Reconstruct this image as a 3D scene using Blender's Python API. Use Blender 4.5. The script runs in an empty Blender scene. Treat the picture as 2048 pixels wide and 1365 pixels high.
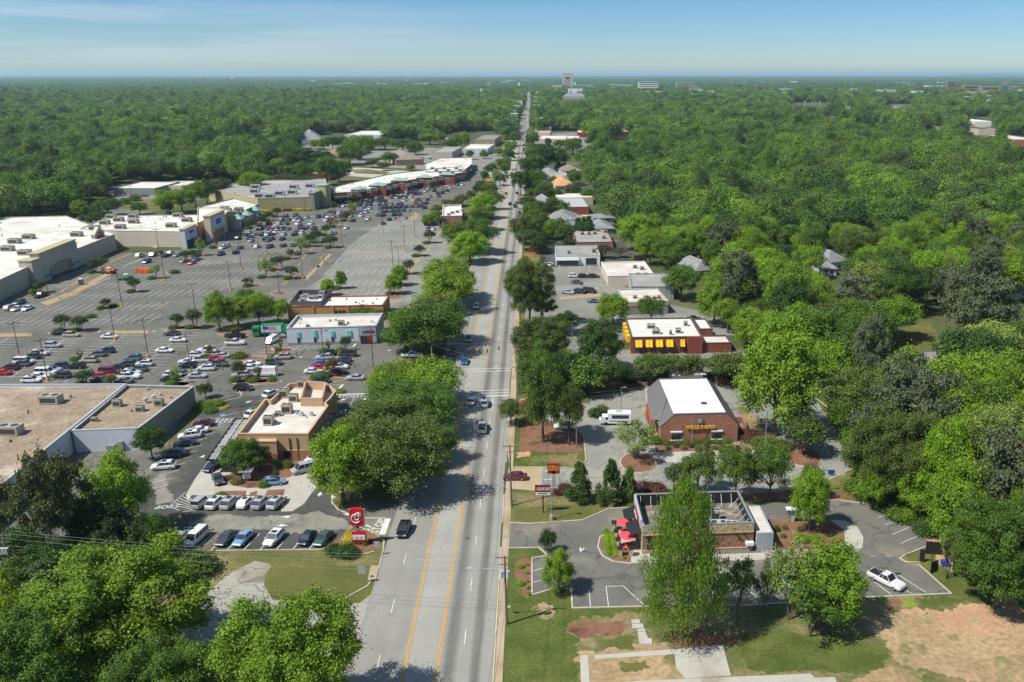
HAZE = 0.00005; EXPO = .38
import bpy, math, random
import numpy as np
from mathutils import Vector
R = random.Random(7)
scene = bpy.context.scene
COL = scene.collection
# ------------------------------------------------------------------ viewpoint (drone, 76 m up)
F = 1720.; YH = 150.; X0 = 1178.; Y0 = 682.5; PITCH = math.atan((Y0-YH)/F); H = 76.
CP, SP = math.cos(PITCH), math.sin(PITCH)
def G(x, y, z=0.):
    a = (x-X0)/F; b = (y-Y0)/F
    r = (a, CP-b*SP, -SP-b*CP); t = (z-H)/r[2]
    return (r[0]*t, r[1]*t)
def P(X, Y, Z=0.):
    z = Z-H; d = Y*CP-z*SP; u = Y*SP+z*CP
    return (X0+F*X/d, Y0-F*u/d)
def hgt(bx, by, ty):
    X, Y = G(bx, by); k = (Y0-ty)/F
    return (k*Y*CP-Y*SP)/(CP+k*SP)+H
def depth(X, Y, Z=0.): return Y*CP-(Z-H)*SP
def pxm(bx, by):            # metres per photo pixel at a ground point
    X, Y = G(bx, by); return depth(X, Y)/F
cam = bpy.data.cameras.new('camera'); co = bpy.data.objects.new('camera', cam); COL.objects.link(co)
co.location = (0, 0, H); co.rotation_euler = (math.pi/2-PITCH, 0, 0)
cam.sensor_width = 36; cam.lens = F/2048*36; cam.shift_x = (1024-X0)/2048; cam.clip_end = 90000; cam.clip_start = 1
scene.camera = co
# ------------------------------------------------------------------ materials
def newmat(name):
    m = bpy.data.materials.new(name); m.use_nodes = True; nt = m.node_tree
    return m, nt, nt.nodes['Principled BSDF']
def N(nt, t, **k):
    n = nt.nodes.new(t)
    for a, b in k.items():
        if a in n.inputs: n.inputs[a].default_value = b
        else: setattr(n, a, b)
    return n
def mixc(nt, fac, a, b, mode='MIX'):
    m = nt.nodes.new('ShaderNodeMix'); m.data_type = 'RGBA'; m.blend_type = mode
    for i, v in ((0, fac), (6, a), (7, b)):
        if isinstance(v, (int, float)): m.inputs[i].default_value = v
        elif isinstance(v, tuple): m.inputs[i].default_value = (*v[:3], 1)
        else: nt.links.new(v, m.inputs[i])
    return m.outputs[2]
def ramp(nt, fac, stops):
    r = nt.nodes.new('ShaderNodeValToRGB'); e = r.color_ramp.elements
    while len(e) < len(stops): e.new(.5)
    for i, (p, c) in enumerate(stops):
        e[i].position = p; e[i].color = (c, c, c, 1) if isinstance(c, (int, float)) else (*c, 1)
    nt.links.new(fac, r.inputs[0]); return r.outputs[0]
def wpos(nt): return nt.nodes.new('ShaderNodeNewGeometry').outputs['Position']
def noise(nt, scale, detail=4, vec=None, rough=.6, sx=None):
    n = N(nt, 'ShaderNodeTexNoise', Scale=scale, Detail=detail, Roughness=rough)
    v = vec or wpos(nt)
    if sx:
        mp = nt.nodes.new('ShaderNodeMapping'); mp.inputs['Scale'].default_value = sx; nt.links.new(v, mp.inputs[0]); v = mp.outputs[0]
    nt.links.new(v, n.inputs['Vector']); return n.outputs['Fac']
def surf(name, c1, c2, s=.3, s2=None, c3=None, rough=.9, lo=.35, hi=.65, fine=.12, fs=6., bump=0, crack=0., spots=0., seam=0.):
    "two-tone patchy surface with a fine grain; c3 = a third, rarer patch colour"
    m, nt, b = newmat(name)
    c = mixc(nt, ramp(nt, noise(nt, s), [(lo, 0.), (hi, 1.)]), c1, c2)
    if c3: c = mixc(nt, ramp(nt, noise(nt, s2 or s*.4, 6), [(.54, 0.), (.66, 1.)]), c, c3)
    if seam:
        sx = nt.nodes.new('ShaderNodeSeparateXYZ'); nt.links.new(wpos(nt), sx.inputs[0]); ad = N(nt, 'ShaderNodeMath', operation='ADD'); ad.inputs[1].default_value = 9000; nt.links.new(sx.outputs[1], ad.inputs[0]); mo = N(nt, 'ShaderNodeMath', operation='MODULO'); mo.inputs[1].default_value = seam; nt.links.new(ad.outputs[0], mo.inputs[0])
        lt = N(nt, 'ShaderNodeMath', operation='LESS_THAN'); nt.links.new(mo.outputs[0], lt.inputs[0]); lt.inputs[1].default_value = .16; c = mixc(nt, mixc(nt, 1., lt.outputs[0], ramp(nt, noise(nt, .15, 3), [(.35, .15), (.6, .8)]), 'MULTIPLY'), c, (c1[0]*.62, c1[1]*.6, c1[2]*.55))
        c = mixc(nt, ramp(nt, noise(nt, .09, 6), [(.55, 0.), (.7, .55)]), c, (c1[0]*.6, c1[1]*.57, c1[2]*.5))
    if spots: c = mixc(nt, ramp(nt, noise(nt, .55, 3), [(.64, 0.), (.74, spots)]), c, (c1[0]*.45, c1[1]*.45, c1[2]*.45))
    if crack:
        vo = N(nt, 'ShaderNodeTexVoronoi', feature='DISTANCE_TO_EDGE', Scale=.11); dn = N(nt, 'ShaderNodeTexNoise', Scale=.3, Detail=4); nt.links.new(wpos(nt), dn.inputs['Vector']); va = N(nt, 'ShaderNodeVectorMath', operation='MULTIPLY_ADD')
        nt.links.new(dn.outputs['Color'], va.inputs[0]); va.inputs[1].default_value = (6, 6, 0); nt.links.new(wpos(nt), va.inputs[2]); nt.links.new(va.outputs[0], vo.inputs['Vector'])
        c = mixc(nt, mixc(nt, 1., ramp(nt, vo.outputs['Distance'], [(0, crack), (.012, crack*.7), (.02, 0.)]), ramp(nt, noise(nt, .03, 3), [(.42, 0.), (.55, 1.)]), 'MULTIPLY'), c, (c1[0]*.35, c1[1]*.35, c1[2]*.35))
    if fine:
        g = ramp(nt, noise(nt, fs, 3), [(.25, 1-fine), (.75, 1+fine)]); c = mixc(nt, 1., c, g, 'MULTIPLY')
    nt.links.new(c, b.inputs['Base Color']); b.inputs['Roughness'].default_value = rough
    b.inputs['Specular IOR Level'].default_value = .3
    if bump:
        bp = N(nt, 'ShaderNodeBump', Strength=bump, Distance=.3); nt.links.new(noise(nt, fs*.5, 4), bp.inputs['Height']); nt.links.new(bp.outputs[0], b.inputs['Normal'])
    return m
def plain(name, c, rough=.6, metal=0., var=.08, s=1.5, spec=.4):
    m, nt, b = newmat(name)
    g = ramp(nt, noise(nt, s, 4), [(.3, 1-var), (.7, 1+var)])
    nt.links.new(mixc(nt, 1., c, g, 'MULTIPLY'), b.inputs['Base Color'])
    b.inputs['Roughness'].default_value = rough; b.inputs['Metallic'].default_value = metal; b.inputs['Specular IOR Level'].default_value = spec
    return m
M = {}
def lines_mat(name, c1, c2, axis, period, duty, rough=.7):
    "standing seams / boards: bands along world axis (0 x, 1 y, 2 z)"
    m, nt, b = newmat(name)
    sx = nt.nodes.new('ShaderNodeSeparateXYZ'); nt.links.new(wpos(nt), sx.inputs[0])
    mt = N(nt, 'ShaderNodeMath', operation='MODULO'); ad = N(nt, 'ShaderNodeMath', operation='ADD'); ad.inputs[1].default_value = 5000
    nt.links.new(sx.outputs[axis], ad.inputs[0]); nt.links.new(ad.outputs[0], mt.inputs[0]); mt.inputs[1].default_value = period
    lt = N(nt, 'ShaderNodeMath', operation='LESS_THAN'); nt.links.new(mt.outputs[0], lt.inputs[0]); lt.inputs[1].default_value = period*duty
    g = ramp(nt, noise(nt, .8, 4), [(.3, .9), (.7, 1.08)])
    nt.links.new(mixc(nt, 1., mixc(nt, lt.outputs[0], c1, c2), g, 'MULTIPLY'), b.inputs['Base Color']); b.inputs['Roughness'].default_value = rough
    return m
M['lot'] = surf('aged_parking_asphalt', (0.113,0.111,0.095), (0.151,0.146,0.125), .05, .02, (0.198,0.191,0.161), fine=.12, fs=3, crack=.7, spots=.5)
M['lot2'] = surf('pale_parking_asphalt', (0.186,0.183,0.158), (0.239,0.234,0.202), .06, .03, (0.271,0.258,0.213), fine=.12, fs=3, crack=.6, spots=.35)
M['dark'] = surf('sealed_asphalt', (0.056,0.058,0.053), (0.087,0.086,0.077), .12, .08, (0.154,0.144,0.113), fine=.16, fs=4, crack=.7, spots=.5)
M['mid'] = surf('grey_asphalt', (0.117,0.117,0.102), (0.156,0.153,0.132), .15, .1, (0.211,0.189,0.141), fine=.14, fs=4, crack=.6, spots=.4)
M['bank'] = surf('light_grey_asphalt', (0.218,0.217,0.191), (0.273,0.268,0.232), .1, .05, (0.317,0.297,0.234), fine=.1, fs=4, crack=.6, spots=.3)
M['worn'] = surf('worn_pale_asphalt', (.19,.18,.15), (.26,.245,.2), .25, .1, (.12,.115,.1), fine=.18, fs=3, crack=.7, spots=.3)
M['warm'] = surf('pale_warm_old_asphalt', (.3,.285,.245), (.37,.35,.3), .12, .06, (.24,.2,.16), fine=.14, fs=2.5, crack=.7, spots=.3)
M['conc'] = surf('concrete_slab', (.38,.36,.31), (.45,.425,.37), .3, .15, (.3,.27,.22), fine=.08, fs=4)
M['walk'] = surf('warm_pavement_concrete', (.37,.28,.17), (.42,.34,.24), .15, .1, (.30,.23,.15), fine=.08, fs=3)
M['kerb'] = surf('kerb_concrete', (.42,.36,.27), (.5,.45,.36), .5, .2, (.33,.26,.18), fine=.06, fs=3)
M['grass'] = surf('mown_grass', (.085,.095,.022), (.135,.13,.035), .12, .07, (.24,.2,.09), fine=.25, fs=2.5)
M['grass2'] = surf('deep_green_grass', (.06,.085,.014), (.1,.12,.024), .25, .05, (.19,.16,.055), fine=.3, fs=2.)
M['lime'] = surf('lime_green_moss', (.16,.22,.03), (.2,.26,.04), .5, fine=.2)
M['dry'] = surf('dry_grass_and_bare_soil', (.29,.2,.105), (.385,.275,.155), .12, .17, (.15,.15,.055), fine=.35, fs=1.3, spots=.4)
M['mixed'] = surf('worn_lawn_with_straw', (.1,.115,.035), (.2,.16,.075), .13, .06, (.33,.24,.13), fine=.35, fs=1.2, lo=.42, hi=.6, spots=.4)
M['floor'] = surf('woodland_ground_cover', (.05,.07,.02), (.08,.1,.03), .03, .02, (.13,.12,.06), fine=.3, fs=1.2)
M['mulch'] = surf('red_brown_mulch', (.17,.085,.05), (.24,.125,.075), .6, .3, (.1,.055,.03), fine=.2, fs=4)
M['clay'] = surf('orange_clay_soil', (.38,.22,.12), (.45,.3,.18), .4, .2, (.26,.2,.11), fine=.22, fs=1.5, spots=.3)
M['groof'] = surf('tan_gravel_roofing', (.24,.18,.125), (.32,.25,.175), .25, .06, (.46,.4,.32), fine=.38, fs=1.6, spots=.45)
M['wroof'] = surf('white_roof_membrane', (.58,.56,.5), (.66,.64,.59), .12, .05, (.5,.46,.38), fine=.06, fs=2, seam=4.)
M['bankroof'] = surf('clean_white_roof_membrane', (.7,.71,.7), (.74,.74,.73), .2, fine=.03, fs=1)
M['stroof'] = surf('stained_white_roof_membrane', (.6,.56,.5), (.5,.45,.38), .25, .1, (.7,.68,.64), fine=.1, fs=2, seam=3., spots=.25)
M['greyroof'] = surf('weathered_grey_roofing', (.26,.25,.24), (.34,.33,.31), .1, .05, (.42,.4,.37), fine=.12, fs=2, seam=3., spots=.3)
M['brownroof'] = surf('dirty_brown_grey_roofing', (.12,.105,.09), (.19,.165,.14), .5, .3, (.4,.34,.25), fine=.15, fs=3)
M['brick'] = surf('orange_brown_brick', (.27,.125,.078), (.34,.165,.105), .8, fine=.18, fs=5)
M['dbrick'] = surf('dark_red_brick', (.2,.055,.035), (.25,.075,.048), .8, fine=.16, fs=5)
M['pbrick'] = surf('pinkish_brick', (.3,.13,.09), (.36,.17,.12), .8, fine=.15, fs=5)
M['stone'] = surf('stacked_buff_stone', (.36,.27,.16), (.55,.44,.28), 2.6, 1.6, (.2,.14,.09), fine=.3, fs=4, bump=.5)
M['rstone'] = surf('stacked_red_brown_stone', (.24,.125,.075), (.34,.2,.13), 2.6, 1.6, (.12,.065,.045), fine=.35, fs=4, bump=.5)
M['stucco'] = surf('tan_stucco', (.38,.27,.15), (.42,.3,.175), .2, fine=.05)
M['cap'] = surf('warm_parapet_stucco', (.46,.31,.19), (.51,.35,.22), .3, fine=.06)
M['beige'] = surf('beige_stucco', (.4,.36,.28), (.45,.41,.33), .15, fine=.04)
M['cream'] = surf('cream_block_wall', (.5,.44,.35), (.55,.49,.4), .2, fine=.07, fs=3)
M['olive'] = surf('yellow_buff_block_wall', (.4,.35,.19), (.44,.39,.22), .2, fine=.07, fs=3)
M['orng'] = surf('orange_tan_stucco', (.45,.25,.12), (.5,.29,.14), .3, fine=.05)
M['sage'] = surf('grey_green_painted_wall', (.2,.215,.18), (.235,.25,.205), .2, fine=.06)
M['wblock'] = surf('white_painted_block', (.5,.52,.56), (.56,.58,.62), .3, fine=.07, fs=3)
M['gblock'] = surf('grey_painted_block', (.3,.33,.34), (.36,.38,.39), .4, fine=.1, fs=3)
M['gblock2'] = surf('dark_grey_block', (.22,.22,.22), (.27,.27,.26), .5, fine=.14, fs=3)
M['slate'] = surf('grey_shingle_roof', (.19,.195,.2), (.25,.255,.26), .5, fine=.15, fs=3)
M['brshingle'] = surf('brown_grey_shingle_roof', (.2,.17,.14), (.26,.22,.18), .5, fine=.15, fs=3)
M['orshingle'] = surf('orange_tan_roof', (.5,.25,.12), (.56,.3,.15), .4, fine=.1, fs=3)
M['tealroof'] = surf('pale_green_metal_roof', (.2,.34,.29), (.25,.4,.34), .3, fine=.06)
M['vboard'] = lines_mat('golden_brown_board_siding', (.42,.25,.09), (.25,.14,.05), 0, .8, .2)
M['seam'] = lines_mat('grey_standing_seam_metal', (.13,.125,.12), (.2,.195,.185), 1, .9, .15, .5)
M['glass'] = plain('dark_window_glass', (.02,.03,.04), .12, 0, .3, .5, spec=.8)
M['shopglass'] = plain('blue_grey_shop_glass', (.05,.08,.1), .15, 0, .4, .6, spec=.8)
M['white'] = plain('white_paint', (.72,.72,.7), .6, 0, .05)
M['mark'] = plain('worn_white_road_paint', (.58,.58,.56), .8, 0, .3, 3)
M['ymark'] = plain('worn_yellow_road_paint', (.62,.33,.05), .8, 0, .2, 2)
M['bmark'] = plain('blue_parking_paint', (.12,.3,.5), .8, 0, .25, 3)
M['tanmark'] = plain('buff_painted_asphalt', (.34,.25,.14), .85, 0, .15, 1)
M['black'] = plain('black_metal', (.02,.02,.022), .5)
M['dgrey'] = plain('dark_grey_metal', (.08,.085,.09), .5)
M['grey'] = plain('grey_metal', (.3,.31,.31), .45, .3)
M['lgrey'] = plain('light_grey_metal', (.5,.51,.5), .5, .2)
M['unit'] = plain('beige_grey_metal_housing', (.36,.34,.28), .5, 0, .1)
M['fan'] = plain('dark_fan_grille', (.06,.05,.045), .6)
M['pole'] = plain('bronze_painted_pole', (.11,.075,.05), .5)
M['wood'] = plain('weathered_grey_wood', (.16,.14,.12), .9, 0, .2)
M['bark'] = plain('grey_brown_bark', (.11,.085,.065), .95, 0, .3, 2)
M['pbark'] = plain('reddish_pine_bark', (.13,.085,.06), .95, 0, .3, 2)
M['yellow'] = plain('safety_yellow_paint', (.75,.38,.02), .6)
M['awning'] = plain('bright_yellow_awning', (.85,.48,.01), .6, 0, .06)
M['red'] = plain('bright_red_sign', (.5,.01,.02), .4)
M['dred'] = plain('deep_red_sign', (.32,.012,.015), .4)
M['redcloth'] = plain('red_canvas', (.7,.06,.07), .8)
M['ytext'] = plain('yellow_lettering', (.75,.4,.04), .5)
M['teal'] = plain('turquoise_paint', (.14,.55,.45), .6)
M['green'] = plain('green_paint', (.02,.22,.07), .5)
M['orange'] = plain('orange_paint', (.75,.18,.04), .6)
M['blue'] = plain('blue_paint', (.02,.07,.3), .5)
M['tyre'] = plain('tyre_rubber', (.02,.02,.02), .9)
M['rim'] = plain('alloy_rim', (.45,.45,.46), .35, .6)
M['lamp'] = plain('clear_lamp_glass', (.75,.75,.72), .2)
M['tail'] = plain('red_tail_lamp', (.35,.01,.01), .3)
M['brown'] = plain('brown_trim', (.12,.06,.03), .6)
m, nt, b = newmat('car_paint'); oi = nt.nodes.new('ShaderNodeObjectInfo'); nt.links.new(oi.outputs['Color'], b.inputs['Base Color'])
b.inputs['Roughness'].default_value = .32; b.inputs['Metallic'].default_value = .15; b.inputs['Coat Weight'].default_value = .6; b.inputs['Coat Roughness'].default_value = .08; M['paint'] = m
def leafmat(name, inst=None):
    m, nt, b = newmat(name); oi = nt.nodes.new('ShaderNodeObjectInfo')
    if inst:
        lc = oi.outputs['Location']; bg_ = noise(nt, .006, 4, lc); mm = N(nt, 'ShaderNodeMath', operation='MULTIPLY_ADD'); nt.links.new(oi.outputs['Random'], mm.inputs[0]); mm.inputs[1].default_value = .75; sb = N(nt, 'ShaderNodeMath', operation='MULTIPLY_ADD'); nt.links.new(bg_, sb.inputs[0]); sb.inputs[1].default_value = 2.; sb.inputs[2].default_value = -.85; nt.links.new(sb.outputs[0], mm.inputs[2]); base = ramp(nt, mm.outputs[0], inst)
    else: base = oi.outputs['Color']
    tc = nt.nodes.new('ShaderNodeNewGeometry')
    v1 = ramp(nt, noise(nt, .45, 3), [(.3, .72), (.7, 1.35)])
    at = nt.nodes.new('ShaderNodeAttribute'); at.attribute_name = 'tone'
    v2 = ramp(nt, at.outputs['Fac'], [(0, (.75, .8, .8)), (.5, (1, 1, 1)), (1, (1.3, 1.22, 1.05))])
    c = mixc(nt, 1., mixc(nt, 1., base, v1, 'MULTIPLY'), v2, 'MULTIPLY')
    nt.links.new(c, b.inputs['Base Color']); b.inputs['Roughness'].default_value = .55; b.inputs['Specular IOR Level'].default_value = .25
    tr = nt.nodes.new('ShaderNodeBsdfTranslucent'); c2 = mixc(nt, 1., c, (1.3, 1.5, .5), 'MULTIPLY'); nt.links.new(c2, tr.inputs[0])
    mx = nt.nodes.new('ShaderNodeMixShader'); mx.inputs[0].default_value = .16 if inst else .2
    nt.links.new(b.outputs[0], mx.inputs[1]); nt.links.new(tr.outputs[0], mx.inputs[2])
    nt.links.new(mx.outputs[0], nt.nodes['Material Output'].inputs[0]); return m
M['leaf'] = leafmat('foliage')
INST = [(0, (.026,.055,.016)), (.15, (.05,.1,.02)), (.3, (.085,.16,.022)), (.44, (.125,.22,.025)), (.54, (.065,.13,.026)), (.66, (.165,.27,.028)), (.76, (.1,.15,.035)), (.85, (.042,.075,.026)), (.94, (.2,.32,.03)), (1, (.1,.16,.04))]
M['leafi'] = leafmat('woodland_foliage', INST)
# ------------------------------------------------------------------ mesh builder and object helpers
ROOT = {}
def tag(o, label=None, cat=None, group=None, kind=None):
    if label: o['label'] = label
    if cat: o['category'] = cat
    if group: o['group'] = group
    if kind: o['kind'] = kind
    return o
def thing(name, label, cat, loc=(0, 0, 0), group=None, rz=0):
    o = bpy.data.objects.new(name, None); COL.objects.link(o); o.location = loc; o.rotation_euler = (0, 0, rz)
    o.empty_display_size = .1; ROOT[o.name] = tuple(loc); return tag(o, label, cat, group)
class MB:
    def __init__(s): s.v = []; s.f = []; s.mi = []; s.m = 0
    def face(s, pts):
        n = len(s.v); s.v += [tuple(p) for p in pts]; s.f.append(tuple(range(n, n+len(pts)))); s.mi.append(s.m); return s
    def idx(s, vs, fs):
        n = len(s.v); s.v += [tuple(p) for p in vs]
        for f in fs: s.f.append(tuple(i+n for i in f)); s.mi.append(s.m)
        return s
    def box(s, c, d, rz=0):
        ca, sa = math.cos(rz), math.sin(rz); vs = []
        for z in (-.5, .5):
            for x, y in ((-.5, -.5), (.5, -.5), (.5, .5), (-.5, .5)):
                a, b = x*d[0], y*d[1]; vs.append((c[0]+a*ca-b*sa, c[1]+a*sa+b*ca, c[2]+z*d[2]))
        return s.idx(vs, [(3, 2, 1, 0), (4, 5, 6, 7), (0, 1, 5, 4), (1, 2, 6, 5), (2, 3, 7, 6), (3, 0, 4, 7)])
    def bar(s, p, q, w, z0, z1, ext=0):
        dx, dy = q[0]-p[0], q[1]-p[1]; L = math.hypot(dx, dy) or 1e-6
        return s.box(((p[0]+q[0])/2, (p[1]+q[1])/2, (z0+z1)/2), (L+ext, w, z1-z0), math.atan2(dy, dx))
    def prism(s, pts, z0, z1, bottom=False):
        if area(pts) < 0: pts = pts[::-1]
        n = len(pts); vs = [(p[0], p[1], z0) for p in pts]+[(p[0], p[1], z1) for p in pts]
        fs = [tuple(range(n, 2*n))]+[(i, (i+1) % n, n+(i+1) % n, n+i) for i in range(n)]
        if bottom: fs.append(tuple(range(n))[::-1])
        return s.idx(vs, fs)
    def tube(s, p, q, r0, r1, n=8, cap=True):
        p, q = Vector(p), Vector(q); d = (q-p).normalized(); a = d.cross(Vector((0, 0, 1)) if abs(d.z) < .9 else Vector((1, 0, 0))).normalized(); b = d.cross(a)
        vs = []
        for c, r in ((p, r0), (q, r1)):
            for i in range(n): t = 2*math.pi*i/n; vs.append(c+a*(r*math.cos(t))+b*(r*math.sin(t)))
        fs = [(i, (i+1) % n, n+(i+1) % n, n+i) for i in range(n)]
        if cap: fs += [tuple(range(n))[::-1], tuple(range(n, 2*n))]
        return s.idx(vs, fs)
    def ell(s, c, r, n=12, k=6, z0=-1., rz=0):
        vs = []; fs = []
        for j in range(k+1):
            ph = math.asin(z0)+(math.pi/2-math.asin(z0))*j/k
            for i in range(n):
                t = 2*math.pi*i/n+rz; vs.append((c[0]+r[0]*math.cos(ph)*math.cos(t), c[1]+r[1]*math.cos(ph)*math.sin(t), c[2]+r[2]*math.sin(ph)))
        for j in range(k):
            for i in range(n): fs.append((j*n+i, j*n+(i+1) % n, (j+1)*n+(i+1) % n, (j+1)*n+i))
        return s.idx(vs, fs)
    def mesh(s, name, mats, off=(0, 0, 0), smooth=False):
        me = bpy.data.meshes.new(name)
        me.from_pydata([(v[0]-off[0], v[1]-off[1], v[2]-off[2]) for v in s.v], [], s.f)
        for m_ in (mats if isinstance(mats, (list, tuple)) else [mats]): me.materials.append(m_)
        me.polygons.foreach_set('material_index', s.mi)
        if smooth: me.polygons.foreach_set('use_smooth', [True]*len(s.f))
        me.update(); return me
    def build(s, name, mats, parent=None, smooth=False):
        off = (0, 0, 0)
        if parent: off = ROOT[parent.name]
        elif s.v: off = (sum(v[0] for v in s.v)/len(s.v), sum(v[1] for v in s.v)/len(s.v), min(v[2] for v in s.v))
        o = bpy.data.objects.new(name, s.mesh(name, mats, off, smooth)); COL.objects.link(o)
        if parent: o.parent = parent
        else: o.location = off
        ROOT[o.name] = off; return o
def area(p): return sum(p[i][0]*p[(i+1) % len(p)][1]-p[(i+1) % len(p)][0]*p[i][1] for i in range(len(p)))/2
def px(*pts, z=0.): return [G(x, y, z) for x, y in pts]
def inset(pts, d):
    if area(pts) < 0: pts = pts[::-1]
    n = len(pts); out = []
    for i in range(n):
        a, b, c = pts[i-1], pts[i], pts[(i+1) % n]
        e1 = Vector((b[0]-a[0], b[1]-a[1])).normalized(); e2 = Vector((c[0]-b[0], c[1]-b[1])).normalized()
        n1 = Vector((-e1.y, e1.x)); n2 = Vector((-e2.y, e2.x)); k = max(.3, 1+n1.dot(n2))
        v = (n1+n2)/k; out.append((b[0]+v.x*d, b[1]+v.y*d))
    return out
def rect(a, b, c, z=0.):
    "front edge a-b (left, right) and a pixel c on the back edge, all on the plane z"
    A, B, C_ = Vector(G(*a, z)), Vector(G(*b, z)), Vector(G(*c, z)); d = (B-A).normalized(); n = Vector((-d.y, d.x)); k = (C_-A).dot(n)
    return [tuple(A), tuple(B), tuple(B+n*k), tuple(A+n*k)]
def dup(root, loc, rz=None, scale=None, label=None, group=None, color=None):
    r = root.copy(); COL.objects.link(r); r.location = loc
    if rz is not None: r.rotation_euler = (0, 0, rz)
    if scale: r.scale = scale
    if label: r['label'] = label
    if group: r['group'] = group
    for ch in list(root.children):
        c = ch.copy(); COL.objects.link(c); c.parent = r
        if color: c.color = (*color, 1)
        for g in ch.children:
            d = g.copy(); COL.objects.link(d); d.parent = c
            if color: d.color = (*color, 1)
    return r
def text_mb(txt, size, depth=.05, off=0., sx=1., spacing=1.):
    cu = bpy.data.curves.new('t', 'FONT'); cu.body = txt; cu.size = size; cu.extrude = depth/2; cu.offset = off; cu.align_x = 'CENTER'; cu.align_y = 'CENTER'; cu.space_character = spacing; cu.resolution_u = 2
    o = bpy.data.objects.new('t', cu); COL.objects.link(o); bpy.context.view_layer.update()
    me = o.to_mesh(); vs = [(v.co.x*sx, v.co.y, v.co.z) for v in me.vertices]; fs = [tuple(p.vertices) for p in me.polygons]
    o.to_mesh_clear(); bpy.data.objects.remove(o); bpy.data.curves.remove(cu); return vs, fs
def text(mb, txt, size, c, right, up, depth=.05, off=0., sx=1., spacing=1.):
    vs, fs = text_mb(txt, size, depth, off, sx, spacing); r, u = Vector(right).normalized(), Vector(up).normalized(); n = r.cross(u); c = Vector(c)
    return mb.idx([c+r*v[0]+u*v[1]+n*v[2] for v in vs], fs)
# ------------------------------------------------------------------ ground sheets (each a few mm above the one below)
NS = [0]
def ragged(p, amp=1., seed=1):
    "irregular natural edge for grass and soil patches"
    rg = random.Random(seed); out = []
    for i in range(len(p)):
        a, b_ = p[i], p[(i+1) % len(p)]; L = math.hypot(b_[0]-a[0], b_[1]-a[1]); n = max(1, min(260, int(L/.3))); nx, ny = -(b_[1]-a[1])/L, (b_[0]-a[0])/L; ph = rg.uniform(0, 6)
        fr = [(rg.uniform(.2, .5), 1.), (rg.uniform(.7, 1.2), .6), (rg.uniform(2, 3), .4), (rg.uniform(4, 6), .28)]; ps = [rg.uniform(0, 6) for _ in fr]
        for k in range(n): t = k/n; d = amp*(sum(w_*math.sin(t*L*f_+p_) for (f_, w_), p_ in zip(fr, ps))*.5+rg.uniform(-.5, .5)*.7)*min(1, 4*t*(1-t)+.3); out.append((a[0]+(b_[0]-a[0])*t+nx*d, a[1]+(b_[1]-a[1])*t+ny*d))
    return out
def sheet(name, mat_, pts, lv, world=False):
    mb = MB(); p = pts if world else px(*pts); NS[0] += 1
    if name in ('worn_lawn', 'bare_soil', 'clay_bank', 'grass_patch', 'soil_patch'): p = ragged(p, 1.1 if 'patch' not in name else .7, NS[0])
    p = p if area(p) > 0 else p[::-1]
    mb.face([(x, y, lv*.006+NS[0]*.00005) for x, y in p]); o = mb.build(name, mat_); return tag(o, kind='structure')
sheet('ground', M['floor'], [(-60000, -300), (60000, -300), (60000, 60000), (-60000, 60000)], 0, True)
def rk(k, y): return (1059-k*(y-150), y)
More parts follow.
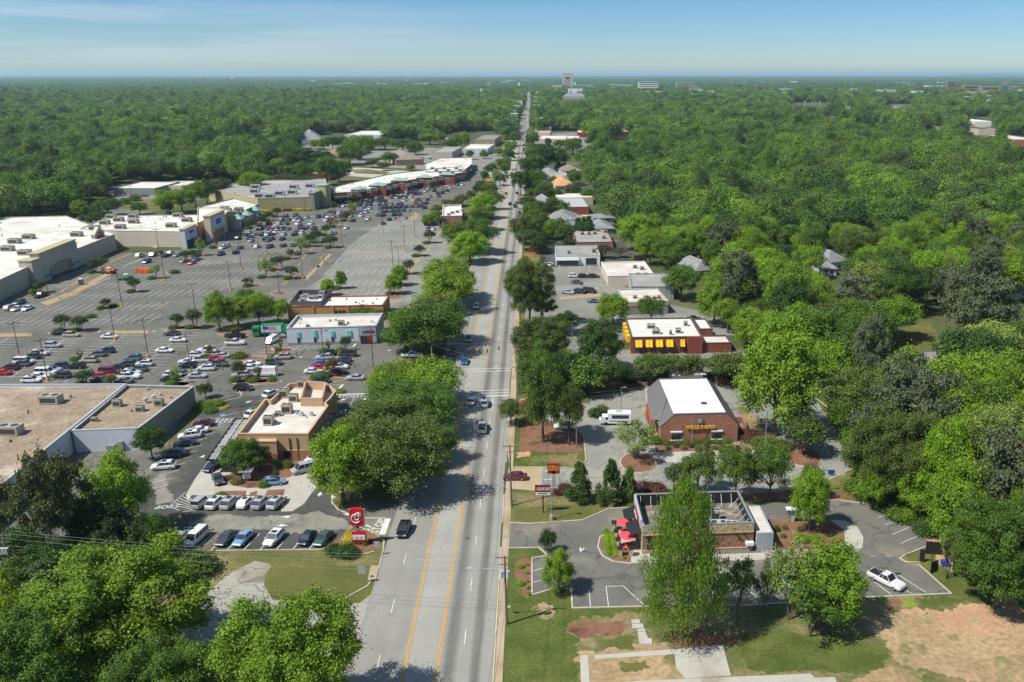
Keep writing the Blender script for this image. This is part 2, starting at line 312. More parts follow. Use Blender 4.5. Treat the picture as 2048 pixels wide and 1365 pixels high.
GR = [
 ('lawn', 'grass', [(700, 1500), (756, 1120), (800, 1010), (830, 860), (880, 640), (940, 480), (975, 400), (1000, 340), (940, 340), (860, 450), (800, 600), (740, 780), (650, 1000), (330, 1040), (150, 1200), (0, 1500)], 1),
 ('lawn', 'grass2', [(1005, 1500), (1014, 1100), (1020, 900), (1036, 640), (1042, 480), (1048, 400), (1100, 400), (1180, 520), (1240, 660), (1320, 760), (1640, 800), (1720, 960), (1900, 1010), (1960, 1130), (2100, 1200), (2200, 1500)], 1),
 ('worn_lawn', 'mixed', [(1140, 1245), (1250, 1222), (1500, 1215), (1740, 1198), (1900, 1192), (2100, 1200), (2300, 1500), (1150, 1500), (1158, 1310), (1135, 1265)], 2),
 ('grass_patch', 'grass2', [(1470, 1275), (1560, 1265), (1700, 1285), (1790, 1300), (1760, 1345), (1600, 1345), (1500, 1340)], 3),
 ('bare_soil', 'dry', [(1160, 1300), (1330, 1285), (1345, 1345), (1350, 1420), (1175, 1420)], 3),
 ('bare_soil', 'dry', [(1790, 1225), (1990, 1215), (2150, 1250), (2250, 1450), (1800, 1330), (1740, 1260)], 3),
 ('clay_bank', 'clay', [(1800, 1222), (1960, 1210), (2010, 1180), (1960, 1150), (1890, 1140), (1850, 1080), (1810, 1010), (1840, 1010), (1900, 1090), (1990, 1150), (2060, 1230), (2030, 1260), (1900, 1240)], 4),
 ('mulch_ground', 'mulch', [(1700, 985), (1780, 975), (1850, 1030), (1850, 1070), (1790, 1008), (1680, 1000), (1500, 1000), (1270, 1012), (1270, 1000), (1480, 985), (1600, 985)], 2),
 ('lawn', 'grass', [(1645, 965), (1700, 945), (1710, 985), (1620, 995), (1600, 990)], 3),
 ('parking_lot', 'lot', [(-500, 1000), (-500, 700), (-60, 612), (100, 566), (225, 508), (373, 500), (440, 470), (500, 445), (560, 420), (636, 424), (690, 402), (860, 366), (935, 338), (968, 338), (958, 380), (925, 410), (860, 545), (818, 620), (808, 690), (800, 735), (765, 752), (748, 765), (745, 800), (560, 800), (380, 800), (330, 900), (200, 1000)], 2),
 ('parking_lot', 'lot2', [(560, 612), (640, 560), (700, 490), (770, 440), (840, 432), (905, 446), (905, 500), (862, 585), (815, 640), (792, 668), (765, 675), (760, 640), (700, 600), (640, 610)], 3),
 ('parking_lot', 'dark', [(436, 800), (480, 792), (520, 792), (560, 800), (600, 800), (670, 790), (746, 789), (745, 830), (700, 900), (655, 985), (668, 1012), (705, 1030), (800, 1020), (788, 1050), (768, 1076), (740, 1070), (716, 1055), (690, 1063), (668, 1090), (640, 1099), (348, 1103), (300, 1130), (200, 1150), (90, 1150), (160, 1040), (250, 1000), (320, 930), (390, 840)], 4),
 ('soil_patch', 'worn', [(375, 1048), (430, 1030), (560, 1032), (640, 1022), (690, 1040), (700, 1060), (640, 1066), (520, 1060), (400, 1068)], 5), ('soil_patch', 'worn', [(300, 960), (330, 950), (350, 1000), (310, 1010)], 5),
 ('service_yard', 'mid', [(20, 1040), (160, 930), (250, 915), (330, 905), (300, 960), (200, 1100), (60, 1180), (-60, 1150)], 3),
 ('drive_apron', 'conc', [(375, 1003), (372, 990), (390, 958), (430, 905), (620, 870), (668, 862), (655, 930), (632, 975), (608, 1008), (585, 1023), (562, 1024), (566, 991), (383, 991)], 5),
 ('mulch_bed', 'mulch', [(433, 999), (440, 983), (493, 982), (490, 998)], 7), ('mulch_bed', 'mulch', [(500, 986), (515, 982), (512, 999), (498, 999)], 7), ('mulch_bed', 'mulch', [(527, 997), (535, 981), (570, 979), (566, 994)], 7),
 ('mulch_bed', 'mulch', [(453, 962), (470, 935), (545, 930), (550, 958), (530, 975), (495, 977), (465, 972)], 7), ('mulch_bed', 'mulch', [(543, 955), (556, 925), (596, 922), (610, 935), (585, 952), (562, 962)], 7),
 ('side_street', 'warm', [(330, 1298), (470, 1302), (600, 1420), (690, 1500), (735, 1400), (752, 1240), (757, 1178), (720, 1206), (672, 1212), (545, 1200), (528, 1172), (530, 1150), (545, 1130), (510, 1122), (455, 1150), (400, 1200)], 2),
 ('lawn', 'grass', [(348, 1104), (640, 1100), (668, 1092), (690, 1108), (735, 1100), (766, 1092), (762, 1140), (740, 1172), (672, 1207), (548, 1192), (532, 1165), (545, 1122), (452, 1120), (400, 1165), (300, 1165)], 3),
 ('mulch_bed', 'mulch', [(655, 1098), (660, 1108), (700, 1112), (745, 1102), (768, 1080), (740, 1062), (718, 1056), (690, 1066)], 5),
 ('lot_entrance', 'mid', [(680, 1012), (720, 1005), (835, 1005), (800, 1062), (778, 1078), (735, 1062), (718, 1050)], 5),
 ('back_lot', 'lot', [(15, 466), (60, 452), (160, 424), (240, 394), (210, 382), (230, 377), (270, 382), (330, 397), (350, 402), (290, 430), (225, 455), (120, 474), (15, 478)], 2),
 ('lawn', 'grass', [(238, 418), (260, 404), (345, 398), (370, 402), (370, 412), (300, 424)], 3),
 ('back_road', 'lot2', [(195, 378), (240, 400), (345, 396), (395, 388), (380, 378), (260, 384)], 2),
 ('side_lot', 'lot', [(215, 382), (340, 376), (420, 372), (520, 372), (500, 390), (380, 402), (250, 390)], 1),
 ('entrance_road', 'conc', [(690, 352), (700, 335), (740, 337), (850, 345), (860, 352), (780, 358)], 3),
 ('lawn', 'grass', [(702, 340), (735, 339), (780, 345), (770, 350), (710, 347)], 4),
 ('far_lots', 'lot2', [(610, 282), (760, 296), (850, 296), (1000, 300), (1012, 290), (1000, 330), (960, 340), (850, 340), (700, 330), (640, 318), (600, 300)], 2),
 ('bank_lot', 'bank', [(1028, 936), (1160, 937), (1174, 922), (1168, 868), (1150, 858), (1080, 835), (1040, 815), (1038, 797), (1100, 798), (1180, 808), (1180, 792), (1260, 782), (1340, 772), (1470, 770), (1560, 775), (1628, 795), (1655, 835), (1685, 885), (1702, 930), (1690, 950), (1640, 962), (1560, 985), (1450, 988), (1330, 978), (1290, 974), (1110, 982), (1080, 976), (1022, 976)], 3),
 ('bank_entrance', 'walk', [(1010, 976), (1018, 936), (1086, 936), (1082, 982)], 4),
 ('bank_walk', 'conc', [(1290, 772), (1310, 772), (1322, 905), (1610, 893), (1620, 905), (1480, 925), (1330, 925), (1300, 900)], 4),
 ('mulch_bed', 'mulch', [(1310, 893), (1490, 890), (1498, 900), (1312, 905)], 5),
 ('mulch_bed', 'mulch', [(1038, 905), (1040, 868), (1045, 825), (1080, 835), (1130, 855), (1160, 868), (1166, 905), (1162, 905)], 4),
 ('worn_lawn', 'mixed', [(1058, 930), (1060, 912), (1160, 906), (1163, 925), (1158, 931)], 5),
 ('mulch_bed', 'mulch', [(1080, 792), (1180, 785), (1260, 778), (1470, 764), (1560, 770), (1560, 752), (1240, 752), (1060, 760)], 4),
 ('worn_lawn', 'mixed', [(1476, 800), (1520, 840), (1560, 870), (1540, 895), (1480, 890)], 4),
 ('lawn', 'grass2', [(1025, 1045), (1022, 992), (1085, 982), (1090, 1046)], 3),
 ('worn_lawn', 'mixed', [(1024, 1020), (1025, 985), (1100, 984), (1270, 980), (1270, 1010), (1150, 1012)], 4),
 ('lawn', 'grass', [(1022, 1045), (1023, 1020), (1100, 1010), (1270, 1012), (1268, 1018), (1215, 1018), (1190, 1030), (1160, 1042), (1060, 1048)], 5),
 ('drive_in_lot', 'mid', [(1010, 1046), (1060, 1048), (1165, 1041), (1195, 1028), (1218, 1019), (1280, 1017), (1400, 1010), (1560, 1006), (1640, 1003), (1680, 1002), (1740, 1010), (1780, 1010), (1800, 1020), (1850, 1078), (1855, 1090), (1812, 1110), (1800, 1118), (1812, 1125), (1835, 1128), (1850, 1140), (1905, 1187), (1740, 1194), (1500, 1210), (1280, 1213), (1144, 1216), (1142, 1168), (1120, 1175), (1066, 1190), (1064, 1117), (1095, 1112), (1078, 1094), (1008, 1095)], 6),
 ('mulch_bed', 'mulch', [(1030, 1150), (1032, 1125), (1045, 1116), (1062, 1117), (1064, 1190), (1055, 1198), (1045, 1190)], 5),
 ('patio', 'conc', [(1228, 1062), (1300, 1050), (1300, 1115), (1530, 1106), (1532, 1118), (1262, 1127), (1262, 1098), (1240, 1098)], 8),
 ('mulch_bed', 'mulch', [(1229, 1062), (1206, 1076), (1202, 1095), (1210, 1110), (1230, 1120), (1260, 1124), (1258, 1100), (1240, 1098), (1238, 1075)], 9),
 ('mulch_bed', 'mulch', [(1525, 1100), (1540, 1042), (1590, 1038), (1660, 1042), (1688, 1060), (1690, 1085), (1660, 1092), (1580, 1100)], 8),
 ('turning_apron', 'conc', [(1660, 1040), (1690, 1042), (1715, 1055), (1727, 1075), (1725, 1095), (1705, 1112), (1685, 1100), (1690, 1075)], 7),
 ('lawn', 'grass', [(1812, 1112), (1860, 1092), (1875, 1100), (1870, 1120), (1840, 1124), (1815, 1122)], 8),
 ('parking_lot', 'lot2', [(1052, 745), (1085, 742), (1150, 700), (1250, 700), (1490, 700), (1505, 748), (1330, 752), (1180, 764), (1100, 770), (1048, 768)], 3),
 ('parking_lot', 'lot2', [(1048, 650), (1052, 618), (1078, 600), (1085, 532), (1215, 532), (1215, 560), (1340, 610), (1430, 628), (1500, 655), (1490, 670), (1240, 680), (1150, 700), (1090, 690), (1060, 660)], 3),
 ('clay_strip', 'clay', [(1120, 595), (1205, 587), (1207, 592), (1120, 600)], 5),
 ('parking_lot', 'dark', [(1082, 525), (1080, 500), (1110, 470), (1150, 476), (1240, 476), (1268, 515), (1258, 520), (1200, 520), (1110, 535)], 4),
 ('parking_lot', 'dark', [(1080, 385), (1090, 372), (1180, 370), (1190, 398), (1100, 400)], 4),
 ('driveway', 'conc', [(1045, 438), (1060, 436), (1150, 425), (1180, 425), (1180, 432), (1060, 446)], 4),
 ('driveway', 'conc', [(1046, 408), (1062, 407), (1170, 402), (1170, 406), (1060, 413)], 4),
 ('parking_lot', 'lot2', [(1060, 345), (1110, 340), (1150, 345), (1150, 360), (1060, 366)], 4),
 ('parking_lot', 'lot2', [(1062, 300), (1062, 270), (1200, 262), (1200, 285), (1160, 300)], 3),
 ('house_lawn', 'grass', [(1770, 668), (1860, 640), (1890, 700), (1880, 712), (1780, 702)], 1),
 ('residential_street', 'lot2', [(1780, 712), (1880, 702), (1900, 722), (1860, 726)], 1),
 ('house_lawn', 'grass', [(1580, 555), (1640, 548), (1640, 580), (1585, 590)], 1),
 ('soil_patch', 'dry', [(1062, 1215), (1085, 1205), (1110, 1225), (1090, 1240)], 3), ('soil_patch', 'mulch', [(1138, 1250), (1160, 1243), (1230, 1243), (1260, 1252), (1240, 1270), (1180, 1275), (1150, 1268)], 4), ('grass_patch', 'grass', [(1190, 1280), (1260, 1272), (1270, 1300), (1210, 1300)], 5), ('soil_patch', 'clay', [(1032, 905), (1055, 903), (1058, 915), (1034, 917)], 5),
 ('grass_patch', 'grass', [(1240, 1325), (1290, 1318), (1300, 1335), (1250, 1345)], 6), ('soil_patch', 'dry', [(1700, 1360), (1780, 1335), (1850, 1345), (1830, 1400), (1720, 1400)], 5), ('soil_patch', 'mulch', [(1330, 1270), (1420, 1262), (1480, 1275), (1460, 1292), (1350, 1296)], 4), ('grass_patch', 'lime', [(1800, 1200), (1826, 1196), (1830, 1212), (1802, 1214)], 4), ('soil_patch', 'mulch', [(1776, 1200), (1798, 1198), (1800, 1215), (1780, 1216)], 4), ('grass_patch', 'grass2', [(1830, 1197), (1960, 1192), (1975, 1205), (1840, 1216)], 4),
 ('soil_patch', 'clay', [(1860, 1230), (1930, 1222), (1990, 1240), (2010, 1280), (1900, 1270)], 5), ('soil_patch', 'clay', [(2000, 1190), (2060, 1240), (2040, 1262), (1985, 1230)], 5),
 ('concrete_pad', 'conc', [(1348, 1300), (1445, 1290), (1462, 1352), (1370, 1358), (1352, 1335)], 5),
 ('concrete_footing', 'conc', [(1160, 1312), (1176, 1310), (1182, 1420), (1164, 1420)], 5),
 ('concrete_footing', 'conc', [(1188, 1311), (1350, 1299), (1352, 1309), (1190, 1319)], 5),
 ('concrete_footing', 'conc', [(1170, 1368), (1380, 1358), (1620, 1348), (1630, 1356), (1400, 1370), (1180, 1380)], 6),
 ('concrete_pad', 'conc', [(1460, 1362), (1670, 1355), (1690, 1420), (1470, 1420)], 7),
]
for n_, m_, p_, l_ in GR: sheet(n_, M[m_], p_, l_)
# broken concrete steps leading down the slope
for a in ([(1262, 1241), (1278, 1240), (1281, 1248), (1264, 1249)], [(1264, 1250), (1286, 1249), (1288, 1258), (1265, 1259)], [(1274, 1260), (1290, 1259), (1292, 1264), (1275, 1265)], [(1275, 1266), (1291, 1265), (1296, 1278), (1304, 1279), (1304, 1290), (1279, 1289)]):
    tag(MB().prism(px(*a), 0, .15).build('garden_step', M['conc']), 'old concrete slab step in the stepped path through the worn lawn', 'step', 'old concrete steps in the worn lawn')
# ------------------------------------------------------------------ the road
m, nt, b = newmat('aged_road_surface')
A0, A1 = Vector(G(*rk(.0626, 1365))), Vector(G(*rk(.0626, 400))); u = (A1-A0).normalized(); nl = Vector((-u.y, u.x))   # nl points left
WID = (Vector(G(*rk(.305, 900)))-Vector(G(*rk(.0626, 900)))).dot(nl)
sub = N(nt, 'ShaderNodeVectorMath', operation='SUBTRACT'); nt.links.new(wpos(nt), sub.inputs[0]); sub.inputs[1].default_value = (A0.x, A0.y, 0)
def dotn(v):
    d = N(nt, 'ShaderNodeVectorMath', operation='DOT_PRODUCT'); nt.links.new(sub.outputs[0], d.inputs[0]); d.inputs[1].default_value = v; return d.outputs['Value']
tac = dotn((nl.x/WID, nl.y/WID, 0)); sal = dotn((u.x, u.y, 0))
cmb = nt.nodes.new('ShaderNodeCombineXYZ'); nt.links.new(tac, cmb.inputs[0]); nt.links.new(sal, cmb.inputs[1])
wob = noise(nt, 1., 3, cmb.outputs[0], sx=(1, .02, 1)); ad = N(nt, 'ShaderNodeMath', operation='MULTIPLY_ADD'); nt.links.new(wob, ad.inputs[0]); ad.inputs[1].default_value = .03; nt.links.new(tac, ad.inputs[2])
streak = ramp(nt, ad.outputs[0], [(0, .9), (.03, .98), (.085, .96), (.115, .4), (.15, .48), (.18, .95), (.25, .98), (.295, .55), (.335, .42), (.37, .93), (.41, 1.), (.425, 1.12), (.6, 1.14), (.61, .95), (.68, .84), (.76, .9), (.83, .85), (.88, .9), (.96, .93), (1, .88)])
mod = ramp(nt, noise(nt, 1., 4, cmb.outputs[0], sx=(6, .035, 1)), [(.25, .55), (.6, 1.)])
base = mixc(nt, ramp(nt, noise(nt, .12, 5), [(.35, 0.), (.65, 1.)]), (.255, .25, .222), (.3, .29, .258))
c = mixc(nt, mod, base, mixc(nt, 1., base, streak, 'MULTIPLY'))
vo = N(nt, 'ShaderNodeTexVoronoi', feature='DISTANCE_TO_EDGE', Scale=.28); dis = N(nt, 'ShaderNodeTexNoise', Scale=.5, Detail=5)
nt.links.new(wpos(nt), dis.inputs['Vector']); va = N(nt, 'ShaderNodeVectorMath', operation='MULTIPLY_ADD'); nt.links.new(dis.outputs['Color'], va.inputs[0]); va.inputs[1].default_value = (3.5, 3.5, 0); nt.links.new(wpos(nt), va.inputs[2])
nt.links.new(va.outputs[0], vo.inputs['Vector'])
cr = ramp(nt, vo.outputs['Distance'], [(0, .9), (.008, .6), (.014, 0.)]); cm = ramp(nt, noise(nt, .06, 3), [(.46, 0.), (.6, .5)])
c = mixc(nt, mixc(nt, 1., cr, cm, 'MULTIPLY'), c, (.05, .05, .048))
g = ramp(nt, noise(nt, 5, 3), [(.25, .9), (.75, 1.1)]); c = mixc(nt, 1., c, g, 'MULTIPLY')
nt.links.new(c, b.inputs['Base Color']); b.inputs['Roughness'].default_value = .9; M['road'] = m
sheet('main_road', M['road'], [rk(.0626, 1800), rk(.0626, 262), (1058, 255), (1059, 240), (1059, 225), (1063, 200), (1062, 181), (1053, 181), (1051, 200), (1046, 225), (1041, 240), (1035, 255), rk(.305, 270), rk(.305, 1800)], 6)
sheet('crossing_road', M['lot2'], [(740, 790), (745, 762), (910, 738), (905, 800), (860, 830)], 5)
sheet('pavement', M['walk'], [rk(.0585, 1800), rk(.0585, 995), (1012, 978), (1020, 935), rk(.06, 900), rk(.06, 790), rk(.06, 300), rk(.042, 300), rk(.042, 790), rk(.042, 900), (1026, 935), (1024, 978), rk(.044, 1100), rk(.045, 1800)], 7)
def kerb(pts, w=.22, h=.13, world=False, closed=False, mat_='kerb', name='kerb', mb=None):
    p = pts if world else px(*pts); own = mb is None; mb = mb or MB()
    if closed: p = p+[p[0]]
    for i in range(len(p)-1): mb.bar(p[i], p[i+1], w, 0, h+.0007*(i % 3), ext=w*.6)
    if own: return tag(mb.build(name, M[mat_]), kind='structure')
KB = MB()
for p_ in ([rk(.0605, y) for y in (1800, 1400, 1200, 1096)], [rk(.0605, y) for y in (1046, 1010, 990)], [rk(.0605, y) for y in (925, 870, 796)], [rk(.0605, y) for y in (736, 660, 600, 500, 450, 413)], [rk(.0605, y) for y in (400, 360, 300)],
  [(1064, 1190), (1064, 1117), (1095, 1112)], [(1017, 1097), (1078, 1096), (1095, 1112)], [(1064, 1191), (1122, 1174), (1141, 1168)], [(1143, 1168), (1145, 1217), (1280, 1214), (1500, 1211), (1740, 1195), (1902, 1188), (1850, 1141), (1836, 1129)],
  [(1020, 1046), (1060, 1048), (1165, 1041), (1195, 1028), (1218, 1018), (1270, 1016)], [(1640, 1002), (1680, 1001), (1742, 1010), (1780, 1009), (1800, 1019), (1852, 1080)], [(1812, 1110), (1800, 1118), (1812, 1125), (1840, 1125)], [(1812, 1110), (1862, 1090)],
  [(1228, 1061), (1200, 1075), (1196, 1095), (1204, 1112), (1226, 1124), (1262, 1128)], [(1525, 1104), (1580, 1103), (1700, 1097)], [(1525, 1102), (1548, 1112), (1530, 1120), (1300, 1127)], [(1030, 935), (1160, 936), (1172, 921), (1167, 870), (1150, 858)],
  [(1022, 978), (1110, 984), (1290, 976)], [(1655, 962), (1705, 938)], [(1625, 792), (1690, 842)], [(1100, 792), (1180, 787), (1260, 779), (1340, 769)], [(1470, 766), (1560, 770)],
  [(348, 1103), (640, 1100), (668, 1092)], [(655, 1098), (660, 1112), (700, 1116), (748, 1104)], [(716, 1055), (745, 1064), (768, 1082), (767, 1100), (757, 1140), (735, 1173), (672, 1208)], [(668, 1012), (664, 1004), (668, 992), (690, 980)], [(700, 1030), (676, 1020), (664, 1006)],
  [rk(.3055, y) for y in (1003, 950, 880, 830)], [rk(.3055, y) for y in (700, 650, 560, 480, 420, 300)], [(745, 800), (700, 880), (680, 905)], [(440, 805), (480, 796), (484, 790), (476, 780)], [(905, 452), (885, 500), (862, 548)]):
    q_ = px(*p_)
    for i in range(len(q_)-1): KB.bar(q_[i], q_[i+1], .24, 0, .13+.0007*(i % 3), ext=.12)
tag(KB.build('kerb', M['kerb']), kind='structure')
# ------------------------------------------------------------------ painted markings
MK = {'mark': MB(), 'ymark': MB(), 'bmark': MB(), 'tanmark': MB()}
ZM = .066
def stripe(a, b_, w=.14, mk='mark', world=False):
    A, B = (a, b_) if world else (G(*a), G(*b_)); dx, dy = B[0]-A[0], B[1]-A[1]; L = math.hypot(dx, dy); nx, ny = -dy/L*w/2, dx/L*w/2
    MK[mk].face([(A[0]-nx, A[1]-ny, ZM), (B[0]-nx, B[1]-ny, ZM), (B[0]+nx, B[1]+ny, ZM), (A[0]+nx, A[1]+ny, ZM)])
def pline(pts, w=.12, mk='mark', off=0.):
    p = px(*pts)
    for i in range(len(p)-1):
        a, b_ = p[i], p[i+1]; d = Vector((b_[0]-a[0], b_[1]-a[1])).normalized(); n = Vector((-d.y, d.x))*off
        stripe((a[0]+n.x, a[1]+n.y), (b_[0]+n.x+d.x*.05, b_[1]+n.y+d.y*.05), w, mk, True)
def patch(pts, mk='mark'):
    p = px(*pts); p = p if area(p) > 0 else p[::-1]; MK[mk].face([(x, y, ZM) for x, y in p])
def sdist(k, y): q = Vector(G(*rk(k, y)))-A0; return q.dot(u)
def kpt(k, s):              # point on lane line k at distance s along the road
    k0 = Vector(G(*rk(k, 900))); s0 = (k0-A0).dot(u); q = k0+u*(s-s0); return (q.x, q.y)
CYC = 13.15
s0 = sdist(.1143, 1000.7)
for i in range(-4, 75):
    s = s0+i*CYC
    if sdist(.1143, 790) < s < sdist(.1143, 735): continue
    stripe(kpt(.1143, s-CYC*.26), kpt(.1143, s), .13, 'mark', True)
s0 = sdist(.257, 1030)
for i in range(-3, 75):
    s = s0+i*CYC
    if sdist(.257, 800) < s < sdist(.257, 728): continue
    stripe(kpt(.257, s-CYC*.26), kpt(.257, s), .13, 'mark', True)
for k_ in (.211,):
    for ya, yb in ((1800, 800), (728, 270)):
        pline([rk(k_, ya), rk(k_, yb)], .13, 'ymark', .14); pline([rk(k_, ya), rk(k_, yb)], .13, 'ymark', -.14)
YR = [rk(.155, 1800), rk(.156, 1100), (929.5, 975), (933, 945), (932, 925), (925, 903), (918, 885), (917, 868), (921, 841), (931, 793)]
pline(YR, .13, 'ymark', .14); pline(YR, .13, 'ymark', -.14)
YR = [rk(.154, 728), rk(.154, 455), (1014, 440), (1012, 428), rk(.165, 400)]
pline(YR, .13, 'ymark', .14); pline(YR, .13, 'ymark', -.14)
pline([rk(.165, 396), rk(.165, 270)], .3, 'ymark')
pline([(959, 793), (954, 824)], .13); pline([(988, 793), (984, 822)], .13)
for i in range(2): pline([(951-3.5*i, 848+22*i), (949-3.5*i, 862+22*i)], .13)
pline([(905, 784), (1019, 780.5)], .3); pline([(921, 789), (1019, 786)], .3); pline([(932, 793.5), (1019, 792)], .6)
pline([(890, 741), (1023, 737)], .3); pline([(895, 745.5), (1023, 742)], .3); pline([(886, 733), (934, 732)], .5)
# stall lines
AZ = math.radians(-1.5); DY = Vector((math.sin(AZ), math.cos(AZ))); DX = Vector((math.cos(AZ), -math.sin(AZ)))
def inpoly(x, y, poly):
    c_ = False; n = len(poly)
    for i in range(n):
        (x1, y1), (x2, y2) = poly[i], poly[i-1]
        if (y1 > y) != (y2 > y) and x < (x2-x1)*(y-y1)/(y2-y1)+x1: c_ = not c_
    return c_
def row(a, b_, depth_=5.4, pitch=2.75, w=.15, mid=True, sides=(1, -1), skip=()):
    A, B = Vector(G(*a)), Vector(G(*b_)); d = (B-A); L = d.length; d.normalize(); n = DY if abs(d.dot(DY)) < .5 else DX
    if mid: stripe(tuple(A), tuple(B), w, 'mark', True)
    for i in range(int(L/pitch)+1):
        q = A+d*(i*pitch)
        if any(s0_ <= i <= s1_ for s0_, s1_ in skip): continue
        for s in sides: stripe(tuple(q+n*.06*s), tuple(q+n*depth_*s), w, 'mark', True)
for a_ in (((-30, 646), (320, 637)), ((50, 621), (340, 611)), ((100, 594), (440, 584)), ((190, 571), (480, 561)), ((270, 551), (560, 540)), ((395, 527), (585, 519)), ((420, 508), (600, 500)),
  ((430, 491), (640, 484)), ((490, 472), (660, 467)), ((640, 571), (760, 566)), ((650, 548), (790, 541)), ((650, 522), (830, 513)), ((690, 494), (850, 487)), ((700, 460), (800, 456)),
  ((470, 456), (690, 450)), ((560, 436), (700, 431)), ((655, 428), (820, 421)), ((665, 410), (850, 403)), ((690, 393), (900, 386)), ((760, 376), (920, 370))): row(*a_)
row((590, 598), (640, 597), sides=(1,), mid=False); row((690, 588), (775, 585), sides=(1, -1), mid=False)
for a_ in (((22, 674), (-60, 724)), ((140, 671), (20, 757)), ((257, 667), (84, 766)), ((370, 667), (246, 762)), ((452, 691), (365, 765)), ((566, 700), (505, 762)), ((683, 703), (640, 760))): row(*a_, depth_=5.3)
row((862, 588), (905, 470), depth_=5., sides=(-1,), mid=False, pitch=2.9)
# stalls by the restaurant with the pylon sign
DYs = DY; DY = Vector((math.sin(math.radians(8)), math.cos(math.radians(8))))
row((356, 1102), (640, 1099.5), depth_=5.4, mid=False, sides=(1,), pitch=2.72); row((388, 1022), (575, 1018), depth_=5., mid=False, sides=(1,), pitch=2.72)
DY = DYs
for (x_, y_) in ((475, 826), (460, 838), (445, 853), (430, 866), (414, 877), (404, 890), (394, 902), (382, 914), (371, 927), (359, 941), (347, 956), (336, 970)): stripe((x_-43, y_+11), (x_, y_), .13)
pline([(338, 1014), (372, 985)], .12); pline([(338, 1014), (365, 1024), (390, 1022)], .12)
for i in range(6): pline([(342+i*6, 1010-i*4), (385, 1020-i*3.5)], .12)
for i in range(7): pline([(430+i*9, 845), (438+i*9, 839)], .3)
pline([(424, 846), (500, 845)], .12); pline([(430, 838), (510, 838)], .12)
pline([(700, 1037), (770, 1037)], .25); pline([(776, 1038), (764, 1070)], 1.1)
pline([(672, 790), (748, 788)], .6); pline([(712, 790), (700, 812)], .12); pline([(650, 823), (730, 820)], .12); pline([(650, 829), (726, 826)], .12)
for i in range(9): pline([(652+i*9, 829), (656+i*9, 822)], .35)
pline([(672, 785), (686, 770)], .6); pline([(656, 771), (686, 770)], .12)
def arrow(a, b_, w=.16, head=1.5):
    A, B = Vector(G(*a)), Vector(G(*b_)); d = (B-A).normalized(); n = Vector((-d.y, d.x)); Cc = B-d*head
    stripe(tuple(A), tuple(Cc), w*1.3, 'mark', True); MK['mark'].face([(*(Cc-n*.5), ZM), (*B, ZM), (*(Cc+n*.5), ZM)][::1])
for a_ in (((582, 1034), (561, 1035)), ((553, 1052), (577, 1052)), ((708, 1030), (685, 1029)), ((638, 994), (642, 984)), ((368, 1056), (394, 1056)), ((404, 915), (410, 910)), ((492, 806), (505, 802)), ((1163, 1100), (1160, 1106)), ((693, 797), (680, 803)), ((722, 797), (735, 801)), ((668, 998), (664, 990))): arrow(*a_)
for a_ in ((56, 671), (97, 668), (196, 665), (215, 666), (306, 664), (329, 662), (600, 716), (776, 702), (796, 702), (1090, 560)): arrow(a_, (a_[0]+7, a_[1]-2), head=1.2)
def ptext(txt, c, right, up, size, sx=1.):
    A = Vector((*G(*c), ZM)); r_ = Vector((*G(*right), ZM))-A; u_ = Vector((*G(*up), ZM))-A; u_ = u_-r_*(u_.dot(r_)/r_.dot(r_))
    vs, fs = text_mb(txt, size, 0.0, .02, sx); r_.normalize(); u_.normalize()
    MK['mark'].idx([A+r_*v[0]+u_*v[1] for v in vs], fs)
ptext('STOP', (757, 1053), (761, 1046), (750, 1052), 1.9, 1.1)
ptext('STOP', (694, 794), (700, 794), (695, 790), 2.2, .8); ptext('STOP', (729, 793.5), (735, 793.5), (730, 789), 2.2, .8)
ptext('STOP', (335, 1014), (328, 1014.5), (334, 1020), 1.8, 1.)
patch([(728, 1050), (738, 1052), (744, 1056), (741, 1062), (738, 1055), (730, 1053)]); arrow((741, 1056), (737, 1064), head=.9)
for a_ in (((430, 851), (444, 848)), ((440, 832), (450, 830)), ((1272, 930), (1295, 927)), ((128, 764), (136, 763)), ((118, 598), (124, 597))): pline([a_[0], a_[1]], 1.1, 'bmark')
# painted islands in buff with yellow edges
for a_ in ([(-30, 668), (60, 667), (66, 670), (60, 674), (-30, 676)], [(222, 663), (293, 661), (299, 664), (294, 668), (235, 669)], [(608, 557), (636, 530), (640, 533), (614, 561)], [(632, 535), (658, 508), (664, 510), (640, 536)], [(300, 494), (330, 478), (340, 480), (312, 497)], [(815, 545), (835, 515), (840, 517), (821, 548)], [(818, 440), (828, 426), (838, 428), (832, 441)], [(80, 606), (140, 585), (215, 545), (225, 548), (150, 590), (95, 612)]):
    patch(a_, 'tanmark')
for a_ in (((90, 666), (116, 665)), ((208, 662.5), (236, 662)), ((320, 659), (345, 658)), ((413, 655), (422, 649)), ((123, 582), (138, 575)), ((566, 570), (575, 563)), ((586, 548), (594, 543)), ((595, 532), (603, 525)), ((603, 520), (612, 510)), ((618, 503), (628, 495)), ((640, 518), (650, 508)), ((856, 502), (861, 492)), ((836, 525), (841, 517)), ((811, 554), (815, 547)), ((870, 478), (885, 458)), ((50, 602), (54, 598)), ((64, 596), (70, 592)), ((75, 590), (80, 586))): pline(list(a_), .35, 'ymark')
for i in range(14): pline([(200+i*4.4, 536-i*1.9), (205+i*4.4, 530-i*1.9)], .2, 'ymark')
for i in range(9): pline([(140+i*4, 574-i*2.), (146+i*4, 568-i*2.)], .2, 'ymark')
for (x_, y_) in ((92, 598), (248, 534), (186, 571)):
    for i in range(9): pline([(x_+i*3.6, y_-i*1.5), (x_+5+i*3.6, y_-3-i*1.5)], .5, 'mark')
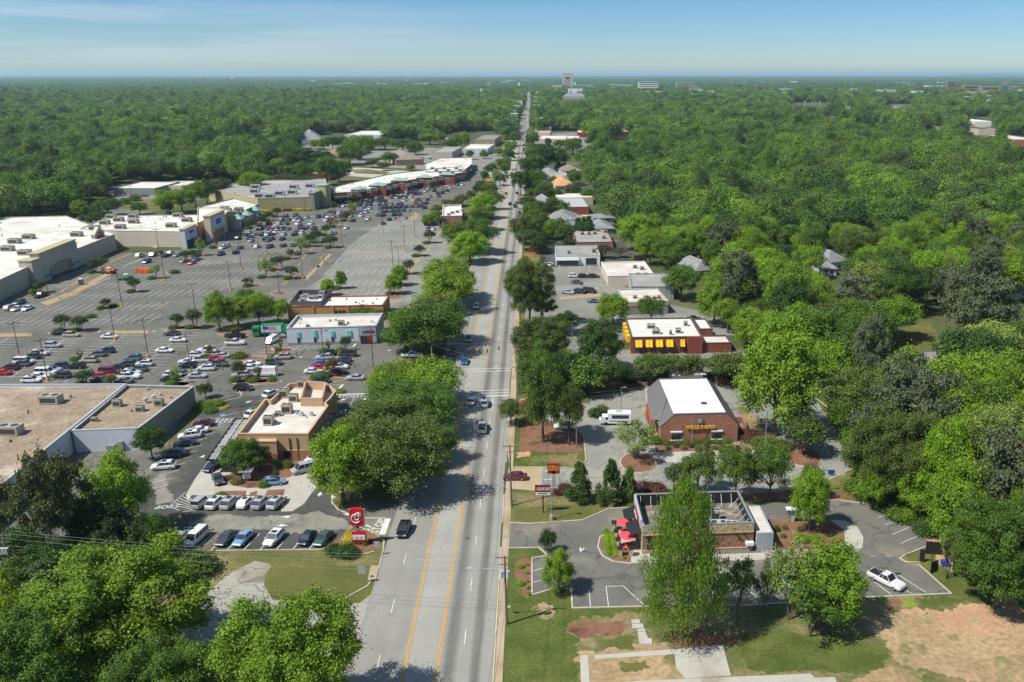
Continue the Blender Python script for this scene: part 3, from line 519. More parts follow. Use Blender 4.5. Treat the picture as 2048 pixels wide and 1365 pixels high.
# drive-in lot stalls
for a_ in (((1066, 1143), (1100, 1133)), ((1066, 1166), (1100, 1157)), ((1144, 1215), (1141, 1172)), ((1181, 1214), (1178, 1180)), ((1217, 1213), (1212, 1174)), ((1212, 1174), (1246, 1173)), ((1246, 1173), (1288, 1211)), ((1296, 1178), (1330, 1208)), ((1360, 1170), (1400, 1206)), ((1403, 1168), (1445, 1203)), ((1475, 1165), (1520, 1200)), ((1540, 1180), (1560, 1200)), ((1742, 1160), (1782, 1190)), ((1797, 1151), (1852, 1186)), ((1800, 1172), (1822, 1188)),
  ((1756, 1036), (1797, 1021)), ((1770, 1051), (1812, 1035)), ((1785, 1070), (1827, 1052)), ((1801, 1088), (1845, 1069)), ((1355, 920), (1372, 913)), ((1372, 913), (1380, 932)), ((1350, 933), (1348, 920)), ((1305, 905), (1290, 928))): pline(list(a_), .12)
pline([(1090, 943), (1108, 943)], .3); pline([(1088, 960), (1104, 960)], .3)
for a_ in ((510, 706), (500, 712), (490, 718)): pass
for i in range(5): pline([(515+i*2-i*12, 704+i*5), (533, 699+i*4.5)], .15)
for i in range(6): pline([(585+i*14, 702-i*1.2), (600+i*16, 692-i*.4)], .15)
pline([(568, 697), (620, 690), (712, 688)], .15); pline([(712, 688), (706, 694)], .5)
for a_ in ((1100, 530), (1120, 530), (1140, 530), (1160, 530), (1180, 530), (1200, 530)): pline([a_, (a_[0]-2, a_[1]+9)], .12)
for i in range(9): pline([(1283+i*17, 640-i*.8), (1287+i*17, 636-i*.8)], .15)
for k_, nm in (('mark', 'white_road_marking'), ('ymark', 'yellow_road_marking'), ('bmark', 'blue_parking_marking'), ('tanmark', 'painted_island')):
    tag(MK[k_].build(nm, M[k_]), kind='structure')
# ------------------------------------------------------------------ buildings
def hvac(mb_parent, x, y, z, sx=2.6, sy=1.7, h=1.3, rz=0., name='rooftop_unit', mat_='unit'):
    mb = MB(); mb.box((x, y, z+h/2+.12), (sx, sy, h), rz); mb.box((x, y, z+.06), (sx+.3, sy*.7, .14), rz)
    mb.box((x, y, z+h+.14), (sx+.06, sy+.06, .05), rz); ca, sa = math.cos(rz), math.sin(rz)
    mb.m = 1
    for k in (-.25, .25): mb.tube((x+sx*k*ca, y+sx*k*sa, z+h+.15), (x+sx*k*ca, y+sx*k*sa, z+h+.22), sy*.3, sy*.3, 10)
    mb.box((x+sy*.505*sa, y-sy*.505*ca, z+h*.55), (sx*.8, .02, h*.6), rz)
    return mb.build(name, [M[mat_], M['fan']], mb_parent)
class Bldg:
    def __init__(s, label, pts, h, wall='cream', roof='wroof', par=.5, cap=None, cat='building', name='store_building', group=None, th=.3):
        if area(pts) < 0: pts = pts[::-1]
        s.p = pts; s.h = h; s.par = par; cx = sum(p[0] for p in pts)/len(pts); cy = sum(p[1] for p in pts)/len(pts)
        s.root = thing(name, label, cat, (cx, cy, 0), group)
        ins = inset(pts, th); mb = MB(); n = len(pts)
        for i in range(n):
            a, b_, c_, d_ = pts[i], pts[(i+1) % n], ins[(i+1) % n], ins[i]
            mb.face([(*a, 0), (*b_, 0), (*b_, h), (*a, h)]); mb.face([(*a, h), (*b_, h), (*c_, h), (*d_, h)]); mb.face([(*d_, h), (*c_, h), (*c_, h-par-.1), (*d_, h-par-.1)])
        mb.build('wall', M[wall], s.root)
        MB().face([(*q, h-par) for q in inset(pts, th-.02)]).build('roof', M[roof], s.root)
        if cap:
            o1, i1 = inset(pts, -.08), inset(pts, th+.06); mb = MB()
            for i in range(n):
                a, b_, c_, d_ = o1[i], o1[(i+1) % n], i1[(i+1) % n], i1[i]
                mb.face([(*a, h+.06), (*b_, h+.06), (*c_, h+.06), (*d_, h+.06)]); mb.face([(*a, h-.14), (*b_, h-.14), (*b_, h+.06), (*a, h+.06)]); mb.face([(*d_, h+.06), (*c_, h+.06), (*c_, h-.1), (*d_, h-.1)])
            mb.build('parapet_cap', M[cap], s.root)
    def wallvec(s, i):
        a, b_ = Vector(s.p[i % len(s.p)]), Vector(s.p[(i+1) % len(s.p)]); d = b_-a; L = d.length; d.normalize(); return a, d, Vector((d.y, -d.x)), L
    def box(s, i, u0, u1, z0, z1, mat_, name, out=.06, parent=None, inn=0., build=True):
        a, d, n, L = s.wallvec(i); p = a+d*(u0*L)+n*((out-inn)/2); q = a+d*(u1*L)+n*((out-inn)/2)
        mb = MB().bar(tuple(p), tuple(q), out+inn, z0, z1)
        if not build: return mb
        return mb.build(name, M[mat_], parent or s.root)
    def win(s, i, u0, u1, z0, z1, frame='dgrey', glass='glass', mull=0, name='window'):
        a, d, n, L = s.wallvec(i); A = a+d*(u0*L); B = a+d*(u1*L); mb = MB(); w = .09
        for (p, q, c0, c1) in ((A, B, z0-w, z0), (A, B, z1, z1+w)): mb.bar(tuple(p+n*.06), tuple(q+n*.06), .12, c0, c1, ext=2*w)
        for k in range(mull+2):
            q = A+(B-A)*(k/(mull+1)); mb.box((*(q+n*.06), (z0+z1)/2), (w, .12, z1-z0), math.atan2(d.y, d.x))
        f = mb.build(name, M[frame], s.root); g = MB().bar(tuple(A+n*.02), tuple(B+n*.02), .03, z0, z1).build('pane', M[glass], f); ROOT[g.name] = ROOT[s.root.name]
        g.data.transform(__import__('mathutils').Matrix.Translation(Vector(ROOT[f.name])-Vector(ROOT[s.root.name]))); return f
    def unit(s, x, y, **k): X, Y = G(x, y, s.h-s.par); return hvac(s.root, X, Y, s.h-s.par, **k)
    def wtext(s, i, u, z, txt, size, mat_, name='lettering', sx=1., off=.03, depth_=.12, out=.1, spacing=1.):
        a, d, n, L = s.wallvec(i); c_ = a+d*(u*L)+n*out; mb = MB(); text(mb, txt, size, (*c_, z), (*d, 0), (0, 0, 1), depth_, off, sx, spacing); return mb.build(name, M[mat_], s.root)
# build() subtracts ROOT[parent]; sub-parts hang from a part whose own origin is the thing's origin
_b = MB.build
def _build(s, name, mats, parent=None, smooth=False):
    o = _b(s, name, mats, parent, smooth)
    if parent is not None and parent.type == 'MESH': ROOT[o.name] = ROOT[parent.name]
    return o
MB.build = _build
def _win(s, i, u0, u1, z0, z1, frame='dgrey', glass='glass', mull=0, name='window'):
    a, d, n, L = s.wallvec(i); A = a+d*(u0*L); B = a+d*(u1*L); mb = MB(); w = .09
    for (p, q, c0, c1) in ((A, B, z0-w, z0), (A, B, z1, z1+w)): mb.bar(tuple(p+n*.06), tuple(q+n*.06), .12, c0, c1, ext=2*w)
    for k in range(mull+2):
        q = A+(B-A)*(k/(mull+1)); mb.box((*(q+n*.06), (z0+z1)/2), (w, .12, z1-z0), math.atan2(d.y, d.x))
    f = mb.build(name, M[frame], s.root); MB().bar(tuple(A+n*.02), tuple(B+n*.02), .03, z0, z1).build('pane', M[glass], f); return f
Bldg.win = _win
def strokes(mb, n, size, c, right, up, depth_=.1):
    "row of letter-like marks for lettering too small to read in the photograph"
    r_, u_, c = Vector(right).normalized(), Vector(up).normalized(), Vector(c); q = random.Random(n); nn_ = r_.cross(u_)
    for i in range(n):
        x = (i-(n-1)/2)*size*.72; k = q.random()
        for (a, b_, w, h) in ((-.22, 0, .15, 1), (.22, 0 if k > .3 else .2, .15, 1 if k > .3 else .6), (0, .42 if k > .5 else -.42, .5, .16), (0, 0 if k < .7 else -.4, .45, .16)):
            o_ = c+r_*(x+a*size)+u_*(b_*size); P_ = [o_+r_*(sx_*w*size/2)+u_*(sy_*h*size/2) for sx_, sy_ in ((-1, -1), (1, -1), (1, 1), (-1, 1))]
            mb.idx([p_ for p_ in P_]+[p_+nn_*depth_*(1+.1*k) for p_ in P_], [(0, 1, 2, 3), (4, 5, 6, 7), (0, 1, 5, 4), (1, 2, 6, 5), (2, 3, 7, 6), (3, 0, 4, 7)])
# --- big-box store, lower left: main block and lower annexe
hb = hgt(391, 812, 771)
pA = [G(252, 768, hb), G(12, 962, hb)]; dA = Vector(pA[1])-Vector(pA[0]); P1 = Vector(pA[0]); P2 = P1+dA*1.25; wv = Vector(G(-400, 771, hb))-P1
B1 = Bldg('big retail box with tan gravel roof and long white painted side wall, at left edge', [tuple(P1), tuple(P1+wv), tuple(P2+wv), tuple(P2)], hb, 'wblock', 'groof', .75, 'lgrey', name='retail_building')
for (x, y) in ((103, 806), (22, 868)): B1.unit(x, y, sx=4.4, sy=2.6, h=1.8)
B1.box(0, 0, .02, 0, 5, 'sage', 'pilaster')
aR, aL, aF = Vector(G(387, 771, hb)), Vector(G(253, 769, hb)), Vector(G(315, 853, hb))
dv = (aF-aR); q3 = Vector(G(177, 858, hb)); q3 = P1+dA.normalized()*((q3-P1).dot(dA.normalized()))
B2 = Bldg('lower retail annexe with patchy gravel roof joined to the right of the big box', [tuple(P1+(aR-P1)*.003), tuple(q3+Vector((.3, 0))), tuple(q3+(aF-Vector(G(178, 858, hb)))), tuple(aR)], hb-.25, 'sage', 'groof', .7, 'lgrey', name='retail_building')
ia = [i for i in range(4)]
def wall_toward(B, dx, dy):
    best = max(range(len(B.p)), key=lambda i: B.wallvec(i)[2].dot(Vector((dx, dy)))); return best
w_ = wall_toward(B2, 0, -1); B2.box(w_, .02, .98, 0, hb-.4, 'wblock', 'painted_wall_face', out=.05)
B2.box(w_, .5, .62, 0, 1.6, 'grey', 'utility_cabinet', out=.9); B2.box(w_, .66, .74, 0, 2.2, 'grey', 'utility_cabinet', out=.6)
for (x, y, a_, b_, c_) in ((236, 813, 1.8, 1.3, 1.5), (281, 823, 1.6, 1.3, 1.2), (319, 812, 1.8, 1.3, 1.6), (190, 843, 1.2, .8, .8)): B2.unit(x, y, sx=a_, sy=b_, h=c_)
for (x, y) in ((292, 806), (308, 801)):
    X, Y = G(x, y, hb-.9); mb = MB(); mb.tube((X, Y, hb-.9), (X, Y, hb-.1), .35, .3, 10); mb.tube((X, Y, hb-.1), (X, Y, hb+.35), .55, .5, 12); mb.build('exhaust_fan', M['lgrey'], B2.root)
def vents(B, n, seed, rmax=.35):
    rg = random.Random(seed); xs = [p[0] for p in B.p]; ys = [p[1] for p in B.p]; z = B.h-B.par; k = 0
    while k < n:
        x, y = rg.uniform(min(xs), max(xs)), rg.uniform(min(ys), max(ys)); k += 1
        if not inpoly(x, y, inset(B.p, 1.5)): continue
        r_ = rg.uniform(.15, rmax); MB().tube((x, y, z), (x, y, z+rg.uniform(.4, 1.)), r_, r_, 8).build('roof_vent', M[rg.choice(('dgrey', 'lgrey', 'unit'))], B.root)
vents(B1, 26, 1); vents(B2, 8, 2)
# --- restaurant with the red pylon sign
hc = hgt(616, 922, 868)
def gl(l, z): return [G(x, y, z) for x, y in l]
outl = gl([(475, 868), (616, 868), (656, 812), (651, 806), (660, 798), (672, 782), (652, 766), (612, 764), (578, 768), (541, 800), (530, 798)], hc)
C1 = Bldg('tan stucco restaurant with orange-topped parapet and brick base beside red pylon sign', outl, hc, 'stucco', 'stroof', 1.1, 'cap', name='restaurant_building')
inn = inset(outl, .32); mb = MB(); nn = len(inn)
for i in range(nn): mb.face([(*inn[i], hc-1.1), (*inn[(i+1) % nn], hc-1.1), (*inn[(i+1) % nn], hc-.1), (*inn[i], hc-.1)])
mb.build('inner_parapet_face', M['cap'], C1.root)
wf = wall_toward(C1, 0, -1); wr = wall_toward(C1, 1, -.1)
C1.box(wf, 0, 1, 0, 2.3, 'brick', 'brick_base', out=.12); C1.box(wf, 0, 1, 2.3, 2.5, 'cap', 'stone_band', out=.16)
C1.box(wr, 0, 1, 0, 2.3, 'brick', 'brick_base', out=.12); C1.box(wr, 0, 1, 2.3, 2.5, 'cap', 'stone_band', out=.16)
C1.box(wf, .62, .72, 0, 2.2, 'black', 'service_door', out=.16); C1.box(wf, .72, .735, 0, hc-.9, 'brown', 'downpipe', out=.2); C1.box(wf, .83, .84, 0, hc-.9, 'brown', 'downpipe', out=.2)
for (x, y) in ((443, 944-73), ): pass
for (x, y, a_, b_, c_) in ((538, 850, 1.9, 1.5, 1.9), (575, 826, 2.1, 1.6, 1.9), (569, 795, 2., 1.6, 1.9), (588, 803, 1.9, 1.5, 1.6), (604, 775, 1.6, 1.4, 1.7), (556, 832, 1.1, .9, .9)): C1.unit(x, y, sx=a_, sy=b_, h=c_)
for (x, y) in ((603, 832), (623, 832)):
    X, Y = G(x, y, hc-1.1); mb = MB(); mb.box((X, Y, hc-.8), (.8, .8, .6)); mb.tube((X, Y, hc-.5), (X, Y, hc-.1), .35, .45, 10); mb.build('exhaust_fan', M['lgrey'], C1.root)
tw = gl([(602, 796), (644, 796), (651, 765), (611, 762)], hc+.9)          # raised front feature
mb = MB()
for i in range(4): mb.bar(tw[i], tw[(i+1) % 4], .35, hc-1.05, hc+.9, ext=.3)
mb.build('raised_parapet', M['cap'], C1.root)
fx = gl([(497, 884), (552, 884), (552, 872), (497, 872)], hc-1.2); C1b = MB().prism([(a[0], a[1]) for a in fx], 0, hc-1.2); C1b.build('entrance_bay', M['stucco'], C1.root)
fx2 = [(fx[0][0]-.1, fx[0][1]-.1), (fx[1][0]+.1, fx[1][1]-.1), (fx[1][0]+.1, fx[1][1]+.3), (fx[0][0]-.1, fx[0][1]+.3)]; MB().prism(fx2, 0, 2.3).build('brick_base', M['brick'], C1.root)
MB().prism([(a[0], a[1]) for a in inset(fx, -.12)], hc-1.25, hc-1.05).build('parapet_cap', M['cap'], C1.root)
def canopy(label, pts_px, z, posts, bars=9, col='black'):
    pts = gl(pts_px, z); cx = sum(p[0] for p in pts)/4; cy = sum(p[1] for p in pts)/4; r = thing('drive_through_canopy', label, 'canopy', (cx, cy, 0))
    mb = MB()
    for i in range(4): mb.bar(pts[i], pts[(i+1) % 4], .25, z-.25, z+.12, ext=.2)
    mb.build('frame', M[col], r); MB().face([(*p, z-.1) for p in (pts if area(pts) > 0 else pts[::-1])]).build('roof_deck', M['greyroof'], r)
    mb = MB()
    for k in range(1, bars):
        t = k/bars; a = Vector(pts[0]).lerp(Vector(pts[3]), t); b_ = Vector(pts[1]).lerp(Vector(pts[2]), t); mb.bar(tuple(a), tuple(b_), .18, z-.08, z+.1)
    c0 = Vector(pts[0]).lerp(Vector(pts[1]), .5); c1 = Vector(pts[3]).lerp(Vector(pts[2]), .5); mb.bar(tuple(c0), tuple(c1), .2, z-.07, z+.13); mb.build('cross_beam', M['lgrey'], r)
    for (u_, v_) in posts:
        a = Vector(pts[0]).lerp(Vector(pts[1]), u_); b_ = Vector(pts[3]).lerp(Vector(pts[2]), u_); q = a.lerp(b_, v_); MB().box((q.x, q.y, z/2-.1), (.3, .3, z-.2)).build('post', M[col], r)
canopy('long drive-through canopy on the left side of the tan restaurant', [(413, 920), (447, 920), (499, 838), (471, 838)], 3.2, ((.1, .1), (.9, .1), (.1, .5), (.1, .9), (.9, .9)), 9)
canopy('drive-through canopy on the right side of the tan restaurant', [(617, 886), (640, 886), (671, 828), (655, 828)], 3., ((.9, .1), (.9, .5), (.9, .9)), 6)
# menu board kiosk
X, Y = G(495, 963); r = thing('menu_board', 'small roofed drive-through menu board among shrubs below the tan restaurant', 'menu board', (X, Y, 0))
[MB().box((X+d_, Y, 1.1), (.12, .12, 2.2)).build('post', M['black'], r) for d_ in (-.9, .9)]; MB().box((X, Y, 1.2), (1.7, .15, 1.3)).build('board', M['black'], r)
mb = MB(); [mb.box((X+d_, Y-.1, 1.2), (.5, .05, 1.1)) for d_ in (-.55, .0, .55)]; mb.build('menu_panel', M['white'], r)
MB().idx([(X-1.3, Y-.8, 2.2), (X+1.3, Y-.8, 2.2), (X+1.3, Y+.8, 2.5), (X-1.3, Y+.8, 2.5), (X-1.3, Y-.8, 2.3), (X+1.3, Y-.8, 2.3), (X+1.3, Y+.8, 2.6), (X-1.3, Y+.8, 2.6)], [(3, 2, 1, 0), (4, 5, 6, 7), (0, 1, 5, 4), (1, 2, 6, 5), (2, 3, 7, 6), (3, 0, 4, 7)]).build('roof', M['slate'], r)
# --- painted block building with turquoise panels
hd = hgt(576, 692, 657)
D1 = Bldg('white painted block building with turquoise window panels and grey corner entrance', rect((576, 692), (754, 687), (590, 664.5)), hd, 'wblock', 'stroof', .8, 'lgrey', name='store_building')
w_ = wall_toward(D1, 0, -1); D1.box(w_, 0, .79, 0, .9, 'gblock2', 'grey_base', out=.05)
for u_ in (.11, .295, .49, .675): D1.box(w_, u_, u_+.035+(.01 if u_ > .6 else 0), 2.4, 4.2, 'teal', 'turquoise_panel', out=.25); D1.win(w_, u_+.003, u_+.028, .95, 2.3)
D1.box(w_, .8, 1., 0, hd+.25, 'gblock', 'corner_tower', out=.4, inn=0); D1.box(wall_toward(D1, 1, 0), .0, 1., 0, hd+.2, 'gblock', 'corner_tower', out=.3)
a, d, n, L = D1.wallvec(w_)
for (u0, u1, mt) in ((.82, .862, 'glass'), (.866, .9, 'glass'), (.905, .95, 'dred')): MB().bar(tuple(a+d*(u0*L)+n*.44), tuple(a+d*(u1*L)+n*.44), .1, .1, 2.5).build('entrance_door', M[mt], D1.root)
MB().bar(tuple(a+d*(.8*L)+n*1.2), tuple(a+d*(1.*L)+n*1.2), .2, 2.65, 2.85).build('door_canopy', M['dgrey'], D1.root)
mb = MB(); strokes(mb, 3, .55, (*(a+d*(.865*L)+n*.46), 3.9), (*d, 0), (0, 0, 1)); mb.build('green_lettering', M['green'], D1.root); mb = MB(); strokes(mb, 5, .6, (*(a+d*(.935*L)+n*.46), 3.95), (*d, 0), (0, 0, 1)); mb.build('red_lettering', M['red'], D1.root)
D1.unit(683, 651, sx=1.7, sy=1.3, h=1.3); D1.unit(616, 655, sx=1.1, sy=.7, h=.7)
# --- board-sided steakhouse
he = 4.9
E1 = Bldg('steakhouse with golden board siding, white roof and screened rooftop plant', rect((578, 643), (768, 640), (600, 622)), he, 'vboard', 'wroof', .35, 'dred', name='restaurant_building')
w_ = wall_toward(E1, 0, -1)
for u_ in (.0, .255, .46, .62): E1.box(w_, u_, u_+.022, 0, he, 'vboard', 'corner_board', out=.2)
for u_ in (.49, .53, .57, .66): E1.box(w_, u_, u_+.028, 2.4, 3.4, 'black', 'round_sign_panel', out=.12)
scr = gl([(581, 607), (642, 607), (662, 584), (600, 584)], he+.5); mb = MB()
for i in range(4): mb.bar(scr[i], scr[(i+1) % 4], .2, he-.5, he+1.2, ext=.18)
mb.build('plant_screen', M['dgrey'], E1.root)
for (x, y) in ((607, 604), (625, 599), (612, 596), (642, 597), (645, 590)): X, Y = G(x, y, he-.35); hvac(E1.root, X, Y, he-.35, 1.9, 1.5, 1.2, mat_='lgrey')
# --- plaza: left anchor with big entrance, steel roof units
hp = 7.2
f0, f1, f2 = (-60, 640), (150, 528), (232, 497)
pb = [G(-200, 700), G(0, 600), G(92, 558), G(155, 535), G(160, 514), G(232, 494), G(240, 489)]
F1pts = [G(-260, 735), G(100, 553), G(158, 533), G(234, 500), G(137, 466-6), G(-400, 474)]
F1 = Bldg('long beige anchor store with stepped parapets and a tall arched entrance portal', F1pts, hp, 'beige', 'wroof', .3, 'beige', name='retail_building')
for (x, y) in ((16, 502), (30, 487), (58, 478), (154, 473), (50, 510)): F1.unit(x, y, sx=4.4, sy=3.2, h=1.9)
f_ = 1
for i in range(len(F1.p)):
    a, d, n, L = F1.wallvec(i)
    if n.x > .3 and n.y < .4: F1.box(i, .0, 1, 0, 3.2, 'beige', 'shopfront_plinth', out=.08)
def tower(root, a_px, b_px, h, th_, mat_, name, arch=None, cap_='olive'):
    a, b_ = Vector(G(*a_px)), Vector(G(*b_px)); d = (b_-a); L = d.length; d.normalize(); n = Vector((d.y, -d.x)); mb = MB()
    if n.x < 0: n = -n
    A, B = a-n*th_/2, b_-n*th_/2
    if arch:
        u0, u1, z0, z1 = arch; ctr = (u0+u1)/2
        mb.bar(tuple(A), tuple(A+d*(u0*L)), th_, 0, h); mb.bar(tuple(A+d*(u1*L)), tuple(B), th_, 0, h)
        k = 10
        for i in range(k):
            t0, t1 = u0+(u1-u0)*i/k, u0+(u1-u0)*(i+1)/k; zz = z0+(z1-z0)*math.sqrt(max(0, 1-((t0+t1)/2-ctr)**2/((u1-u0)/2)**2)); mb.bar(tuple(A+d*(t0*L)), tuple(A+d*(t1*L)), th_, zz, h)
        o = mb.build(name, M[mat_], root)
        MB().bar(tuple(A+d*(u0*L)-n*th_*.4), tuple(A+d*(u1*L)-n*th_*.4), .1, 0, z1).build('entrance_glazing', M['shopglass'], root)
    else: o = mb.bar(tuple(A), tuple(B), th_, 0, h).build(name, M[mat_], root)
    MB().bar(tuple(A), tuple(B), th_+.6, h, h+.3, ext=.6).build('cornice', M[cap_], root); return (a, d, n, L)
T = tower(F1.root, (88, 566), (160, 533), 11.2, 3.4, 'beige', 'entrance_portal', (.2, .8, 3.8, 5.4))
tower(F1.root, (72, 572), (88, 566), 9.4, 5, 'beige', 'portal_wing'); tower(F1.root, (149, 538), (161, 532), 9.6, 3.6, 'beige', 'portal_wing')
a, d, n, L = T; mb = MB()
for t in (.02, .17, .83, .95): mb.box((*(a+d*(t*L)+n*.05), 1.6), (1.7, .3, .3), math.atan2(d.y, d.x))
for t in (-.18, .08, .17, .83, .97):
    for z in (1.2, 2.1, 3.): MB().box((*(a+d*(t*L)+n*.06), z), (1.9, .25, .45), math.atan2(d.y, d.x)).build('blue_tile_band', M['blue' if z == 2.1 else 'teal'], F1.root)
T2 = tower(F1.root, (196, 510), (215, 502), 8.6, 1.6, 'beige', 'gabled_entrance', (.25, .85, 3., 4.2)); a, d, n, L = T2
mb = MB(); A = a-n*1.6; mid = a+d*(L/2); mb.face([(*a, 8.9), (*(a+d*L), 8.9), (*mid, 11.6)]); mb.face([(*a, 8.9), (*mid, 11.6), (*(mid-n*1.6), 11.6), (*A, 8.9)]); mb.face([(*mid, 11.6), (*(a+d*L), 8.9), (*(A+d*L), 8.9), (*(mid-n*1.6), 11.6)]); mb.build('gable', M['cream'], F1.root)
mb = MB(); strokes(mb, 2, 1.1, (*(mid+n*.1), 9.1), (*d, 0), (0, 0, 1)); mb.build('dark_lettering', M['black'], F1.root); mb = MB(); strokes(mb, 5, 1.6, (*(mid+n*.1), 7.4), (*d, 0), (0, 0, 1)); mb.build('red_lettering', M['red'], F1.root)
MB().bar(tuple(a-d*6+n*.1), tuple(a-d*1.5+n*.1), .15, .6, 3.4).build('shop_window', M['shopglass'], F1.root)
# cream block wing
g0 = [G(233, 500), G(373, 498), G(440, 462), G(300, 430-10)]
Q = rect((233, 500), (373, 498), (200, 470)); Q = [Q[0], Q[1], G(446, 461), G(340, 455)]
F2pts = [G(233, 462, 7.2), G(367, 464, 7.2), G(398, 450, 7.2), G(402, 430, 7.2), G(222, 432, 7.2), G(160, 458, 7.2)]
F2 = Bldg('cream block store wing with white roof between anchor entrance and orange portal', F2pts, 7.27, 'cream', 'wroof', .3, 'beige', name='retail_building')
for (x, y) in ((223, 437), (267, 436), (238, 443), (268, 447), (210, 449), (241, 458), (190, 460), (343, 455), (356, 434), (374, 444)): F2.unit(x, y, sx=4.2, sy=3.2, h=1.9)
T = tower(F2.root, (374, 499), (398, 487), 9.0, 2.2, 'wblock', 'shopfront_portal', (.1, .97, 3.6, 3.7)); a, d, n, L = T
mb = MB(); strokes(mb, 6, 1.1, (*(a+d*(L*.5)+n*.1), 6.9), (*d, 0), (0, 0, 1)); mb.build('blue_lettering', M['blue'], F2.root)
F3 = Bldg('orange stucco store with tall white sign portal and blue column bases', [G(400, 487), G(421, 478), G(425, 482), G(456, 467), G(458, 462), G(466, 460), G(440, 452), G(400, 452)], 9.6, 'orng', 'wroof', .4, 'beige', name='retail_building')
T = tower(F3.root, (426, 485), (455, 470), 12.2, 3., 'cream', 'sign_portal', (.12, .85, 4.2, 4.9)); a, d, n, L = T
MB().bar(tuple(a+d*(.1*L)+n*.06), tuple(a+d*(.9*L)+n*.06), .12, 6.2, 11.2).build('sign_panel', M['wblock'], F3.root)
mb = MB(); strokes(mb, 9, 1., (*(a+d*(L*.5)+n*.16), 9.2), (*d, 0), (0, 0, 1)); strokes(mb, 9, 1., (*(a+d*(L*.5)+n*.16), 7.9), (*d, 0), (0, 0, 1)); mb.build('blue_lettering', M['blue'], F3.root)
for t in (.03, .93): MB().box((*(a+d*(t*L)+n*.1), .9), (2., .5, 1.8), math.atan2(d.y, d.x)).build('blue_column_base', M['blue'], F3.root)
F4 = Bldg('row of small shops with white roof and green gabled porches', [G(462, 462), G(520, 434), G(470, 421), G(400, 440)], 7., 'sage', 'wroof', .4, 'sage', name='retail_building')
for (x, y) in ((470, 437-6), (455, 430-4), (478, 424), (450, 422)): F4.unit(x, y, sx=4, sy=3, h=2.2)
for k, (x, y) in enumerate(((478, 458), (495, 450), (512, 440))):
    X, Y = G(x, y); mb = MB(); mb.box((X, Y, 2.7), (4.5, 4.5, 5.4)); mb.build('porch', M['cream'], F4.root); mb = MB(); mb.idx([(X-3, Y-3, 5.4), (X+3, Y-3, 5.4), (X+3, Y+3, 5.4), (X-3, Y+3, 5.4), (X, Y, 7.8)], [(0, 1, 4), (1, 2, 4), (2, 3, 4), (3, 0, 4)]); mb.build('porch_roof', M['tealroof'], F4.root)
    MB().box((X+2.3, Y, 1.9), (.1, 3, 3)).build('shop_opening', M['black'], F4.root)
hg = hgt(626, 420, 402)
F5 = Bldg('buff block supermarket with grey roof, yellow shrubs along its base', [G(518, 424), G(626, 420), G(640, 414), G(662, 408), G(652, 380), G(500, 384), G(420, 402)], 7.6, 'olive', 'greyroof', .4, 'olive', name='retail_building')
for (x, y) in ((510, 387), (512, 378), (560, 391), (585, 389), (588, 378), (620, 376), (628, 390), (520, 396), (540, 397)): F5.unit(x, y, sx=5.5, sy=3, h=2.6, mat_='lgrey')
T = tower(F5.root, (630, 420), (668, 404), 9.5, 3, 'sage', 'entrance_canopy', (.3, .8, 3.6, 4.6), 'sage'); tower(F5.root, (654, 414), (664, 410), 12.5, 5, 'olive', 'corner_tower', None, 'tealroof')
F6 = Bldg('curved arcade of small shops with white roof and brick gables behind crowded car park', [G(668, 408), G(722, 404), G(790, 384), G(900, 368), G(930, 362), G(925, 350), G(880, 354), G(780, 366), G(700, 386), G(672, 394)], 6.6, 'pbrick', 'wroof', .5, 'sage', name='retail_building')
for i in range(len(F6.p)):
    a, d, n, L = F6.wallvec(i)
    if n.y < -.3 and L > 8:
        F6.box(i, .02, .98, .3, 3., 'glass', 'shop_window', out=.08); F6.box(i, 0, 1, 3.1, 4.2, 'sage', 'sign_band', out=1.6)
for (x, y) in ((722, 402), (757, 393), (800, 383), (850, 376), (895, 370)):
    X, Y = G(x, y); MB().box((X, Y, 3.6), (11, 3, 7.2)).build('brick_gable_front', M['dbrick'], F6.root); MB().idx([(X-6, Y-2, 7.2), (X+6, Y-2, 7.2), (X+6, Y+2, 7.2), (X-6, Y+2, 7.2), (X, Y, 9.4)], [(0, 1, 4), (1, 2, 4), (2, 3, 4), (3, 0, 4)]).build('pyramid_roof', M['tealroof'], F6.root)
for i in range(16): x = 700+i*13; F6.unit(x, 392-i*2.1-(i % 3)*2, sx=2.6, sy=2, h=1.6)
F7 = Bldg('white-roofed shop block at the end of the arcade near the road', [G(852, 362), G(928, 360), G(945, 345), G(944, 331), G(880, 332), G(850, 345)], 6.8, 'pbrick', 'wroof', .5, 'tealroof', name='retail_building')
for i in range(9): F7.unit(865+i*8, 339+(i % 3)*4, sx=2.6, sy=2, h=1.5)
w_ = wall_toward(F7, 1, -.6); F7.box(w_, .05, .95, .3, 3.2, 'glass', 'shop_window', out=.1)
for B_, n_ in ((F1, 34), (F2, 30), (F5, 40), (F6, 50), (F7, 24), (C1, 10), (D1, 12), (E1, 14)): vents(B_, n_, n_)
# --- small brick restaurant in the lot
J = Bldg('small brick restaurant with white roof between lot and roadside trees', rect((886, 451), (925, 450), (890, 428)), 5., 'pbrick', 'wroof', .6, 'white', name='restaurant_building')
for (x, y) in ((905, 428), (915, 426), (898, 432), (925, 424)): J.unit(x, y, sx=1.8, sy=1.4, h=1.1)
X, Y = G(866, 450); r = thing('bin_enclosure', 'dark grey bin enclosure beside the small brick restaurant', 'enclosure', (X, Y, 0)); mb = MB(); [mb.box((X+a_, Y+b_, 1.2), c_) for a_, b_, c_ in ((-4, 0, (.3, 6, 2.4)), (4, 0, (.3, 6, 2.4)), (0, -3, (8, .3, 2.4)), (0, 3, (8, .3, 2.4)))]; mb.build('wall', M['dgrey'], r)
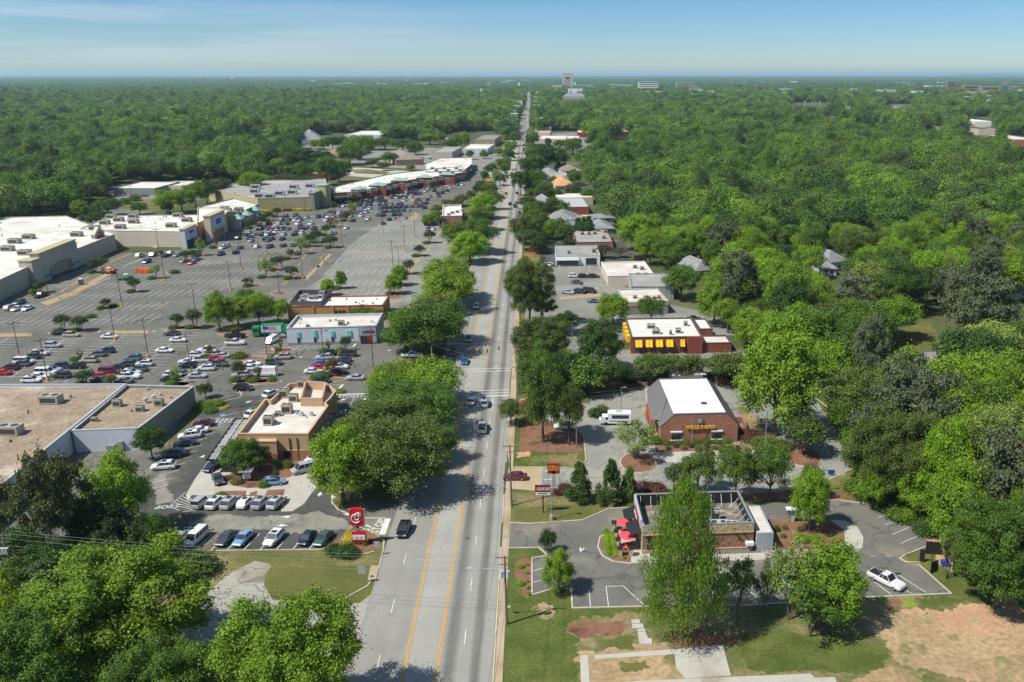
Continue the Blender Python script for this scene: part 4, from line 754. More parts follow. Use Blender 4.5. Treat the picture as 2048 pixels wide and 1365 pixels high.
# --- bank with white flat roof and metal mansards
hE, hT = 4.1, 6.7
bf = rect((1321, 888), (1474, 884), (1310, 811)); A, B, Cc, D = [Vector(q) for q in bf]
dX = (B-A).normalized(); dYv = (D-A).normalized(); W = (B-A).length; Dp = (D-A).length
r = thing('bank_building', 'brick bank with flat white roof, grey metal side slopes and yellow lettering', 'bank', ((A.x+B.x)/2, (A.y+D.y)/2, 0))
def bp(u_, v_, z): q = A+dX*u_+dYv*v_; return (q.x, q.y, z)
i0, i1 = W*.165, W*.845
mb = MB()
for v_ in (0, Dp):
    f = [bp(0, v_, 0), bp(W, v_, 0), bp(W, v_, hE), bp(i1, v_, hT), bp(i0, v_, hT), bp(0, v_, hE)]; g_ = [bp(*(q_)) for q_ in ((0, v_+(.35 if v_ == 0 else -.35), 0), (W, v_+(.35 if v_ == 0 else -.35), 0), (W, v_+(.35 if v_ == 0 else -.35), hE), (i1, v_+(.35 if v_ == 0 else -.35), hT), (i0, v_+(.35 if v_ == 0 else -.35), hT), (0, v_+(.35 if v_ == 0 else -.35), hE))]
    mb.face(f if v_ == 0 else f[::-1]); mb.face(g_[::-1] if v_ == 0 else g_)
    for k in range(6): mb.face([f[k], g_[k], g_[(k+1) % 6], f[(k+1) % 6]])
mb.face([bp(.02, .35, 0), bp(.02, .35, hE-.3), bp(.02, Dp-.35, hE-.3), bp(.02, Dp-.35, 0)]); mb.face([bp(W-.02, .35, 0), bp(W-.02, Dp-.35, 0), bp(W-.02, Dp-.35, hE-.3), bp(W-.02, .35, hE-.3)])
mb.build('brick_wall', M['brick'], r)
MB().face([bp(i0, .36, hT-.08), bp(i1, .36, hT-.08), bp(i1, Dp-.36, hT-.08), bp(i0, Dp-.36, hT-.08)]).build('flat_roof', M['bankroof'], r)
mb = MB(); mb.face([bp(-.35, .36, hE-.35), bp(i0, .36, hT-.06), bp(i0, Dp-.36, hT-.06), bp(-.35, Dp-.36, hE-.35)]); mb.face([bp(W+.35, .36, hE-.35), bp(W+.35, Dp-.36, hE-.35), bp(i1, Dp-.36, hT-.06), bp(i1, .36, hT-.06)]); mb.build('metal_mansard', M['seam'], r)
mb = MB(); mb.face([bp(-1.3, Dp*.18, hE), bp(-1.3, Dp*.62, hE), bp(i0, Dp*.62, hT-.03), bp(i0*.9, Dp*.4, hT+.02)]); mb.face([bp(-1.3, Dp*.18, hE), bp(i0*.9, Dp*.4, hT+.02), bp(.2, Dp*.12, hE+.2)]); mb.build('porch_roof', M['seam'], r)
mb = MB()
for t in (.16, .27, .38, .49, .6): q = bp(-1.1, Dp*t, 0); mb.box((q[0], q[1], hE/2), (.6, .7, hE))
q = bp(-1.1, Dp*.38, 0); mb.box((q[0], q[1], hE-.5), (.5, Dp*.46, 1.)); mb.build('brick_colonnade', M['brick'], r)
mb = MB(); text(mb, 'WELLS FARGO', 1.0, bp(-1.5, Dp*.37, hE-.5), tuple(-dYv)+(0,), (0, 0, 1), .1, .02, .9); mb.build('side_lettering', M['redcloth'], r)
mb = MB()
for (p_, q_) in (((0, hE), (i0, hT)), ((i0, hT), (i1, hT)), ((i1, hT), (W, hE))):
    for v_ in (-.04, Dp-.3): a_, b_ = bp(p_[0], v_+.17, p_[1]+.03), bp(q_[0], v_+.17, q_[1]+.03); mb.tube(a_, b_, .2, .2, 4)
mb.build('metal_coping', M['dgrey'], r)
c_ = bp(W*.5, -.1, 5.25); mb = MB(); mb.tube((c_[0], c_[1], c_[2]), (c_[0]-dYv.x*.12, c_[1]-dYv.y*.12, c_[2]), .75, .75, 28); rv = mb.build('round_vent_frame', M['dgrey'], r); mb = MB(); mb.tube((c_[0], c_[1]-.05, c_[2]), (c_[0], c_[1]-.2, c_[2]), .62, .62, 28); mb.build('louvre', M['slate'], rv)
mb = MB(); text(mb, 'WELLS FARGO', 1.02, bp(W*.512, -.3, 3.75), (*dX, 0), (0, 0, 1), .22, .035, .93, 1.05); mb.build('yellow_lettering', M['ytext'], r)
for u_ in (.2, .73):
    mb = MB(); p0, p1 = bp(W*(u_-.075), -.12, 0), bp(W*(u_+.075), -.12, 0); mb.bar(p0[:2], p1[:2], .35, 2.55, 2.85); mb.bar(p0[:2], p1[:2], .3, .72, .86); f = mb.build('window', M['white'], r)
    p0, p1 = bp(W*(u_-.06), -.05, 0), bp(W*(u_+.06), -.05, 0); MB().bar(p0[:2], p1[:2], .12, .86, 2.55).build('pane', M['glass'], f)
MB().box(bp(W*.62, Dp*.27, hT+.05), (1.2, 1.1, .3)).build('roof_hatch', M['brown'], r)
q = bp(W+2, Dp*.45, 0); mb = MB(); mb.box((q[0], q[1], .8), (3, .3, 1.6)); mb.box((q[0]+1.5, q[1]-2.5, .8), (.3, 5, 1.6)); mb.build('garden_wall', M['brick'], r)
rr_ = rect((1345, 773), (1405, 771), (1350, 755)); Bk = Bldg('grey pyramid-roofed drive-up canopy behind the brick bank', rr_, 3.2, 'white', 'seam', .1, name='drive_up_canopy', cat='canopy')
cx = sum(q[0] for q in rr_)/4; cy = sum(q[1] for q in rr_)/4; o1 = inset(rr_, -.8); i1_ = inset(rr_, 2.)
mb = MB()
for i in range(4): mb.face([(*o1[i], 3.1), (*o1[(i+1) % 4], 3.1), (*i1_[(i+1) % 4], 4.6), (*i1_[i], 4.6)])
mb.face([(*q, 4.6) for q in i1_]); mb.build('hipped_roof', M['lgrey'], Bk.root)
# --- drive-in burger restaurant (stone walls, tall parapets)
hk = 5.1
KQ = rect((1285, 1108), (1505, 1100), (1272, 1040)); K1 = Bldg('stone-faced burger restaurant with open dark parapets and silver coping', KQ, hk, 'rstone', 'brownroof', 2.2, 'grey', name='restaurant_building', th=.25)
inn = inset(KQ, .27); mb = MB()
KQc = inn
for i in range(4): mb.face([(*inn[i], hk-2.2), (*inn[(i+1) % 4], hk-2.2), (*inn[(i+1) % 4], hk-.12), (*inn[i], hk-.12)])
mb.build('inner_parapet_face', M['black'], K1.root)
w_ = wall_toward(K1, 0, -1); wl = wall_toward(K1, -1, 0)
K1.box(w_, 0, 1, 3.55, hk-.2, 'stone', 'upper_stone_band', out=.1); K1.box(w_, 0, 1, 3.4, 3.55, 'cap', 'stone_ledge', out=.18); K1.box(w_, 0, 1, 0, .5, 'walk', 'base_course', out=.12); K1.box(w_, 0, 1, .5, .62, 'cap', 'stone_ledge', out=.18)
K1.box(wl, 0, 1, 0, hk-.1, 'walk', 'stucco_side', out=.1); K1.box(wl, .1, .9, 4.1, hk+.5, 'lgrey', 'sign_fascia', out=.3)
for u_ in (.04, .28): K1.win(w_, u_, u_+.045, .9, 3.1, 'black')
for u_ in (.835, .905): K1.box(w_, u_, u_+.02, 3.1, 3.35, 'black', 'wall_lamp', out=.45)
K1.box(w_, .93, 1.0, 1.2, 1.75, 'white', 'wall_cabinet', out=.8)
for (u0, u1) in ((.1, .45), (.5, .92)):
    a, d, n, L = K1.wallvec(wl); p, q = a+d*(u0*L), a+d*(u1*L); MB().idx([(*(p+n*.1), 3.5), (*(q+n*.1), 3.5), (*(q+n*2.3), 2.6), (*(p+n*2.3), 2.6), (*(p+n*.1), 3.58), (*(q+n*.1), 3.58), (*(q+n*2.3), 2.68), (*(p+n*2.3), 2.68)], [(3, 2, 1, 0), (4, 5, 6, 7), (0, 1, 5, 4), (1, 2, 6, 5), (2, 3, 7, 6), (3, 0, 4, 7)]).build('metal_awning', M['black'], K1.root)
a, d, n, L = K1.wallvec(wl); c_ = a+d*(.5*L)+n*.45; mb = MB(); mb.bar(tuple(c_-d*2.2), tuple(c_+d*2.2), .12, 3.5, 4.9); sg = mb.build('red_sign_board', M['dred'], K1.root); mb = MB(); text(mb, 'COOK OUT', .8, (*(c_+n*.1), 4.2), (*d, 0), (0, 0, 1), .05, .02, .75); mb.build('lettering', M['white'], sg)
zr = hk-2.2
for (x, y, a_, b_, c_) in ((1437, 1058, 3., 1.6, 1.2), (1463, 1062, 2., 1.6, 1.4), (1430, 1040, 1.5, 1.2, 1.8), (1330, 1050, 1.3, 1.3, 1.)): X, Y = G(x, y, zr); hvac(K1.root, X, Y, zr, a_, b_, c_, mat_='lgrey')
for k in range(10):
    t = .04+.1*k; p = Vector(KQc[3]).lerp(Vector(KQc[2]), t); MB().tube((p.x, p.y-.1, hk-.3), (p.x, p.y-1.5, zr), .06, .06, 5).build('parapet_brace', M['lgrey'], K1.root)
for k in range(5):
    t = .15+.17*k; p = Vector(KQc[1]).lerp(Vector(KQc[2]), t); MB().tube((p.x-.1, p.y, hk-.3), (p.x-1.6, p.y, zr), .06, .06, 5).build('parapet_brace', M['lgrey'], K1.root)
ST = rect((1512, 1103), (1545, 1102), (1508, 1046)); S1 = Bldg('white walk-in storage block attached right of the stone burger restaurant', ST, 3.4, 'gblock', 'stroof', .04, name='storage_building')
a, b_ = (*G(1540, 1106), 0), (*G(1528, 1098, 3.7), 3.7); rv = thing('ladder', 'metal ladder leaning on the white storage block', 'ladder', (a[0], a[1], 0)); mb = MB()
for s in (-.22, .22): mb.tube((a[0]+s, a[1], 0), (b_[0]+s, b_[1], 4.3), .035, .035, 5)
mb.build('rail', M['grey'], rv); mb = MB()
for k in range(12): t = (k+.5)/12; mb.tube((a[0]+(b_[0]-a[0])*t-.22, a[1]+(b_[1]-a[1])*t, 4.3*t), (a[0]+(b_[0]-a[0])*t+.22, a[1]+(b_[1]-a[1])*t, 4.3*t), .02, .02, 4)
mb.build('rung', M['grey'], rv)
# patio: stone piers, rail, umbrellas with red tables
for k, (x, y) in enumerate(((1228, 1060), (1232, 1077), (1236, 1094), (1240, 1112), (1262, 1112), (1264, 1066))):
    X, Y = G(x, y); rv = thing('patio_pier', 'square buff stone patio pier with black cap', 'pier', (X, Y, 0), 'stone piers around the patio'); MB().box((X, Y, .75), (.7, .7, 1.5)).build('pier', M['stone'], rv); MB().box((X, Y, 1.55), (.9, .9, .14)).build('cap', M['black'], rv)
tag(MB().bar(G(1228, 1060), G(1240, 1112), .12, .1, 1.).build('patio_fence', M['walk']), 'low buff fence between stone piers on the left of the patio', 'fence')
def umbrella(x, y, label):
    X, Y = G(x, y); r = thing('patio_umbrella', label, 'umbrella', (X, Y, 0), 'red patio umbrellas'); mb = MB(); n = 16; ct = (X, Y, 2.95)
    for i in range(n): t0, t1 = 2*math.pi*i/n, 2*math.pi*(i+1)/n; rr = 1.55; mb.face([ct, (X+rr*math.cos(t0), Y+rr*math.sin(t0), 2.35), (X+rr*math.cos(t1), Y+rr*math.sin(t1), 2.35)])
    mb.build('canopy', M['redcloth'], r); MB().tube((X, Y, 0), (X, Y, 3.05), .03, .03, 6).build('pole', M['grey'], r)
    t = thing('patio_table', label.replace('umbrella', 'picnic table').replace('shading', 'beside'), 'table', (X, Y, 0), 'red patio tables'); MB().tube((X, Y, .7), (X, Y, .76), .6, .6, 14).build('tabletop', M['red'], t)
    for k in range(4): q = math.pi/4+k*math.pi/2; MB().box((X+.95*math.cos(q), Y+.95*math.sin(q), .42), (.7, .35, .08), q+math.pi/2).build('bench', M['red'], t); MB().tube((X, Y, .0), (X+.9*math.cos(q), Y+.9*math.sin(q), .4), .03, .03, 5).build('leg', M['red'], t)
umbrella(1251, 1069, 'farther red umbrella shading the patio of the burger restaurant'); umbrella(1256, 1096, 'nearer red umbrella shading the patio of the burger restaurant')
# menu shelter, dumpster enclosure
X, Y = G(1585, 1044); r = thing('menu_canopy', 'white T-shaped menu board canopy at the drive-through lane', 'menu board', (X, Y, 0)); MB().box((X, Y, 2.6), (2.6, 1.2, .2)).build('roof', M['white'], r); MB().box((X, Y, 1.3), (.5, .4, 2.6)).build('post', M['lgrey'], r); mb = MB(); [mb.box((X+s*.75, Y-.1, 1.6), (.7, .12, 1.5)) for s in (-1, 1)]; mb.build('menu_panel', M['grey'], r)
q = px((1848, 1125), (1905, 1142), (1912, 1112), (1850, 1108)); r = thing('bin_enclosure', 'black slatted bin enclosure with open gates at the lot corner', 'enclosure', (*q[0], 0)); mb = MB()
for i in (1, 2): mb.bar(q[i], q[(i+1) % 4], .15, 0, 2.3)
mb.build('fence_panel', M['black'], r)
for (a_, b_) in (((1848, 1125), (1838, 1124)), ((1861, 1148), (1863, 1126))): MB().bar(G(*a_), G(*b_), .12, .1, 2.3).build('gate', M['black'], r)
MB().box((*G(1890, 1132), .5), (1.2, .9, .9)).build('bin', M['blue'], r)
# --- wing restaurant: dark brick with yellow awnings
hw = 4.9
L1 = Bldg('dark red brick restaurant with bright yellow awnings and flat white roof', rect((1262, 708), (1403, 706), (1246, 668)), hw, 'dbrick', 'wroof', .35, 'dgrey', name='restaurant_building')
w_ = wall_toward(L1, 0, -1)
def awn(u0, u1):
    a, d, n, L = L1.wallvec(w_); p, q = a+d*(u0*L), a+d*(u1*L); MB().idx([(*(p+n*.1), 4.1), (*(q+n*.1), 4.1), (*(q+n*1.3), 2.3), (*(p+n*1.3), 2.3), (*(p+n*.1), 2.4), (*(q+n*.1), 2.4)], [(0, 3, 2, 1), (0, 4, 3), (1, 2, 5)]).build('yellow_awning', M['awning'], L1.root)
    mb = MB(); mb.bar(tuple(p+n*1.32), tuple(q+n*1.32), .05, 2.2, 2.3)
    for t in (0, .5, 1): s_ = p.lerp(q, t); mb.tube((*(s_+n*.12), 4.15), (*(s_+n*1.34), 2.33), .04, .04, 4)
    mb.build('awning_frame', M['black'], L1.root); L1.win(w_, u0+.005, u1-.005, .8, 2.2, 'black')
for u_ in (.055, .2, .345, .49): awn(u_, u_+.1)
awn(.69, .755)
L1.box(w_, .79, 1.0, 0, hw+.1, 'dbrick', 'projecting_bay', out=.9)
for (x, y, a_, b_) in ((1302, 657, 2.6, 1.5), (1312, 668, 2.4, 1.5), (1356, 666, 1.6, 1.6), (1371, 652, 1.2, 1.2), (1341, 670, .8, .8)): L1.unit(x, y, sx=a_, sy=b_, h=1.2, mat_='lgrey')
wl = wall_toward(L1, -1, 0)
for u_ in (.1, .3, .5, .7): L1.box(wl, u_, u_+.12, 2.3, 4.2, 'awning', 'yellow_awning', out=.9)
L2 = Bldg('low brick service wing right of the yellow-awning restaurant', rect((1404, 706), (1462, 705), (1404, 690)), 2.9, 'dbrick', 'stroof', .4, 'dgrey', name='service_building')
L3 = Bldg('brick back wing of the yellow-awning restaurant', rect((1398, 690), (1424, 689.5), (1398, 668)), hw-.05, 'dbrick', 'wroof', .35, 'dgrey', name='service_building')
# --- right strip: block shops
O1 = Bldg('dark grey block shop with buff upper band and green awning', rect((1252, 631), (1336, 628), (1250, 603)), 4.4, 'gblock2', 'stroof', .3, 'beige', name='store_building')
w_ = wall_toward(O1, 0, -1); O1.box(w_, 0, 1, 3., 4.45, 'olive', 'buff_band', out=.12); O1.box(wall_toward(O1, -1, 0), .1, .5, 2.3, 2.9, 'green', 'green_awning', out=1.2)
for (x, y) in ((1270, 597), (1297, 598), (1318, 597)): O1.unit(x, y, sx=1.4, sy=1., h=.8)
O2 = Bldg('pale grey block building with patched flat roof behind the dark shop', rect((1262, 600), (1347, 600), (1215, 572)), 4.8, 'gblock', 'greyroof', .3, 'greyroof', name='store_building')
O2.win(wall_toward(O2, 0, -1), .22, .4, 1.6, 3.2)
O3 = Bldg('low building with stained white flat roof beside the small car park', rect((1216, 573), (1308, 571), (1208, 544)), 4., 'cream', 'stroof', .3, 'white', name='store_building')
for (x, y) in ((1270, 537), (1284, 540), (1291, 553), (1276, 553)): O3.unit(x, y, sx=1.6, sy=1.3, h=1.1)
O4 = Bldg('white single-storey office with dark window bays and flat roof', rect((1112, 532), (1200, 531), (1110, 511)), 4.2, 'white', 'greyroof', .3, 'lgrey', name='office_building')
w_ = wall_toward(O4, 0, -1); O4.win(w_, .68, .92, .5, 3.0, 'black', mull=4); O4.win(w_, .02, .5, .5, 2.4, 'black', mull=5)
a, d, n, L = O4.wallvec(w_); MB().idx([(*(a+n*.1), 3.7), (*(a+d*(L*.52)+n*.1), 3.7), (*(a+d*(L*.52)+n*2.4), 2.7), (*(a+n*2.4), 2.7)], [(0, 3, 2, 1)]).build('porch_roof', M['lgrey'], O4.root)
O4.unit(1138, 508, sx=1.3, sy=1.2, h=1.2); O4.unit(1188, 506, sx=1.7, sy=1.4, h=1.6)
O5 = Bldg('red brick office with grey flat roof and rooftop plant', rect((1152, 506), (1226, 505), (1148, 478)), 4.7, 'pbrick', 'greyroof', .4, 'brown', name='office_building')
for (x, y) in ((1165, 470), (1178, 470), (1190, 469), (1196, 463), (1208, 478), (1211, 466)): O5.unit(x, y, sx=1.8, sy=1.5, h=1.2)
O5.box(wall_toward(O5, 0, -1), .1, .35, .5, 2., 'glass', 'window', out=.06)
def house(label, q, hw_, hr, wall, roof, name='house', cat='house', chim=None, ov=.6):
    A, B, Cc, D = [Vector(p) for p in q]; cx, cy = (A+B+Cc+D)/4; r = thing(name, label, cat, (cx, cy, 0)); MB().prism([tuple(p) for p in q], 0, hw_).build('wall', M[wall], r)
    o = inset(q, -ov); o = [Vector(p) for p in o]
    if (o[1]-o[0]).length < (o[2]-o[1]).length: o = o[1:]+o[:1]
    m0, m1 = (o[0]+o[3])/2, (o[1]+o[2])/2; L = (m1-m0).length; r0 = m0.lerp(m1, .22); r1 = m0.lerp(m1, .78); mb = MB(); z0, z1 = hw_-.05, hw_+hr
    mb.idx([(*o[0], z0), (*o[1], z0), (*o[2], z0), (*o[3], z0), (*r0, z1), (*r1, z1)], [(0, 1, 5, 4), (1, 2, 5), (2, 3, 4, 5), (3, 0, 4)]); rf = mb.build('roof', M[roof], r)
    if chim: MB().box((*(r0.lerp(r1, .3)), z1), (.8, .8, 1.8)).build('chimney', M['brick'], rf)
    for t in (.25, .6): p = A.lerp(B, t); d = (B-A).normalized(); w = MB().bar(tuple(p+Vector((0, -.05))), tuple(p+d*1.6+Vector((0, -.05))), .1, 1., 2.4).build('window', M['white'], r); MB().bar(tuple(p+d*.15+Vector((0, -.11))), tuple(p+d*1.45+Vector((0, -.11))), .04, 1.1, 2.3).build('pane', M['glass'], w)
    return r
house('pale blue gabled house used as an office near the road', rect((1100, 452), (1150, 452), (1098, 440)), 3.6, 3, 'wblock', 'slate')
house('grey-roofed annexe in front of the pale blue gabled house', rect((1118, 462), (1155, 461), (1118, 448)), 2.8, 1.8, 'wblock', 'slate')
house('small grey gabled workshop behind the brick office', rect((1190, 470), (1228, 469), (1188, 455)), 3., 2.2, 'gblock2', 'slate', 'workshop_building', 'building')
house('long low grey-roofed shed behind the small workshop', rect((1188, 448), (1228, 447), (1186, 440)), 3., .8, 'gblock', 'slate', 'shed_building', 'building')
house('brown brick building with steep grey gable facing the road', rect((1086, 424), (1112, 423), (1084, 410)), 4., 3.6, 'dbrick', 'slate', 'office_building', 'building')
Bldg('long brown brick building with grey metal roof right of the steep gable', rect((1112, 431), (1178, 430), (1112, 412)), 4.6, 'dbrick', 'lgrey', .1, name='store_building'); Bldg('white-roofed shop block behind the long brown brick building', rect((1114, 411), (1186, 410), (1116, 402)), 4.6, 'cream', 'wroof', .3, name='store_building')
house('building with orange-tan hipped roof and white walls', rect((1112, 383), (1152, 382), (1110, 371)), 3.6, 4.2, 'wblock', 'orshingle', 'store_building', 'building')
house('house with brown shingle roof and blue gable', rect((1126, 352), (1163, 351), (1126, 342)), 3.8, 3.6, 'wblock', 'brshingle'); Bldg('white-roofed building behind the orange-tan hipped roof', rect((1080, 366), (1138, 365), (1080, 357)), 4.4, 'wblock', 'greyroof', .4, name='store_building')
house('blue-grey gabled house left of the brown shingle roof', rect((1098, 356), (1116, 355), (1098, 347)), 3.4, 3.2, 'wblock', 'slate')
house('large grey house with many hips among the trees', rect((1652, 545), (1690, 540), (1648, 520)), 4., 4., 'wblock', 'slate', chim=1, ov=1.); house('grey gabled house wing with brick chimney, near the large grey house', rect((1640, 552), (1672, 552), (1640, 540)), 3., 2.4, 'wblock', 'slate', chim=1)
house('small gabled house with brick chimney at the edge of the woods', rect((1392, 560), (1430, 556), (1385, 540)), 3.6, 3.4, 'gblock', 'slate', chim=1); house('white bungalow beside the sunny lawn', rect((1772, 655), (1822, 650), (1770, 640)), 2.8, 2., 'wblock', 'slate')
house('pale roofed house at the right edge of the woods', rect((2030, 600), (2080, 590), (2026, 580)), 3., 2.4, 'wblock', 'brshingle')
# buildings farther up the road on both sides
for (lab, x0, x1, yb, yk, h, wall, roof, nm) in (
 ('orange-roofed shop on the right of the far road', 1073, 1100, 276, 271, 6, 'cream', 'orshingle', 'store_building'), ('white strip of shops below the orange-roofed shop', 1078, 1132, 287, 280, 5, 'cream', 'wroof', 'store_building'),
 ('brick-fronted shop right of the white strip', 1132, 1158, 286, 280, 5, 'pbrick', 'wroof', 'store_building'), ('red-fasciaed shop among far trees', 1154, 1176, 275, 270, 6, 'dred', 'wroof', 'store_building'),
 ('white warehouse roof beside the far road', 1084, 1102, 263, 258, 6, 'white', 'wroof', 'warehouse_building'), ('white roofed store in trees right of far road', 1102, 1122, 250, 245, 7, 'white', 'wroof', 'warehouse_building'),
 ('pale blue roofed unit beside the far road', 1064, 1082, 228, 223, 8, 'wblock', 'wroof', 'warehouse_building'), ('long white unit beside the far road', 1070, 1094, 234, 229, 8, 'white', 'wroof', 'warehouse_building'),
 ('white commercial block left of the far road', 925, 976, 310, 300, 6, 'wblock', 'wroof', 'store_building'), ('beige two-level restaurant with grey hip roof left of the far road', 950, 990, 294, 284, 8, 'stucco', 'slate', 'restaurant_building'),
 ('grey cinema-like block behind the arcade', 865, 905, 320, 308, 7, 'beige', 'greyroof', 'store_building'), ('long white store with blue fascia in front of the pine wood', 690, 762, 284, 275, 8, 'wblock', 'wroof', 'store_building'),
 ('flat tan-roofed office behind the car park trees', 632, 706, 318, 305, 5, 'stucco', 'groof', 'office_building'), ('grey roofed shop far left behind the lot', 228, 312, 392, 378, 5, 'gblock2', 'wroof', 'store_building'),
 ('low white-roofed unit behind the back road', 312, 372, 385, 375, 4.5, 'cream', 'wroof', 'store_building'), ('red brick shop behind the lot trees', 404, 432, 382, 372, 4.5, 'pbrick', 'wroof', 'store_building'),
 ('curved-roof pavilion behind the supermarket', 602, 660, 362, 350, 5, 'brown', 'stucco', 'pavilion_building'), ('low grey building near left lot road', 350, 400, 398, 390, 4, 'gblock', 'greyroof', 'store_building'),
 ('long grey roofed block in front of the tall tower', 1125, 1170, 199, 192, 9, 'gblock', 'slate', 'apartment_building'), ('white church-like hall among the right-hand woods', 1948, 1982, 254, 247, 8, 'white', 'white', 'hall_building'),
 ('brown-roofed hall at the right below the white hall', 1956, 1990, 271, 264, 8, 'cream', 'brown', 'hall_building'), ('white-roofed store at the right edge', 2028, 2075, 292, 282, 7, 'pbrick', 'wroof', 'store_building'),
 ('small shop with cars beside it in the right-hand distance', 1858, 1880, 258, 254, 7, 'wblock', 'wroof', 'store_building')):
    Bldg(lab, rect((x0, yb), (x1, yb), ((x0+x1)/2, yk)), h, wall, roof, .5, name=nm)
house('white house with steep grey roof and gable in front of the wood', rect((604, 291), (645, 290), (606, 280)), 6, 8, 'white', 'slate'); house('church with long sloping brown-grey roof behind the arcade', rect((792, 332), (848, 330), (790, 318)), 5, 5, 'stucco', 'brshingle', 'church', 'church')
house('beige-roofed house standing out of the far trees', rect((1222, 278), (1258, 277), (1222, 268)), 8, 8, 'stucco', 'brshingle'); house('dark hipped kiosk behind the arcade', rect((884, 296), (900, 296), (884, 290)), 6, 5, 'brown', 'slate', 'kiosk', 'building')
# --- skyline
def far(label, x0, x1, yb, yt, col, name='town_building', cat='building', win=(0, 0), roof='lgrey', dk=.5):
    yb = 150+(yb-150)/.8; X, Y = G(x0, yb); X2, _ = G(x1, yb); h = hgt(x0, yb, yt); w = X2-X; d_ = min(w*dk, 60); r = thing(name, label, cat, ((X+X2)/2, Y, 0)); MB().box(((X+X2)/2, Y+d_/2, h/2), (w, d_, h)).build('wall', M[col], r)
    MB().box(((X+X2)/2, Y+d_/2, h+.6), (w+1, d_+1, 1.2)).build('roof', M[roof], r)
    if win[0]:
        cx_, rz = win; mb = MB()
        for j in range(rz): z = h*(j+.45)/rz; mb.box(((X+X2)/2, Y-.12, z), (w*.94, .3, h/rz*.4))
        mb.build('window_band', M['glass'], r)
    return r, X, X2, Y, h, d_
r, X, X2, Y, h, d_ = far('tall sandy concrete tower with dark bowl-shaped recess near its top', 1125, 1146, 178, 148.5, 'cream', 'office_tower', 'tower', roof='cream', dk=.8)
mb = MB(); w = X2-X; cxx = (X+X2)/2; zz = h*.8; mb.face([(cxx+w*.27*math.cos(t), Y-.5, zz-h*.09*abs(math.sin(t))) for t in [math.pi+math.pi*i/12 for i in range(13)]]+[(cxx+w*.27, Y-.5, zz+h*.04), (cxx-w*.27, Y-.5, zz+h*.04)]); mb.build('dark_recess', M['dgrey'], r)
mb = MB(); [mb.box((cxx+w*k, Y-.3, h*.4), (w*.03, .5, h*.55)) for k in (-.3, -.18, -.06, .06, .18, .3)]; mb.build('window_strip', M['brown'], r)
for a_ in (('long low podium in front of the sandy tower', 1104, 1132, 178, 171, 'cream'), ('white low hall right of the sandy tower base', 1136, 1165, 182, 177.5, 'white'), ('white office slab on the skyline right of the tower', 1277, 1316, 179, 164, 'white', 'town_building', 'building', (1, 6)),
  ('buff office slab right of the white slab on the skyline', 1353, 1388, 178, 166.5, 'beige', 'town_building', 'building', (1, 6)), ('low white shed below the buff office slab', 1380, 1404, 184, 179, 'white'), ('pair of small white sheds right of the buff slab', 1406, 1428, 188, 182, 'white'),
  ('small brick office block on the skyline right of the tower', 1190, 1199, 172, 164.5, 'pbrick'), ('long low cream school on the skyline', 1234, 1266, 175, 170, 'cream'), ('row of low roofs beside the tower', 1152, 1186, 175, 170.5, 'gblock'), ('low reddish school in the middle distance', 1502, 1523, 177, 171, 'pbrick'),
  ('pale low warehouse in mid-distance woods', 1560, 1585, 182, 178, 'white'), ('red brick apartment tower on the right skyline', 1893, 1908, 179, 164, 'pbrick', 'apartment_tower', 'tower', (1, 8)), ('wide red brick campus block on the right skyline', 1927, 1960, 182, 172.5, 'pbrick', 'town_building', 'building', (1, 4)),
  ('long red and white campus block on the far right', 1962, 1998, 183, 174.5, 'pbrick', 'town_building', 'building', (1, 4)), ('glassy blue-grey block at the far right skyline', 1999, 2012, 184, 172.5, 'slate', 'town_building', 'building', (1, 6)), ('dark blue-grey block beside the glassy block', 2013, 2024, 184, 174, 'slate'),
  ('pale low building at the right frame edge', 2040, 2056, 185, 179, 'beige'), ('low red brick block below the campus', 1930, 1954, 188, 184.5, 'pbrick'), ('wide white sports hall among far woods', 1754, 1790, 186, 180.5, 'white'), ('small white warehouse in far woods', 1825, 1848, 187, 182.5, 'white'),
  ('long white roofed works in far woods', 1852, 1888, 177, 171.5, 'white'), ('short white roofed works left of the long one', 1818, 1840, 174, 170, 'white'), ('small white block in right-hand far woods', 1702, 1713, 183, 178, 'white'), ('white apartment block on the left skyline', 974, 983, 172, 164, 'wblock', 'apartment_tower', 'tower', (1, 6)),
  ('white silo-like tower left of the far road', 961, 964, 185, 177, 'white'), ('small white chapel left of the road end', 1036, 1040, 172, 165, 'white'), ('tiny white house on the left skyline', 224, 232, 178, 175.5, 'white'), ('low red shed on the far left horizon', 703, 716, 171, 168.5, 'pbrick'),
  ('pale roof in the left woods', 335, 347, 243, 238, 'cream'), ('small white roof in the left woods', 258, 266, 248, 245, 'white'), ('low white hall at the middle left horizon', 516, 538, 273, 270, 'white'), ('white shed near the big power pylons', 1788, 1802, 218, 213, 'white'), ('small white shed among woods', 1692, 1701, 219, 215, 'white')):
    far(*a_)
rt = random.Random(11)
for k in range(64):
    x = rt.uniform(1090, 2046) if k < 50 else rt.uniform(560, 1050); yb = rt.triangular(163, 190, 172) if k < 50 else rt.uniform(163, 172); wd = rt.uniform(5, 22); c_ = rt.choice(('white', 'white', 'cream', 'wblock', 'beige', 'pbrick', 'gblock'))
    far('small pale roofed building scattered in the far town', x, x+wd, yb, yb-rt.uniform(1.6, 4), c_, roof=rt.choice(('white', 'lgrey', 'wroof')))
for k in range(44):
    x = rt.uniform(1080, 2040); yb = rt.triangular(170, 198, 182); wd = rt.uniform(8, 26)
    far('small pale roofed building among the far right-hand woods', x, x+wd, yb, yb-rt.uniform(1.5, 3), rt.choice(('white', 'cream', 'wblock', 'beige', 'gblock')), roof=rt.choice(('white', 'lgrey', 'wroof')))
